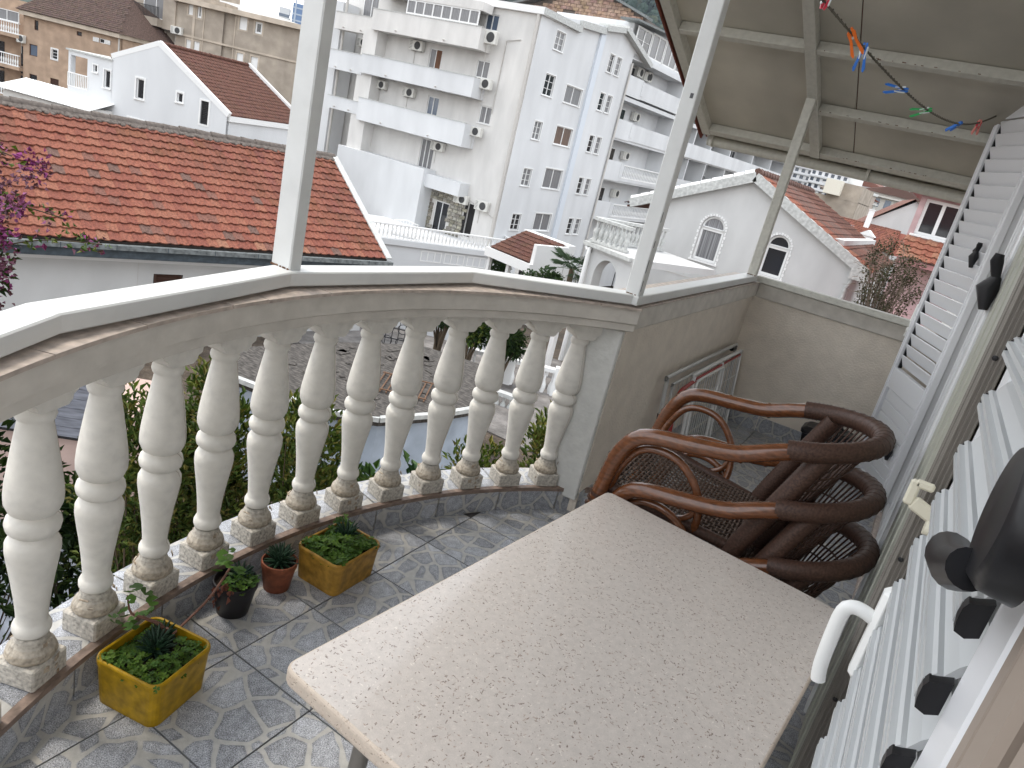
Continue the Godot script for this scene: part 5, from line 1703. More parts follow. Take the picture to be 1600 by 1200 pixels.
func brown_house():
	var k := 1.625
	var h := facade("brown_house", "tan four storey house with balconies and a dusty brown hip roof at the far left", "house", Vector3(-66.4, 0, -41.0), 72.0)
	var f := func(a: Array) -> Array: return [a[0] * k, a[1] * k, syk(a[2], k), syk(a[3], k)]
	var ws := [[-5.51, -5.25, 0.94, 1.44], [-2.80, -2.47, 1.19, 1.41], [-1.36, -1.03, 1.11, 1.34], [-5.82, -5.29, -0.43, 0.17], [-4.36, -3.98, -0.32, 0.2], [-5.80, -5.29, -2.0, -1.40], [-4.41, -3.86, -2.2, -1.33]].map(f)
	var b := B.new()
	b.skin(-6.22 * k, 0, -9.0, 1.5, ws)
	b.box(-6.22 * k, 0, -9.0, 1.5, -12.0, -0.18)
	b.box(-9.5 * k, -6.22 * k, -9.0, 2.6, -12.0, -2.0)
	part("wall", b, M.plaster_tan, h)
	for i in [0, 1, 2, 3, 5]: win(h, ws[i][0], ws[i][1], ws[i][2], ws[i][3], {"mull": 0, "frame": M.shutter_brown if i != 2 else M.trim_white, "sill": false, "glass": M.glass_dark if i != 3 else M.glass_blue})
	win(h, ws[4][0], ws[4][1], ws[4][2], ws[4][3], {"mull": 0, "surround": 0.1, "bars": 2})
	shut(h, ws[6][0], ws[6][1], ws[6][2], ws[6][3], M.shutter_brown)
	for s in [-1.71, -1.0]: shut(h, s * k, (s + 0.35) * k, syk(1.11, k), syk(1.33, k), M.trim_white, 0.12)
	# balconies at the left end
	for y in [syk(1.02, k) - 0.9, syk(-1.2, k), syk(-2.85, k)]:
		var sl := B.new()
		sl.box(-9.5 * k, -6.25 * k, y - 0.30, y, -2.0, 0.4)
		part("balcony", sl, M.plaster_tan, h)
		railing(h, Vector3(-9.4 * k, y, 0.3), Vector3(-6.3 * k, y, 0.3), 0.24, 0.95)
	var dk := B.new()
	for y in [syk(-0.8, k), syk(-2.4, k)]:
		dk.box(-9.3 * k, -8.75 * k, y - 1.3, y + 1.1, -2.02, -1.96)
		dk.box(-7.6 * k, -7.1 * k, y - 1.3, y + 1.1, -2.02, -1.96)
	part("balcony_door", dk, M.glass_dark, h)
	win(h, -9.4 * k, -6.3 * k, syk(1.02, k) + 0.1, syk(1.63, k), {"mull": 3, "d": 0.42, "glass": M.curtain, "sill": false, "name": "glazed_balcony"})
	aircon(h, -6.45 * k, -6.0 * k, 0.02 - 0.9, 0.02 - 0.25, 0.0)
	# eave band and hip roof
	var ev := B.new()
	ev.box(-6.25 * k, 0.15, 1.48, 1.86, -12.1, 0.45)
	part("eave", ev, M.plaster_cream, h)
	var e0 := Vector3(-10.4, 1.84, 0.55); var e1 := Vector3(0.3, 1.84, 0.55); var r0 := Vector3(-10.4, 5.2, -5.6); var r1 := Vector3(-3.9, 5.2, -5.6)
	var rf := B.new()
	rf.quad(e0, e1, r1, r0, Vector3(0, 1, 1)); rf.tri(e1, Vector3(0.3, 1.84, -12.0), r1, Vector3(1, 1, 0).normalized(), Vector3(1, 1, 0).normalized(), Vector3(1, 1, 0).normalized())
	rf.quad(e0, r0, Vector3(-10.4, 1.84, -12), Vector3(-10.5, 1.84, -6), Vector3(-1, 0, 0))
	part("roof", rf, M.tile_dusty, h)
	var s := (r0 - e0).normalized()
	tile_roof(h, e0 + Vector3(0, 0.02, 0), Vector3.RIGHT, s, 40, 20, 0.27, 0.35, [M.tile_dusty], 0, M.tile_dusty, func(i, j): return -10.4 + i * 0.27 < 0.1 - j * 0.35 * 0.60)
	var pp := B.new()
	pp.tube(PackedVector3Array([Vector3(-0.15, 1.5, 0.08), Vector3(-0.15, -8.0, 0.08)]), 0.07, 8)
	part("drain_pipe", pp, M.pipe_gray, h)

func beige_block():
	var k := 1.38
	var h := facade("beige_block", "long beige apartment block with shuttered windows above the brown tiled gable", "apartment building", Vector3(-63.4, 0, -48.8), 71.0)
	var f := func(a: Array) -> Array: return [a[0] * k, a[1] * k, syk(a[2], k), syk(a[3], k)]
	var up_ := [[1.16, 1.73, 3.92, 4.85], [2.33, 2.85, 3.9, 4.62], [-2.68, -2.33, 4.08, 4.87], [-2.0, -1.67, 4.01, 4.88]].map(f)
	var lo := [[1.20, 1.68, 1.5, 2.45], [2.27, 2.79, 1.5, 2.43], [-2.66, -2.30, 1.6, 2.5], [-2.07, -1.65, 1.6, 2.51]].map(f)
	var b := B.new()
	b.skin(0.9 * k, 16.0, -9.0, syk(4.75, k), [up_[0], up_[1], lo[0], lo[1]])
	b.box(0.9 * k, 16.0, -9.0, syk(4.75, k), -12.0, -0.18)
	part("wall", b, M.plaster_beige, h)
	var c := B.new()
	c.skin(-3.55 * k, 0.0, -9.0, syk(5.3, k), [up_[2], up_[3], lo[2], lo[3]])
	c.box(-3.55 * k, 0.0, -9.0, syk(5.3, k), -10.0, -0.18)
	c.box(0.0, 0.9 * k, -9.0, syk(5.0, k), -10.0, -0.25)
	c.box(-8.3 * k, -3.55 * k, -9.0, syk(3.0, k), -10.0, -0.6)
	c.box(-8.3 * k, -3.55 * k, syk(3.0, k), syk(6.5, k), -10.0, -2.0)
	part("wall", c, M.plaster_beige, h)
	for e in [up_[0], lo[0], lo[1], up_[2], lo[2], lo[3]]:
		win(h, e[0], e[1], e[2], e[3], {"mull": 0, "surround": 0.14, "smat": M.plaster_cream, "glass": M.trim_white, "sill": false})
	for e in [up_[1], up_[3]]: win(h, e[0], e[1], e[2], e[3], {"mull": 0, "surround": 0.16, "smat": M.plaster_cream, "fw": 0.16, "sill": false})
	var bd := B.new()
	bd.box(-3.6 * k, 16.0, syk(2.66, k), syk(2.78, k), -0.1, 0.10)
	for s in [-1.45, 0.88]: bd.box(s * k - 0.05, s * k + 0.05, -8.0, syk(4.7, k), -0.02, 0.05)
	bd.box(-2.2 * k - 0.12, -2.2 * k + 0.12, -8.0, syk(5.0, k), -0.02, 0.07)
	part("band", bd, M.plaster_cream, h)
	var ro := B.new()
	ro.box(-3.7 * k, 16.2, syk(4.72, k), syk(5.02, k), -12.0, 0.6)
	part("roof_edge", ro, M.plaster_cream, h)
	var tp := B.new()
	tp.box(-1.4 * k, 1.8 * k, syk(5.0, k), syk(5.5, k), -9.0, -2.0)
	part("roof_box", tp, M.trim_white, h)
	var bl := B.new()
	bl.box(-8.3 * k, -4.5 * k, syk(2.85, k), syk(3.35, k), -2.0, 0.9)
	bl.box(-4.5 * k, -3.55 * k, syk(2.8, k), syk(6.0, k), -2.0, 0.2)
	part("balcony", bl, M.plaster_beige, h)
	picket(h, Vector3(-8.3 * k, syk(3.35, k), 0.8), Vector3(-4.5 * k, syk(3.35, k), 0.8), 0.14, 0.95, M.iron)
	win(h, -7.2 * k, -5.2 * k, syk(3.4, k), syk(5.0, k), {"mull": 1, "d": -1.85, "glass": M.curtain, "sill": false, "name": "balcony_door"})
	win(h, -6.6 * k, -4.6 * k, syk(1.5, k), syk(2.6, k), {"mull": 2, "d": -0.45, "glass": M.curtain, "surround": 0.1, "smat": M.plaster_cream, "sill": false})
	aircon(h, -3.75 * k, -2.92 * k, syk(2.66, k), syk(3.14, k), 0.0)
	var tw := thing("tower_block", "distant blue tower block above the beige roof", "tower", Vector3(-325.5, 0, -296.0), deg_to_rad(45))
	var t := B.new()
	t.box(-3.6, 3.6, -20, 37.5, -4, 4)
	part("wall", t, mat("tower_blue", lin(0.16, 0.24, 0.40), 0.5), tw)
	var tf := B.new()
	for i in 12: tf.box(-3.7, 3.7, 3.0 * i + 2.0, 3.0 * i + 2.7, -4.15, 4.15)
	for x in [-2.6, 1.6]: tf.box(x, x + 0.8, -20, 39.0, 4.0, 4.5)
	part("balcony", tf, mat("tower_pale", lin(0.45, 0.5, 0.58), 0.7), tw)
	var t2 := thing("tower_block", "distant pale office block left of the blue tower", "tower", Vector3(-330.5, 0, -290.5), deg_to_rad(45))
	var q := B.new()
	q.box(-2.6, 2.6, -20, 34.0, -4, 4)
	part("wall", q, M.hotel_far, t2)
	var qw := B.new()
	for i in 9: qw.box(-2.7, 2.7, 4.0 + 3.2 * i, 5.4 + 3.2 * i, -4.1, 4.1)
	part("window_band", qw, M.glass_blue, t2)

func big_block():
	var h := facade("apartment_block", "large white five storey apartment block with long balconies in the middle of the view", "apartment building", Vector3(-26.27, 0, -43.0), 90.0)
	# front face: local s runs right, corner at s = 0
	var hs := [[-4.1, -3.1, 7.45, 8.4], [-8.15, -7.1, 4.3, 5.72], [-4.1, -3.1, 4.52, 5.58], [-7.6, -6.63, 1.3, 2.7], [-3.15, -2.2, 1.76, 2.85], [-7.5, -6.3, -2.3, -0.13], [-5.3, -4.1, -6.3, -4.0], [-2.48, -1.88, -5.8, -3.55]]
	var b := B.new()
	b.skin(-13.4, 0.0, -10.0, 8.9, hs)
	b.box(-13.4, -0.18, -10.0, 8.9, -12.0, -0.18)
	b.box(-17.9, -13.4, -10.0, 8.9, -12.0, -1.6)
	part("wall", b, M.plaster_warm, h)
	win(h, -4.1, -3.1, 7.45, 8.4, {"glass": M.glass_blue}); win(h, -4.1, -3.1, 4.52, 5.58, {"glass": M.curtain}); win(h, -3.15, -2.2, 1.76, 2.85, {"glass": M.curtain})
	win(h, -8.15, -7.1, 4.3, 5.72, {"glass": M.curtain, "sill": false, "name": "balcony_door"})
	win(h, -7.6, -6.63, 1.3, 2.7, {"glass": M.glass_blue, "sill": false, "name": "balcony_door"})
	win(h, -7.5, -6.3, -2.3, -0.13, {"glass": M.curtain, "sill": false, "mull": 2, "name": "balcony_door"})
	win(h, -5.3, -4.1, -6.3, -4.0, {"glass": M.glass_dark, "sill": false, "name": "door"})
	var bd := B.new()
	bd.box(-7.58, -7.15, 4.32, 5.68, -0.10, -0.05)
	part("open_shutter", bd, M.wood_door, h)
	var dd := B.new()
	dd.box(-2.46, -1.90, -5.8, -3.57, -0.14, -0.10)
	dd.box(-2.72, -2.50, -5.8, -3.45, 0.0, 0.06)
	part("door", dd, M.dark_in, h)
	# cornice of the flat roof
	var co := B.new()
	co.box(-13.5, 0.25, 8.82, 9.22, -12.0, 0.25)
	part("cornice", co, M.trim_white, h)
	# balconies: parapet, slab and cheek walls
	var bal := func(s0: float, s1: float, y0: float, y1: float, d: float, m: Material):
		var q := B.new()
		q.box(s0, s1, y0, y1, d - 0.14, d)
		q.box(s0, s1, y0 - 0.001, y0 + 0.22, 0.001, d - 0.14)
		q.box(s1 - 0.14, s1 - 0.001, y0 + 0.22, y1 - 0.002, 0.0, d - 0.14)
		q.box(s0 + 0.001, s0 + 0.14, y0 + 0.22, y1 - 0.002, 0.0, d - 0.14)
		var o := part("balcony", q, m, h)
		var c := B.new()
		c.box(s0 - 0.03, s1 + 0.03, y1, y1 + 0.05, d - 0.18, d + 0.03)
		part("parapet_cap", c, M.trim_old, o)
		var dr := B.new()
		for x in [0.25, 0.7]: dr.tube(PackedVector3Array([Vector3(lerpf(s0, s1, x), y0 + 0.18, d - 0.02), Vector3(lerpf(s0, s1, x), y0 + 0.15, d + 0.14)]), 0.045, 8)
		part("drain_spout", dr, M.pipe_gray, o)
	bal.call(-12.5, -3.3, 6.05, 7.36, 1.4, M.plaster_warm)
	bal.call(-12.9, -3.1, 3.15, 4.38, 1.4, M.plaster_white)
	bal.call(-12.6, -3.1, 0.0, 1.50, 1.4, M.plaster_white)
	bal.call(-16.3, -12.6, 5.70, 6.82, 1.0, M.plaster_warm)
	bal.call(-16.4, -13.0, 3.0, 4.28, 1.1, M.plaster_white)
	bal.call(-15.9, -12.7, 0.3, 1.15, 1.1, M.plaster_white)
	# glazed-in top balcony
	win(h, -9.65, -3.7, 7.42, 8.3, {"d": 1.42, "mull": 7, "glass": M.curtain, "sill": false, "name": "glazed_balcony", "fw": 0.09})
	var tr := B.new()
	tr.box(-12.4, -3.5, 8.3, 8.82, 0.26, 1.4)
	part("balcony_roof", tr, M.plaster_warm, h)
	win(h, -16.2, -13.0, 7.0, 8.7, {"d": -1.45, "mull": 3, "glass": M.curtain, "sill": false, "name": "balcony_door"})
	# dividing pier and left bay
	var pr := B.new()
	pr.box(-13.45, -12.05, -10.0, 3.0, 0.0, 1.05)
	pr.box(-13.4, -12.1, 4.3, 6.1, 0.0, 1.05)
	pr.box(-13.42, -12.08, 3.0, 4.3, 0.0, 1.02)
	part("pier", pr, M.plaster_warm, h)
	var lb := B.new()
	lb.box(-17.9, -16.4, -10.0, 7.6, -1.4, 0.3)
	part("wall", lb, M.plaster_white, h)
	var dp := B.new()
	for x in [-16.2, -0.12]:
		dp.tube(PackedVector3Array([Vector3(x, 8.8, 0.16), Vector3(x, -9.5, 0.16)]), 0.10, 8)
	dp.tube(PackedVector3Array([Vector3(-1.1, 7.2, 0.06), Vector3(-2.15, 7.0, 0.06), Vector3(-2.15, 2.5, 0.06)]), 0.035, 6)
	dp.tube(PackedVector3Array([Vector3(-2.6, -3.3, 0.06), Vector3(-0.3, -4.0, 0.1)]), 0.03, 6)
	part("drain_pipe", dp, M.pipe_gray, h)
	for e in [[-3.6, -2.45, 6.55, 7.32, 0.5], [-9.76, -8.6, 5.35, 6.0, 0.0], [-3.4, -2.3, 3.85, 4.5, 0.3], [-12.3, -11.3, 2.4, 2.95, 0.0], [-9.7, -8.65, 2.3, 2.9, 0.0], [-3.45, -2.3, 0.85, 1.45, 0.3], [-6.4, -5.3, -0.7, -0.12, 0.0], [-3.6, -2.5, -3.7, -3.1, 0.0], [-1.8, -0.75, -3.75, -3.1, 0.0], [-16.0, -15.0, 5.0, 5.6, -1.5]]:
		aircon(h, e[0], e[1], e[2], e[3], e[4])
	# terrace walls below and the stone clad ground floor room
	var te := B.new()
	te.box(-13.9, -5.75, -10.0, -2.05, 0.0, 1.4)
	te.box(-5.75, -2.75, -3.2, -2.3, 0.0, 1.1)
	part("terrace_wall", te, M.plaster_white, h)
	var stn := B.new()
	for r in 13:
		var y := -6.5 + r * 0.255
		var x := -6.62
		while x < -2.9:
			var w := rr(0.26, 0.52)
			var cx := x + w / 2
			if not (cx > -5.4 and cx < -4.0 and y < -4.1):
				var g := rr(0.62, 1.15)
				stn.k = Color(g, g * rr(0.95, 1.0), g * rr(0.86, 0.98))
				stn.cbox(Vector3(cx, y + 0.12, 0.05), Vector3(w - 0.03, 0.225, 0.10 + rr(0, 0.05)), Basis.IDENTITY, 0.02)
			x += w
	part("stone_cladding", stn, M.stone, h, "stuff")
	# right face, running back from the corner
	var hr := Node3D.new()
	hr.name = "side_wing"
	h.add_child(hr, true)
	hr.rotation.y = deg_to_rad(86.0)
	var ws := []
	for e in [[2.02, 3.15, 7.28, 8.42], [1.9, 3.1, 4.42, 5.76], [1.85, 2.8, 1.55, 2.74], [1.8, 2.85, -1.58, -0.4], [1.7, 2.78, -4.68, -3.55]]: ws.append(e)
	for e in [[4.66, 6.88, 4.4, 5.55], [4.65, 6.87, 1.57, 2.82], [4.52, 6.88, -1.53, -0.12], [4.58, 6.8, -4.63, -3.36]]: ws.append(e)
	for y in [8.57, 5.87, 2.81, -0.36, -3.53]:
		ws.append([9.45, 10.2, y - 1.25, y]); ws.append([10.6, 11.35, y - 1.25, y])
	var w := B.new()
	w.skin(0.0, 12.95, -10.0, 8.9, ws)
	w.box(0.18, 12.95, -10.0, 8.9, -13.0, -0.17)
	w.prism(PackedVector2Array([Vector2(0, 8.9), Vector2(12.95, 8.9), Vector2(15.4, 9.0), Vector2(10.3, 10.5), Vector2(7.7, 10.0), Vector2(0, 9.0)]), -4.0, 0.0)
	part("wall", w, M.plaster_white, hr)
	for i in ws.size():
		var e = ws[i]
		var o := {"bars": 2, "glass": M.curtain if i % 3 != 1 else M.glass_dark, "surround": 0.06}
		if i >= 5 and i < 9: o = {"glass": M.curtain_brown if i == 6 else M.curtain, "mull": 1, "surround": 0.07}
		if i >= 9: o = {"mull": 0, "bars": 2, "glass": M.glass_dark if i % 2 else M.curtain, "surround": 0.06}
		win(hr, e[0], e[1], e[2], e[3], o)
	var gv := B.new()
	gv.box(7.35, 8.0, -10.0, 9.9, 0.0, 0.18)
	part("shaded_groove", gv, mat("plaster_shade", lin(0.62, 0.66, 0.71), 0.9), hr)  # bluish plaster colour carries the shade of a groove on this strip
	var pf := B.new()
	pf.box(-0.2, 4.6, 8.86, 9.25, -2.0, 0.28)
	pf.cbox(Vector3(6.15, 9.55, -0.8), Vector3(3.3, 0.42, 2.2), Basis(Vector3(0, 0, 1), 0.09))
	pf.cbox(Vector3(9.0, 10.12, -0.8), Vector3(2.7, 0.36, 2.4), Basis(Vector3(0, 0, 1), 0.17))
	pf.cbox(Vector3(12.9, 9.72, -0.8), Vector3(5.4, 0.34, 2.6), Basis(Vector3(0, 0, 1), -0.29))
	part("cornice", pf, M.trim_old, hr)
	var dp2 := B.new()
	dp2.tube(PackedVector3Array([Vector3(12.9, 8.6, 0.12), Vector3(12.9, -9.5, 0.12)]), 0.08, 8)
	part("drain_pipe", dp2, M.pipe_gray, hr)
	# stacked loggias at the far end
	var lw := B.new()
	lw.box(12.95, 24.0, -10.0, 9.3, -9.0, -1.6)
	for y in [9.0, 5.95, 2.95, -0.25]: lw.box(12.95, 24.0, y - 0.001, y + 0.3, -1.6, 0.0)
	lw.box(23.5, 24.0, -10.0, 9.3, -1.6, 0.02)
	part("wall", lw, M.plaster_white, hr)
	for e in [[6.65, 7.7, false], [3.4, 4.45, false], [0.15, 1.3, true], [-3.1, -2.0, true]]:
		var q := B.new()
		q.box(12.95, 15.6, e[0] - 0.3, e[1] + 0.1, -0.1, 0.10)
		q.box(15.5, 16.0, e[0], e[1], -0.1, 0.12)
		q.box(12.95, 23.5, e[0] - 0.24, e[0], -1.6, 0.08)
		if not e[2]: q.box(16.0, 23.5, e[0], e[1], -0.08, 0.08)
		var bl := part("balcony", q, M.plaster_white, hr)
		if e[2]: railing(bl, Vector3(16.0, e[0], 0.0), Vector3(23.4, e[0], 0.0), 0.30, 1.05)
		win(hr, 15.3, 16.9, e[0] + 0.1, e[1] + 1.05, {"d": -1.45, "glass": M.glass_dark, "sill": false, "name": "balcony_door"})
		aircon(hr, 18.0, 19.2, e[0] + 1.5, e[0] + 2.15, -1.6)
	# long lower wing with partitioned balconies
	var hw := thing("white_hotel", "long white building with partitioned balcony bays seen under the canopy edge", "building", Vector3(-26.27, 0, -43.0), deg_to_rad(86.0))
	var lo := B.new()
	lo.box(24.6, 64.0, -10.0, 6.0, -9.0, -2.2)
	lo.box(24.6, 64.0, 5.9, 6.25, -3.0, 0.0)
	part("wall", lo, M.plaster_white, hw)
	for y in [3.2, -0.2, -3.4]:
		var q := B.new()
		q.box(24.6, 63.0, y, y + 1.3, -0.14, 0.02)
		q.box(24.6, 63.0, y - 0.12, y + 0.15, -2.2, -0.14)
		part("balcony", q, M.plaster_white, hw)
	for x in [24.9, 29.6, 34.4, 40.3, 48.2, 55.5, 62.8]:
		var q := B.new()
		q.box(x - 0.1, x + 0.1, -9.0, 5.9, -2.2, -0.15)
		part("partition", q, M.plaster_white, hw)
	for i in 5:
		win(hw, 26.0 + i * 6.5, 27.8 + i * 6.5, 3.4, 5.4, {"d": -2.05, "sill": false, "glass": M.glass_dark, "name": "balcony_door"})
		win(hw, 26.0 + i * 6.5, 27.8 + i * 6.5, 0.0, 2.0, {"d": -2.05, "sill": false, "glass": M.glass_dark, "name": "balcony_door"})
	# unrendered block gable with a glazed attic behind the roof line
	var br := facade("block_house", "unrendered clay block gable rising behind the white apartment block roof", "house", Vector3(-30.83, 0, -68.37), 90.0)
	var core := B.new()
	core.prism(PackedVector2Array([Vector2(-14.0, 2.0), Vector2(0, 2.0), Vector2(0, 14.1), Vector2(-6.0, 16.0), Vector2(-14.0, 13.4)]), -10.0, -0.05)
	part("wall", core, M.mortar, br)
	var bb := B.new()
	var y := 9.0
	var row := 0
	while y < 16.0:
		var x := -13.8 + (0.35 if row % 2 else 0.0)
		while x < -0.2:
			var lim := 14.0 + (-x) * 0.33 if x > -6.0 else 15.9 + (x + 6.0) * 0.32
			if y + 0.3 < lim and not (x > -8.9 and x < -7.7 and y > 12.6 and y < 13.6):
				var g := rr(0.78, 1.1)
				bb.k = Color(g, g * rr(0.9, 1.02), g * rr(0.85, 1.02))
				bb.cbox(Vector3(x + 0.33, y + 0.15, 0.0), Vector3(0.64, 0.27, 0.12 + rr(0, 0.03)))
			x += 0.68
		y += 0.30; row += 1
	part("clay_blocks", bb, M.block_clay, br, "stuff")
	var fr := B.new()
	for x in [-10.6, -7.0, -3.4, 0.0]: fr.box(x - 0.15, x + 0.15, 2.0, 13.6, -0.04, 0.10)
	part("concrete_column", fr, M.concrete_old, br)
	win(br, -8.7, -8.0, 12.7, 13.5, {"mull": 0, "d": 0.14, "sill": false}); win(br, -6.7, -6.0, 12.5, 13.5, {"mull": 0, "d": 0.14, "sill": false, "glass": M.curtain})
	var rb := B.new()
	rb.bar(Vector3(0.6, 14.0, 0.2), Vector3(-6.0, 16.15, 0.2), 1.2, 0.2, Vector3.UP)
	rb.bar(Vector3(-6.0, 16.15, 0.2), Vector3(-14.6, 13.4, 0.2), 1.2, 0.2, Vector3.UP)
	part("roof_edge", rb, M.gutter_light, br)
	var gz := thing("glazed_attic", "glazed white framed attic storey under a thin metal roof beside the clay block gable", "building", Vector3(-26.27, 0, -43.0), deg_to_rad(86.0))
	var gb := B.new()
	gb.box(13.2, 27.0, 9.31, 9.6, -8.0, -0.35)
	gb.box(13.2, 27.0, 9.6, 11.5, -8.0, -0.75)
	part("wall", gb, M.plaster_white, gz)
	for i in 4:
		win(gz, 13.3 + i * 2.7, 15.9 + i * 2.7, 9.6, 11.35 + i * 0.1, {"d": -0.3, "mull": 1, "bars": 1 if i == 0 else 0, "glass": M.curtain if i in [1, 2] else M.glass_dark, "fw": 0.12, "sill": false})
	var gr := B.new()
	gr.bar(Vector3(11.8, 11.45, -0.5), Vector3(27.0, 12.2, -0.5), 1.6, 0.14)
	part("roof_edge", gr, M.gutter_light, gz)
	aircon(gz, 16.6, 17.7, 8.2, 8.9, -1.6); aircon(gz, 18.4, 19.5, 8.2, 8.9, -1.6)
	# diagonal terrace with a white baluster railing in front
	var a := Vector3(-29.9, 0, -33.6); var c := Vector3(-24.87, 0, -43.66)
	var tr2 := thing("terrace", "white terrace with a long baluster railing and a strip of dark windows below it", "terrace", a, atan2(-(c - a).z, (c - a).x))
	var ln := a.distance_to(c)
	var tb := B.new()
	tb.box(-1.0, ln + 0.2, -6.4, -6.05, -8.0, 0.25)
	tb.box(-1.0, ln, -9.6, -6.4, -8.0, 0.1)
	part("wall", tb, M.plaster_white, tr2)
	railing(tr2, Vector3(-1.0, -6.05, 0.1), Vector3(ln, -6.05, 0.1), 0.27, 0.88)
	railing(tr2, Vector3(ln, -6.05, 0.0), Vector3(ln + 0.2, -6.05, -3.0), 0.27, 0.88)
	for i in 4: win(tr2, ln - 6.9 + i * 1.7, ln - 5.4 + i * 1.7, -7.25, -6.55, {"d": 0.18, "mull": 2, "sill": false, "fw": 0.07})
	var bn := thing("garden_bench", "small white wrought iron garden bench on the terrace behind the railing", "bench", Vector3(-29.3, -6.05, -37.2), 0.5)
	var q2 := B.new()
	q2.box(-0.8, 0.8, 0.42, 0.46, -0.22, 0.22)
	for i in 9: q2.tube(PackedVector3Array([Vector3(-0.75 + i * 0.1875, 0.45, -0.22), Vector3(-0.75 + i * 0.1875, 0.9 + 0.12 * sin(i * 0.4), -0.28)]), 0.02, 5)
	q2.tube(PackedVector3Array([Vector3(-0.8, 0.88, -0.28), Vector3(0, 1.02, -0.28), Vector3(0.8, 0.88, -0.28)]), 0.03, 6)
	for s in [-0.75, 0.75]: q2.box(s - 0.03, s + 0.03, 0, 0.42, -0.2, 0.2)
	part("frame", q2, M.trim_white, bn)

func arch_house():
	var k := 1.3
	var h := facade("arched_window_house", "pale rendered gable house with two arched white windows and an orange tile edge", "house", Vector3(-6.06, 0, -25.29), 90.0)
	var w := B.new()
	var gp := PackedVector2Array([Vector2(-3.2, -8.0), Vector2(3.80, -8.0), Vector2(3.80, 0.20), Vector2(0, 2.02), Vector2(-3.2, 0.56)])
	# arched openings cut as notched polygon: build the wall round them
	var ws := [[-1.32, -0.50, -0.93, 0.36], [0.98, 1.72, -0.80, 0.36]]
	w.skin(-3.2, 3.80, -8.0, 0.20, [[-1.32, -0.50, -0.93, 0.20], [0.98, 1.72, -0.80, 0.20]], 0.0, 0.2)
	w.prism(PackedVector2Array([Vector2(-3.2, 0.20), Vector2(-1.40, 0.20), Vector2(-1.40, 0.75), Vector2(1.80, 0.75), Vector2(1.80, 0.20), Vector2(3.80, 0.20), Vector2(0, 2.02), Vector2(-3.2, 0.56)]), -0.2, 0.0)
	w.prism(PackedVector2Array([Vector2(-0.42, 0.20), Vector2(0.90, 0.20), Vector2(0.90, 0.75), Vector2(-0.42, 0.75)]), -0.2, 0.0)
	for e in ws:
		# spandrels of the arch
		var cx: float = (e[0] + e[1]) / 2; var r: float = (e[1] - e[0]) / 2
		var poly := PackedVector2Array([Vector2(e[0] - 0.08, 0.20), Vector2(e[0], 0.20)])
		for i in 13: poly.append(Vector2(cx - cos(PI * i / 12.0) * r, 0.20 + sin(PI * i / 12.0) * minf(r, 0.5)))
		poly.append(Vector2(e[1] + 0.08, 0.20)); poly.append(Vector2(e[1] + 0.08, 0.75)); poly.append(Vector2(e[0] - 0.08, 0.75))
		w.prism(poly, -0.2, 0.0)
	w.box(-3.2, 3.80, -8.0, 0.2, -11.0, -0.22)
	w.box(-2.6, 3.2, 0.2, 0.9, -11.0, -0.3)
	part("wall", w, M.plaster_gray, h)
	for n in 2:
		var e = ws[n]
		var cx: float = (e[0] + e[1]) / 2; var r: float = (e[1] - e[0]) / 2
		var fr := B.new()
		var arc_ := PackedVector3Array()
		for i in 17: arc_.append(Vector3(cx - cos(PI * i / 16.0) * (r - 0.035), 0.20 + sin(PI * i / 16.0) * (minf(r, 0.5) - 0.035), -0.10))
		fr.tube(arc_, 0.04, 6)
		fr.box(e[0], e[0] + 0.075, e[2], 0.20, -0.15, -0.06); fr.box(e[1] - 0.075, e[1], e[2], 0.20, -0.15, -0.06)
		fr.box(e[0] + 0.075, e[1] - 0.075, e[2], e[2] + 0.09, -0.15, -0.06); fr.box(e[0] + 0.075, e[1] - 0.075, 0.10, 0.23, -0.15, -0.055)
		var f := part("arched_window", fr, M.trim_white, h)
		var g := B.new()
		var gpoly := PackedVector2Array([Vector2(e[0] + 0.02, e[2] + 0.02), Vector2(e[1] - 0.02, e[2] + 0.02), Vector2(e[1] - 0.02, 0.2)])
		for i in range(12, -1, -1): gpoly.append(Vector2(cx - cos(PI * i / 12.0) * (r - 0.02), 0.2 + sin(PI * i / 12.0) * (minf(r, 0.5) - 0.02)))
		g.prism(gpoly, -0.12, -0.11)
		part("pane", g, M.curtain if n == 0 else M.glass_dark, f)
		# toothed white surround
		var sr := B.new()
		for i in 9:
			for x in [e[0] - 0.07 - 0.03 * (i % 2), e[1] + 0.03]:
				sr.box(x, x + 0.04 + 0.03 * (i % 2), lerpf(e[2], 0.2, i / 9.0), lerpf(e[2], 0.2, (i + 0.8) / 9.0), -0.01, 0.022)
		for i in 15:
			var a := PI * (i + 0.5) / 15.0
			sr.cbox(Vector3(cx - cos(a) * (r + 0.05), 0.2 + sin(a) * (minf(r, 0.5) + 0.05), 0.006), Vector3(0.055 + 0.03 * (i % 2), 0.07, 0.03), Basis(Vector3(0, 0, 1), PI - a))
		sr.box(e[0] - 0.1, e[1] + 0.1, e[2] - 0.06, e[2], -0.06, 0.06)
		part("surround", sr, M.trim_white, f)
	var tr := B.new()
	tr.box(-3.2, -0.85, -1.63, -1.60, 0.0, 0.012)
	tr.cbox(Vector3(-1.42, -1.25, 0.002), Vector3(0.025, 0.6, 0.01), Basis(Vector3(0, 0, 1), 0.0))
	part("wall_crack", tr, M.pipe_gray, h)
	# verge boards, gutter end and tiles
	var vb := B.new()
	vb.bar(Vector3(4.15, 0.12, 0.16), Vector3(-0.02, 2.13, 0.16), 0.30, 0.20, Vector3(0, 0, 1))
	vb.bar(Vector3(-4.0, 0.32, 0.16), Vector3(0.0, 2.14, 0.16), 0.30, 0.20, Vector3(0, 0, 1))
	part("verge_board", vb, M.trim_old, h)
	var gt := B.new()
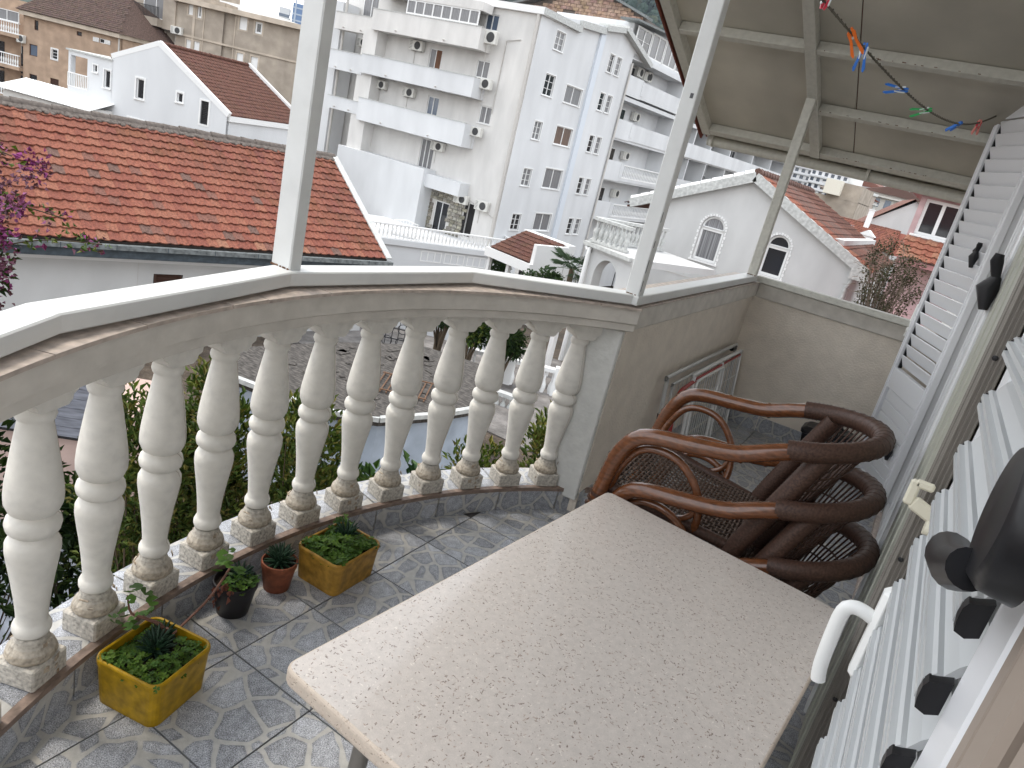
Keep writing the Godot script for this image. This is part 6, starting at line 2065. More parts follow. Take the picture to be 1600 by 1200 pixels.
	gt.box(3.72, 4.30, -0.14, 0.16, -11.0, 0.28)
	part("gutter", gt, M.trim_old, h)
	var dp := B.new()
	dp.tube(PackedVector3Array([Vector3(3.86, -0.1, 0.1), Vector3(3.74, -0.45, 0.07), Vector3(3.74, -7.5, 0.07)]), 0.055, 8)
	part("drain_pipe", dp, M.trim_old, h)
	var sl := (Vector3(0, 2.18, 0) - Vector3(4.2, 0.14, 0)).normalized()
	var back := Vector3(0, 0, -1)
	var dk := B.new()
	dk.cbox((Vector3(4.2, 0.10, 0) + Vector3(0, 2.12, 0)) / 2 + Vector3(0, 0, -5.3), Vector3(11.0, 4.66, 0.06), Basis(back, sl, back.cross(sl)))
	var sl2 := (Vector3(0, 2.18, 0) - Vector3(-4.1, 0.24, 0)).normalized()
	dk.cbox((Vector3(-4.1, 0.20, 0) + Vector3(0, 2.12, 0)) / 2 + Vector3(0, 0, -5.3), Vector3(11.0, 4.5, 0.06), Basis(Vector3(0, 0, 1), sl2, Vector3(0, 0, 1).cross(sl2)))
	part("roof_deck", dk, M.tile_brown, h)
	tile_roof(h, Vector3(4.28, 0.16, 0.25), back, sl, 5, 13, 0.30, 0.36, [M.tile0, M.tile2, M.tile5, M.tile0], 65, M.tile_mix)
	tile_roof(h, Vector3(4.28, 0.16, -1.27), back, sl, 30, 13, 0.30, 0.36, [M.tile3, M.tile4], 200, M.tile_brown)
	tile_roof(h, Vector3(-4.2, 0.26, -10.0), Vector3(0, 0, 1), sl2, 34, 13, 0.30, 0.36, [M.tile3, M.tile4], 60, M.tile_brown)
	ridge(h, Vector3(0, 2.27, 0.2), Vector3(0, 2.27, -10.5), 0.13, M.tile4, 0.42)
	var wc := B.new()
	for i in 12:
		wc.tube(PackedVector3Array([Vector3(-4.0 + i * 0.33, 0.46 + i * 0.152, 0.12), Vector3(-3.72 + i * 0.33, 0.60 + i * 0.152, 0.12)]), PackedFloat32Array([0.13, 0.10]), 8)
	part("verge_cap", wc, M.trim_white, h)
	# open terrace with an arch on its left
	var t := facade("arch_terrace", "weathered white terrace with an arched opening and baluster parapet left of the pale gable house", "terrace", Vector3(-8.35, 0, -20.4), 114.0)
	var tb := B.new()
	var ax := 0.0; var ar := 0.50
	tb.box(-1.0, ax - ar, -6.0, -1.05, -0.35, 0.0)
	tb.box(ax + ar, 1.0, -6.0, -1.05, -0.35, 0.0)
	var poly := PackedVector2Array([Vector2(ax - ar, -1.72)])
	for i in 17: poly.append(Vector2(ax - cos(PI * i / 16.0) * ar, -1.72 + sin(PI * i / 16.0) * 0.52))
	poly.append(Vector2(ax + ar, -1.05)); poly.append(Vector2(ax - ar, -1.05))
	tb.prism(poly, -0.345, -0.002)
	tb.box(-1.05, 1.2, -1.05, -0.85, -3.4, 0.06)
	part("wall", tb, M.plaster_gray, t)
	var cp := B.new()
	cp.box(-1.12, 1.0, -0.97, -0.86, -3.5, 0.18)
	part("slab_edge", cp, M.trim_old, t)
	railing(t, Vector3(-1.0, -0.83, -3.2), Vector3(-0.98, -0.83, 0.0), 0.17, 0.70, M.trim_old)
	railing(t, Vector3(-0.95, -0.83, 0.02), Vector3(0.35, -0.83, -0.3), 0.17, 0.70, M.trim_old)
	var pp := B.new()
	pp.tube(smooth_path([Vector3(-1.02, -1.0, 0.08), Vector3(-0.86, -1.12, 0.12), Vector3(-0.82, -1.35, 0.12), Vector3(-0.82, -5.5, 0.12)], 24), 0.07, 10)
	part("drain_pipe", pp, M.trim_white, t)
	var gl := B.new()
	for i in 9: gl.box(ax - ar + 0.11 * i, ax - ar + 0.11 * i + 0.02, -4.5, -1.3, -0.9, -0.88)
	part("grille", gl, M.dark_in, t)

# ---------------------------------------------------------------- the town to the right and far off
func gable_roof(p: Node3D, x0: float, x1: float, z0: float, z1: float, y0: float, y1: float, m: Material, along_x := true):
	var b := B.new()
	if along_x:
		var zm := (z0 + z1) / 2
		b.quad(Vector3(x0, y0, z1), Vector3(x1, y0, z1), Vector3(x1, y1, zm), Vector3(x0, y1, zm), Vector3(0, 1, 1))
		b.quad(Vector3(x0, y0, z0), Vector3(x1, y0, z0), Vector3(x1, y1, zm), Vector3(x0, y1, zm), Vector3(0, 1, -1))
	else:
		var xm := (x0 + x1) / 2
		b.quad(Vector3(x0, y0, z0), Vector3(x0, y0, z1), Vector3(xm, y1, z1), Vector3(xm, y1, z0), Vector3(-1, 1, 0))
		b.quad(Vector3(x1, y0, z0), Vector3(x1, y0, z1), Vector3(xm, y1, z1), Vector3(xm, y1, z0), Vector3(1, 1, 0))
	part("roof", b, m, p)

func town():
	# pink house behind the dry climber
	var pk := facade("pink_house", "pink rendered house with a white framed window behind the dry climbing plant", "house", Vector3(-1.12, 0, -22.5), 90.0)
	var w := B.new()
	w.skin(0.0, 4.0, -8.0, 2.62, [[0.14, 2.4, 1.62, 2.55]])
	w.box(0.0, 4.0, -8.0, 2.6, -6.0, -0.18)
	part("wall", w, M.plaster_pink, pk)
	win(pk, 0.14, 2.4, 1.62, 2.55, {"mull": 4, "fw": 0.08, "glass": M.glass_dark, "sill": true})
	var ro := B.new()
	ro.box(-0.25, 4.2, 2.62, 2.74, -6.2, 0.35)
	part("eave", ro, M.red_plastic, pk)
	tile_roof(pk, Vector3(-0.25, 2.76, 0.35), Vector3.RIGHT, Vector3(0, 0.42, -0.907), 17, 6, 0.26, 0.33, [M.tile0, M.tile1], 0, M.tile_mix)
	var po := B.new()
	po.box(0.05, 2.6, 0.86, 0.98, 0.01, 1.3)
	po.box(0.05, 2.6, -0.85, -0.75, 0.01, 0.5)
	part("porch_slab", po, mat("pink_dark", lin(0.42, 0.20, 0.20), 0.8), pk)
	tile_roof(pk, Vector3(0.0, 1.0, 1.35), Vector3.RIGHT, Vector3(0, 0.40, -0.917), 10, 4, 0.26, 0.33, [M.tile2, M.tile5, M.tile0], 40, M.tile_mix)
	# roofs stepping down towards the bay
	var o1 := thing("tiled_roof_house", "house with broad orange tile roof, white dormer and chimney beyond the pale gable", "house", Vector3(-4.2, 0.32, -41.0), 0.0)
	o1.scale = Vector3(0.5, 0.5, 0.5)
	var b1 := B.new()
	b1.box(-6.5, 3.4, -12.0, 0.1, -4.0, 2.0)
	part("wall", b1, M.plaster_warm, o1)
	var s1 := Vector3(0, 0.45, -0.893)
	var dk := B.new()
	dk.quad(Vector3(-6.8, 0.1, 2.2), Vector3(3.6, 0.1, 2.2), Vector3(3.6, 2.2, -2.0), Vector3(-6.8, 2.2, -2.0), Vector3(0, 1, 1))
	dk.quad(Vector3(-6.8, 0.0, -6.2), Vector3(3.6, 0.0, -6.2), Vector3(3.6, 2.2, -2.0), Vector3(-6.8, 2.2, -2.0), Vector3(0, 1, -1))
	dk.prism(PackedVector2Array([Vector2(-4.2, 0.0), Vector2(2.2, 0.0), Vector2(-1.0, 2.15)]), -6.5, 3.3, Transform3D(Basis(Vector3(0, 0, 1), Vector3.UP, Vector3(-1, 0, 0)), Vector3(0, 0, -1.0)))
	part("roof_deck", dk, M.tile1, o1)
	tile_roof(o1, Vector3(-6.8, 0.12, 2.25), Vector3.RIGHT, s1, 40, 14, 0.26, 0.335, [M.tile0], 0, M.tile_mix)
	ridge(o1, Vector3(-6.8, 2.25, -2.0), Vector3(3.6, 2.25, -2.0), 0.12, M.tile3)
	var dm := B.new()
	dm.box(0.4, 1.7, 0.2, 1.25, -0.5, 1.6)
	dm.prism(PackedVector2Array([Vector2(0.25, 1.2), Vector2(1.85, 1.2), Vector2(1.05, 1.75)]), -1.0, 1.7)
	part("dormer", dm, M.trim_white, o1)
	var ch := B.new()
	ch.box(0.2, 0.7, 1.4, 3.6, -1.7, -1.2)
	ch.cbox(Vector3(0.45, 3.68, -1.45), Vector3(0.6, 0.08, 0.6))
	part("chimney", ch, M.trim_white, o1)
	var sk := B.new()
	sk.cbox(Vector3(-0.9, 1.62, -0.75), Vector3(0.6, 0.08, 0.6), Basis(Vector3.RIGHT, 0.46))
	part("skylight", sk, M.curtain, o1)
	var o2 := thing("gable_house", "grey white gable end with a red brown roof below the distant town", "house", Vector3(-2.6, 0, -46.0), 0.15)
	var b2 := B.new()
	b2.prism(PackedVector2Array([Vector2(-2.2, -12), Vector2(2.2, -12), Vector2(2.2, 1.3), Vector2(0.2, 3.15), Vector2(-2.2, 1.3)]), -7.0, 0.0)
	part("wall", b2, M.plaster_gray, o2)
	gable_roof(o2, -2.5, 2.6, -7.2, 0.2, 1.1, 3.25, M.tile3, false)
	# cream block with a flat roof
	var cb := facade("cream_block", "plain cream flat roofed block rising behind the orange roofs", "building", Vector3(-10.52, 0, -69.2), 90.0)
	var b3 := B.new()
	b3.skin(-5.0, 2.65, -12.0, 2.75, [[-2.9, -2.4, 1.6, 2.2], [-1.7, -1.1, 1.2, 2.1]])
	b3.box(-5.0, 2.65, -12, 2.75, -9.0, -0.18)
	b3.box(-0.05, 2.65, 2.7, 4.05, -9.0, 0.02)
	part("wall", b3, M.plaster_beige, cb)
	win(cb, -2.9, -2.4, 1.6, 2.2, {"mull": 0, "sill": false}); win(cb, -1.7, -1.1, 1.2, 2.1, {"mull": 1, "sill": false, "glass": M.glass_blue})
	var b4 := B.new()
	b4.box(-0.2, 1.1, 2.9, 4.1, 0.03, 1.2)
	part("sunlit_block", b4, mat("cream_sunlit", lin(0.74, 0.70, 0.60), 0.8), cb)  # sunlit part of the cream block, its light put into a paler colour
	var tl := B.new()
	for i in 12: tl.tube(PackedVector3Array([Vector3(-6.5 + i * 0.25, 2.2 - i * 0.06, 1.6), Vector3(-6.45 + i * 0.25, 2.6 - i * 0.06, 0.4)]), 0.12, 6)
	part("roof_edge", tl, M.tile3, cb)
	# two white hotels on the slope
	var hb := func(label: String, at: Vector3, wd: float, ht: float, floors: int, bays: int, turn: float):
		var o := thing("hotel", label, "hotel", at, turn)
		var b := B.new()
		var holes := []
		for f in floors:
			for c in bays:
				var x := -wd / 2 + wd * (c + 0.22) / bays
				var y := ht * (f + 0.25) / floors
				holes.append([x, x + wd * 0.55 / bays, y, y + ht * 0.55 / floors])
		b.skin(-wd / 2, wd / 2, -25.0, ht, holes, 0.0, 1.0)
		b.box(-wd / 2, wd / 2, -25.0, ht, -8.0, -1.0)
		b.box(-wd * 0.2, wd * 0.2, ht, ht + 1.6, -6.0, -1.0)
		part("wall", b, M.hotel_far, o)
		for f in floors:
			var r := B.new()
			r.box(-wd / 2, wd / 2, ht * f / floors - 0.15, ht * f / floors + ht * 0.18 / floors, 0.0, 0.5)
			part("balcony", r, M.hotel_far, o)
		for e in holes:
			var g := B.new()
			g.box(e[0], e[1], e[2], e[3], -0.95, -0.9)
			part("window", g, M.glass_blue, o)
	hb.call("white slab hotel with rows of dark balconies under the wooded hill", Vector3(-37.0, 2.0, -197.0), 11.0, 9.2, 6, 7, 0.15)
	hb.call("lower rounded looking white hotel in front of the hill beside the slab hotel", Vector3(-29.5, 2.2, -189.0), 8.5, 7.4, 5, 6, 0.1)
	# the dense far town: many small houses, each one a thing
	var lab := "small pale house in the dense far town below the hill"
	var tones := [[0.62, 0.62, 0.62], [0.55, 0.52, 0.48], [0.70, 0.70, 0.68], [0.50, 0.42, 0.36]]
	var tms := []
	for i in 4: tms.append(mat("far_wall%d" % i, lin(tones[i][0], tones[i][1], tones[i][2]), 0.9))
	var protos := []
	for v in 6:
		var b := B.new(); var g := B.new(); var r := B.new()
		var wd := 6.0 + v * 1.3; var ht := 6.5 + (v % 3) * 3.0; var dp := 9.0
		b.box(-wd / 2, wd / 2, -12.0, ht, -dp / 2, dp / 2)
		for f in int(ht / 3.0):
			b.box(-wd / 2, wd / 2, f * 3.0 + 2.7, f * 3.0 + 3.0, dp / 2, dp / 2 + 0.9)
			for c in int(wd / 2.2):
				g.box(-wd / 2 + 0.5 + c * 2.2, -wd / 2 + 1.7 + c * 2.2, f * 3.0 + 0.7, f * 3.0 + 2.4, dp / 2 - 0.05, dp / 2 + 0.05)
		if v % 2:
			r.prism(PackedVector2Array([Vector2(-wd / 2 - 0.4, ht), Vector2(wd / 2 + 0.4, ht), Vector2(0, ht + 2.2)]), -dp / 2, dp / 2 + 0.6)
		else:
			r.box(-wd / 2 - 0.3, wd / 2 + 0.3, ht, ht + 0.5, -dp / 2, dp / 2 + 0.5)
			r.box(-wd / 4, wd / 6, ht + 0.5, ht + 2.6, -2.0, 2.0)
		protos.append([b.mesh(), g.mesh(), r.mesh()])
	for i in 110:
		var d := 170.0 + 430.0 * pow(rng.randf(), 0.8)
		var a := deg_to_rad(rr(-10.5, 1.5))
		var gy := -10.0 + 0.05 * clampf(d - 150.0, 0.0, 430.0)
		var v := rng.randi() % 6
		var o := thing("town_house", lab, "house", Vector3(sin(a) * d, gy + rr(-1, 1.5), -cos(a) * d), rr(-0.5, 0.5), "houses of the far town")
		var s := rr(0.7, 1.15)
		o.scale = Vector3(s, s, s)
		part("wall", protos[v][0], tms[rng.randi() % 4], o)
		part("window", protos[v][1], M.glass_blue, o)
		part("roof", protos[v][2], [M.tile3, M.tile1, M.tile4][rng.randi() % 3] if v % 2 else tms[2], o)
	var ts := B.new()
	var xf := []; var cols := []
	for i in 900:
		var d := 150.0 + 460.0 * rng.randf(); var a := deg_to_rad(rr(-11.0, 3.0))
		var s := rr(1.5, 3.5)
		xf.append(Transform3D(Basis.from_euler(Vector3(0, rr(0, 6), 0)).scaled(Vector3(s, s, s)), Vector3(sin(a) * d, -9.5 + 0.05 * clampf(d - 150.0, 0.0, 430.0) + s * 0.3, -cos(a) * d)))
		var g := rr(0.6, 1.2)
		cols.append(Color(0.05 * g, 0.08 * g, 0.035 * g))
	var tr := scatter("town_trees", get_node("hill_forest").multimesh.mesh, M.far_leaf, xf, cols)
	tag(tr, "dark green trees scattered between the houses of the far town", "trees")

# ---------------------------------------------------------------- yard below the balcony
func yard():
	var g := thing("garage", "low garage with rough flat concrete roof and blue grey front wall behind the balusters", "garage")
	var top := PackedVector2Array([Vector2(-9.1, -7.3), Vector2(-8.6, -9.6), Vector2(-7.9, -11.1), Vector2(-6.4, -11.5), Vector2(-5.35, -9.9), Vector2(-5.6, -8.7), Vector2(-5.95, -7.75), Vector2(-6.6, -7.2), Vector2(-8.1, -6.9)])
	var flat := Transform3D(Basis(Vector3.RIGHT, Vector3(0, 0, 1), Vector3(0, -1, 0)), Vector3.ZERO)
	var b := B.new()
	b.prism(top, 2.50, 2.64, flat)
	part("roof_slab", b, M.concrete_old, g)
	var e := B.new()
	for i in range(4, 8):
		var p := top[i]; var q := top[(i + 1) % top.size()]
		e.bar(Vector3(p.x, -2.525, p.y), Vector3(q.x, -2.525, q.y), 0.09, 0.07)
	part("roof_edge", e, M.trim_old, g)
	var ins := PackedVector2Array()
	for p in top: ins.append(p.lerp(Vector2(-7.2, -9.0), 0.035))
	var wl := B.new()
	wl.prism(ins, 2.64, 4.8, flat)
	part("wall", wl, M.plaster_blue, g)
	var rf := B.new()
	for i in 40:
		var c := Vector2(rr(-8.3, -6.0), rr(-10.6, -7.6))
		if Geometry2D.is_point_in_polygon(c, ins):
			rf.cbox(Vector3(c.x, -2.49, c.y), Vector3(rr(0.05, 0.3), 0.02, rr(0.04, 0.2)), Basis(Vector3.UP, rr(0, 3)), 0.008)
	part("roof_debris", rf, M.concrete_old, g)
	var gr := thing("roof_grate", "rusty bar grate lying on the flat garage roof", "grate", Vector3(-6.55, -2.48, -9.0), 0.5)
	var gb := B.new()
	for i in 9: gb.box(-0.4 + i * 0.1, -0.38 + i * 0.1, 0.0, 0.02, -0.45, 0.45)
	gb.box(-0.42, 0.44, 0.02, 0.035, -0.4, -0.37); gb.box(-0.42, 0.44, 0.02, 0.035, 0.37, 0.4)
	part("bars", gb, M.rust_brown, gr)
	# dark gutter strip at the left end of the garage roof
	# wrought iron gate
	var gt := thing("iron_gate", "black wrought iron garden gate with a lattice at the corner of the tiled house", "gate", Vector3(-11.05, -4.25, -14.4), deg_to_rad(32))
	var ib := B.new()
	for x in [-0.38, 0.38]: ib.box(x - 0.025, x + 0.025, 0, 1.35, -0.025, 0.025)
	for i in 5: ib.box(-0.38, 0.38, 0.08 + i * 0.28, 0.105 + i * 0.28, -0.012, 0.012)
	for i in 4: ib.box(-0.24 + i * 0.16, -0.222 + i * 0.16, 0.08, 1.25, -0.01, 0.01)
	for r in 3:
		for c in 2:
			var p := PackedVector3Array()
			for i in 13: p.append(Vector3(-0.18 + c * 0.36 + cos(TAU * i / 12.0) * 0.13, 0.3 + r * 0.36 + sin(TAU * i / 12.0) * 0.13, 0))
			ib.tube(p, 0.012, 5)
	part("lattice", ib, M.iron, gt)
	var gw := thing("garden_wall", "white garden wall behind the iron gate and the little tree", "wall", Vector3(-10.3, -4.4, -16.6), deg_to_rad(24))
	var gwb := B.new()
	gwb.box(-3.0, 1.2, 0, 0.95, -0.2, 0.0)
	for i in 22: gwb.box(-0.4 + i * 0.075, -0.37 + i * 0.075, 0.95, 1.25, -0.12, -0.09)
	part("wall", gwb, M.plaster_white, gw)
	# white baluster fence of the terrace cafe, with a pavilion behind
	var f1 := thing("baluster_fence", "white baluster fence along the neighbouring yard seen through the right hand balusters", "fence", Vector3(-9.05, -4.25, -14.6), atan2(1.5, 2.98))
	railing(f1, Vector3(0, 0, 0), Vector3(3.6, 0, 0), 0.19, 0.80, M.trim_white)
	for i in 4:
		var pb := B.new()
		pb.box(i * 1.2 - 0.09, i * 1.2 + 0.09, 0, 0.9, -0.11, 0.11)
		part("pillar", pb, M.trim_white, f1)
	var f2 := thing("baluster_fence", "low pale baluster kerb fence beside the grey road", "fence", Vector3(-9.5, -4.3, -13.3), atan2(0.5, 2.6))
	railing(f2, Vector3(0, 0, 0), Vector3(2.6, 0, 0), 0.16, 0.5, M.trim_old)
	var pv := thing("pavilion", "white timber pavilion with a small orange picture panel behind the baluster fence", "pavilion", Vector3(-6.9, -4.3, -16.6), deg_to_rad(-12))
	var pb2 := B.new()
	for x in [-0.9, 0.0, 1.1]: pb2.box(x - 0.07, x + 0.07, 0, 2.3, -0.07, 0.07)
	pb2.box(-1.1, 1.5, 2.2, 2.4, -1.6, 0.2)
	pb2.box(0.0, 1.1, 0.0, 1.15, -0.04, 0.02)
	part("frame", pb2, M.trim_white, pv)
	var pic := B.new()
	pic.box(0.15, 0.75, 1.15, 1.95, -0.02, 0.03)
	part("picture_panel", pic, mat("panel_dark", lin(0.06, 0.09, 0.13), 0.6), pv)
	var pi2 := B.new()
	pi2.lathe([Vector2(0, 0.045), Vector2(0.2, 0.04), Vector2(0.24, 0.03)], 14, Transform3D(Basis(Vector3.RIGHT, PI / 2), Vector3(0.46, 1.5, 0.0)))
	part("orange_motif", pi2, M.peg_orange, pv)
	var um := thing("parasol", "folded red parasol standing by the pavilion", "parasol", Vector3(-7.7, -4.3, -15.9), 0)
	var ub := B.new()
	ub.lathe([Vector2(0.02, 0.9), Vector2(0.16, 1.0), Vector2(0.12, 1.5), Vector2(0.03, 2.05), Vector2(0, 2.1)], 10)
	part("canopy", ub, M.red_plastic, um)
	var ub2 := B.new()
	ub2.tube(PackedVector3Array([Vector3(0, 0, 0), Vector3(0, 2.15, 0)]), 0.025, 8)
	ub2.cbox(Vector3(0, 0.05, 0), Vector3(0.5, 0.1, 0.5))
	part("pole", ub2, M.trim_white, um)
	# pink shed with grey board cladding, at the far left between the balusters
	var sh := facade("garden_shed", "pink washed garden shed with grey boarded upper part behind the left balusters", "shed", Vector3(-8.4, 0, -3.9), 52.0)
	var sb := B.new()
	sb.box(-0.6, 1.25, -4.6, -2.72, -2.0, 0.0)
	part("wall", sb, M.pink_wash, sh)
	for i in 8:
		var p := B.new()
		p.cbox(Vector3(0.33, -2.66 + i * 0.125, 0.015 + rr(0, 0.006)), Vector3(1.95, 0.119, 0.03), Basis(Vector3.RIGHT, -0.06), 0.004)
		part("board", p, mat("board_gray", lin(0.36, 0.37, 0.42), 0.8, {"tex": T.blotch2, "scale": Vector3(0.6, 4, 0.6)}), sh)
	var fl := B.new()
	fl.box(-0.64, 1.3, -2.735, -2.715, -0.02, 0.06)
	part("flashing", fl, M.dark_in, sh)
	# porch with a brown tile roof at the foot of the apartment block
	var po := facade("porch", "small porch with a brown tiled roof at the foot of the white apartment block", "porch", Vector3(-16.9, 0, -29.6), 106.0)
	var pr := B.new()
	pr.quad(Vector3(-0.1, -3.35, 1.3), Vector3(2.5, -3.35, 1.3), Vector3(2.5, -2.45, -0.7), Vector3(-0.1, -2.45, -0.7), Vector3(0, 1, 1))
	part("roof_deck", pr, M.tile_brown, po)
	tile_roof(po, Vector3(-0.1, -3.33, 1.32), Vector3.RIGHT, Vector3(0, 0.41, -0.912), 12, 7, 0.215, 0.31, [M.tile_brown], 0, M.tile_brown)
	var pf := B.new()
	pf.box(-0.3, 2.7, -3.75, -3.36, 1.25, 1.42)
	pf.box(2.5, 2.7, -3.7, -2.5, -0.7, 1.25)
	for x in [-0.1, 1.2, 2.4]: pf.box(x - 0.08, x + 0.08, -6.0, -3.7, 1.1, 1.26)
	pf.box(-0.3, 2.7, -7.0, -2.4, -1.2, -0.75)
	part("frame", pf, M.trim_white, po)
	win(po, 0.1, 1.0, -5.6, -4.0, {"d": -0.5, "mull": 1, "sill": false}); win(po, 1.3, 2.3, -5.6, -4.0, {"d": -0.5, "mull": 1, "sill": false})

# ---------------------------------------------------------------- planting
func garden():
	var green := [Color(0.075, 0.125, 0.028), Color(0.11, 0.155, 0.032), Color(0.05, 0.095, 0.024), Color(0.15, 0.175, 0.04)]
	var laurel := [Color(0.13, 0.18, 0.042), Color(0.18, 0.215, 0.055), Color(0.085, 0.135, 0.035), Color(0.24, 0.215, 0.065), Color(0.07, 0.11, 0.03)]
	var dark := [Color(0.03, 0.055, 0.018), Color(0.045, 0.075, 0.022), Color(0.02, 0.04, 0.015)]
	var shrubs := [
		["upright leafy shrub with yellow green tips behind the third and fourth balusters", Vector3(-3.5, -0.78, -2.45), Vector3(0.34, 0.82, 0.34), laurel],
		["tall leafy shrub with reddish stems behind the fifth baluster", Vector3(-3.3, -0.72, -2.72), Vector3(0.24, 0.80, 0.24), laurel],
		["rounded leafy shrub with yellowing leaves in the middle behind the balusters", Vector3(-2.92, -0.72, -3.12), Vector3(0.30, 0.74, 0.32), laurel],
		["bushy shrub below the blue grey garage wall", Vector3(-2.72, -1.12, -3.38), Vector3(0.24, 0.66, 0.26), green],
		["bright green shrub beside the white end pillar", Vector3(-1.72, -0.62, -4.35), Vector3(0.26, 0.86, 0.34), laurel],
		["loose leafy shrub with bare twigs between the last balusters", Vector3(-2.12, -0.95, -4.05), Vector3(0.40, 0.62, 0.34), laurel]]
	for s in shrubs:
		plant("shrub", s[0], "shrub", Vector3(s[1].x, -4.1, s[1].z), s[1], s[2], {"n": 4200, "leaf": [0.026, 0.060], "cols": s[3], "clumps": 70, "spread": 0.12, "up": 0.4, "full": true, "every": 2, "stem": 0.014})
	plant("low_shrub", "dark glossy ground shrub under the right hand balusters", "shrub", Vector3(-2.7, -4.1, -4.6), Vector3(-2.75, -1.75, -4.6), Vector3(0.95, 0.62, 0.6), {"n": 3600, "leaf": [0.07, 0.10], "cols": [Color(0.05, 0.10, 0.03), Color(0.07, 0.13, 0.04), Color(0.035, 0.075, 0.03)], "clumps": 90, "spread": 0.2, "up": 0.5})
	plant("low_shrub", "shadowed ivy like shrub below the yellow green shrubs", "shrub", Vector3(-3.6, -4.1, -3.2), Vector3(-3.6, -2.1, -3.0), Vector3(0.7, 0.8, 0.8), {"n": 3000, "leaf": [0.06, 0.09], "cols": green, "clumps": 80, "spread": 0.2, "up": 0.4, "full": true})
	plant("hedge_shrub", "dark hedge shrub at the lower left behind the first balusters", "shrub", Vector3(-4.6, -4.1, -1.75), Vector3(-4.6, -1.35, -1.85), Vector3(0.75, 0.85, 0.75), {"n": 4200, "leaf": [0.045, 0.075], "cols": dark, "clumps": 90, "spread": 0.22, "full": true})
	plant("hedge_shrub", "dark low hedge beyond the first two balusters", "shrub", Vector3(-4.3, -4.1, -2.6), Vector3(-4.3, -1.9, -2.7), Vector3(0.5, 0.75, 0.5), {"n": 3200, "leaf": [0.045, 0.075], "cols": dark + green, "clumps": 80, "spread": 0.2, "full": true})
	# bougainvillea at the left edge
	var bo := plant("bougainvillea", "bougainvillea with pink and purple flowers at the left edge in front of the tile roof", "bougainvillea", Vector3(-5.0, -4.1, -1.7), Vector3(-5.05, 0.28, -1.88), Vector3(0.62, 0.92, 0.42), {"n": 5200, "leaf": [0.036, 0.05], "cols": dark + green, "clumps": 110, "spread": 0.13, "stem": 0.016, "every": 3, "full": true})
	var xf := []; var cols := []
	var pinks := [Color(0.27, 0.055, 0.20), Color(0.34, 0.08, 0.25), Color(0.21, 0.09, 0.14), Color(0.19, 0.10, 0.105), Color(0.38, 0.13, 0.30)]
	for i in 70:
		var c := Vector3(-5.05, 0.30, -1.88) + rand_dir() * Vector3(0.60, 0.85, 0.44) * pow(rng.randf(), 0.25)
		if i < 8: c = Vector3(-4.46 + rr(-0.1, 0.08), rr(0.30, 0.95), -2.2 + rr(-0.12, 0.12))
		var tone: Color = pinks[rng.randi() % 5]
		for j in 58:
			var off := rand_dir() * rr(0.01, 0.085)
			xf.append(aim(off + rand_dir() * 0.04, c + off - Vector3(-5.0, -4.1, -1.7), rr(0.7, 1.2), rr(0, 6)))
			var g := rr(0.7, 1.25)
			cols.append(Color(tone.r * g, tone.g * g, tone.b * g))
	scatter("flowers", leaf_mesh(0.026, 0.030, 0.35, 0.1), M.leaf, xf, cols, bo)
	var br := B.new(); xf = []; cols = []
	for e in [[Vector3(-4.75, 0.35, -2.1), Vector3(-4.30, 0.52, -2.60)], [Vector3(-4.7, 0.62, -2.0), Vector3(-4.36, 0.66, -2.40)], [Vector3(-4.8, 0.95, -1.9), Vector3(-4.42, 0.98, -2.15)]]:
		var p := smooth_path([e[0] - Vector3(-5, -4.1, -1.7), e[0].lerp(e[1], 0.5) + Vector3(0, 0.05, 0) - Vector3(-5, -4.1, -1.7), e[1] - Vector3(-5, -4.1, -1.7)], 10)
		br.tube(p, 0.004, 5)
		for i in 110:
			var q := p[rng.randi() % 11] + rand_dir() * 0.05
			xf.append(aim(rand_dir(), q, rr(0.6, 1.1), rr(0, 6)))
			var fl := rng.randf() < 0.35
			cols.append(pinks[rng.randi() % 5] if fl else green[rng.randi() % 4])
	part("spray_stem", br, M.twig, bo)
	scatter("spray", leaf_mesh(0.03, 0.045), M.leaf, xf, cols, bo)
	# small trees and bushes in the yard
	plant("small_tree", "small dark tree with a forked trunk by the white garden wall", "tree", Vector3(-10.0, -4.4, -14.9), Vector3(-9.9, -2.95, -14.7), Vector3(0.42, 0.34, 0.40), {"n": 1500, "leaf": [0.05, 0.10], "cols": dark, "clumps": 36, "spread": 0.14, "stem": 0.05, "every": 3})
	plant("bush", "bushy green tree standing by the grey road", "tree", Vector3(-8.75, -4.35, -14.3), Vector3(-8.7, -2.9, -14.3), Vector3(0.40, 0.45, 0.40), {"n": 1700, "leaf": [0.06, 0.11], "cols": green + dark, "clumps": 40, "spread": 0.16, "stem": 0.04})
	plant("bush", "dark leaning bush in front of the white baluster fence", "tree", Vector3(-8.0, -4.35, -14.6), Vector3(-7.95, -2.95, -14.6), Vector3(0.42, 0.42, 0.36), {"n": 1700, "leaf": [0.05, 0.14], "cols": dark, "clumps": 40, "spread": 0.18, "stem": 0.04})
	plant("bush", "round green bushes below the small brown porch roof", "bush", Vector3(-12.9, -5.2, -25.6), Vector3(-12.9, -3.65, -25.6), Vector3(1.0, 0.75, 0.8), {"n": 3400, "leaf": [0.09, 0.14], "cols": [Color(0.05, 0.09, 0.035), Color(0.075, 0.115, 0.045), Color(0.035, 0.06, 0.03)], "clumps": 60, "spread": 0.25, "full": true})
	plant("bush", "dark conical bush at the end of the terrace wall", "bush", Vector3(-18.2, -6.2, -31.0), Vector3(-18.2, -4.6, -31.0), Vector3(0.55, 0.9, 0.5), {"n": 1600, "leaf": [0.09, 0.14], "cols": dark, "clumps": 36, "spread": 0.22, "full": true})
	# palm by the terrace
	var pm := thing("palm", "young fan palm beside the arched terrace", "palm", Vector3(-11.2, -5.0, -24.2))
	var st := B.new()
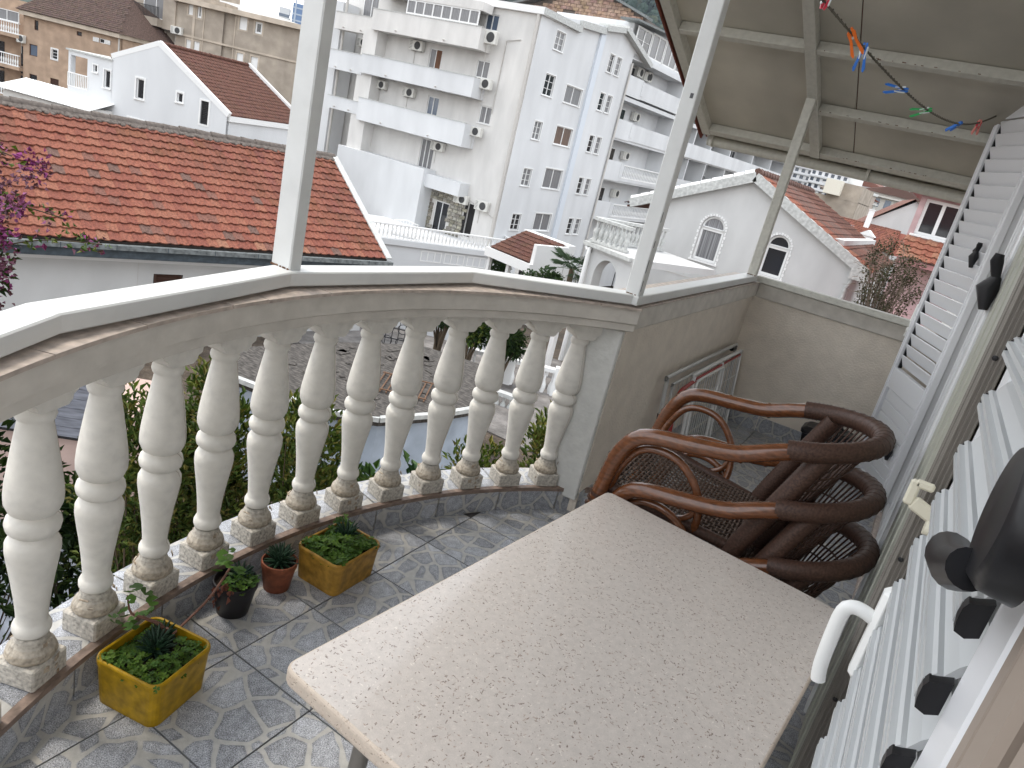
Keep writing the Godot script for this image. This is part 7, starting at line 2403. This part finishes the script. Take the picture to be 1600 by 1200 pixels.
	st.tube(PackedVector3Array([Vector3(0, 0, 0), Vector3(0.03, 1.4, 0), Vector3(0, 2.6, 0)]), PackedFloat32Array([0.14, 0.12, 0.10]), 10)
	part("trunk", st, M.twig, pm)
	for i in 22:
		var a := TAU * i / 22.0 + rr(-0.1, 0.1); var lift := rr(-0.3, 1.0)
		var d := Vector3(cos(a), lift, sin(a)).normalized()
		var fr := B.new()
		var base := Vector3(0, 2.6, 0); var tip := base + d * 0.55
		fr.tube(PackedVector3Array([base, tip]), 0.012, 4, false)
		var sx := d.cross(Vector3.UP).normalized()
		for j in 13:
			var t := lerpf(-1.2, 1.2, j / 12.0)
			var dd := (d * cos(t) + sx * sin(t) + Vector3(0, -0.12, 0)).normalized() * (0.62 - 0.18 * absf(t))
			fr.quad(tip, tip + dd * 0.5 + sx.cross(dd).normalized() * 0.0 + d.cross(dd).normalized() * 0.02 + sx * 0.02, tip + dd - Vector3(0, 0.08, 0), tip + dd * 0.5 - sx * 0.02)
		part("frond", fr, mat("palm_leaf", lin(0.05, 0.085, 0.04), 0.6), pm)
	# dry climber on the pink house
	var dc := plant("climber", "tangled half bare climbing plant hanging between the pale gable house and the pink house", "climber", Vector3(-0.9, -2.0, -18.4), Vector3(-0.86, 0.55, -18.5), Vector3(0.72, 0.95, 0.6), {"n": 2600, "leaf": [0.045, 0.06], "cols": [Color(0.085, 0.07, 0.045), Color(0.05, 0.045, 0.025), Color(0.11, 0.085, 0.06), Color(0.055, 0.065, 0.025)], "clumps": 110, "spread": 0.16, "stem": 0.018, "every": 1, "full": true, "bark": mat("dry_twig", lin(0.17, 0.13, 0.10), 0.9)})
	var tw := B.new()
	for i in 150:
		var c := Vector3(0.04, 2.5, -0.1) + rand_dir() * Vector3(0.75, 1.0, 0.6) * pow(rng.randf(), 0.4)
		var d := rand_dir() * rr(0.15, 0.4)
		tw.tube(PackedVector3Array([c, c + d * 0.5 + rand_dir() * 0.05, c + d]), PackedFloat32Array([0.007, 0.005, 0.002]), 4, false)
	part("twigs", tw, M.dry_twig, dc)
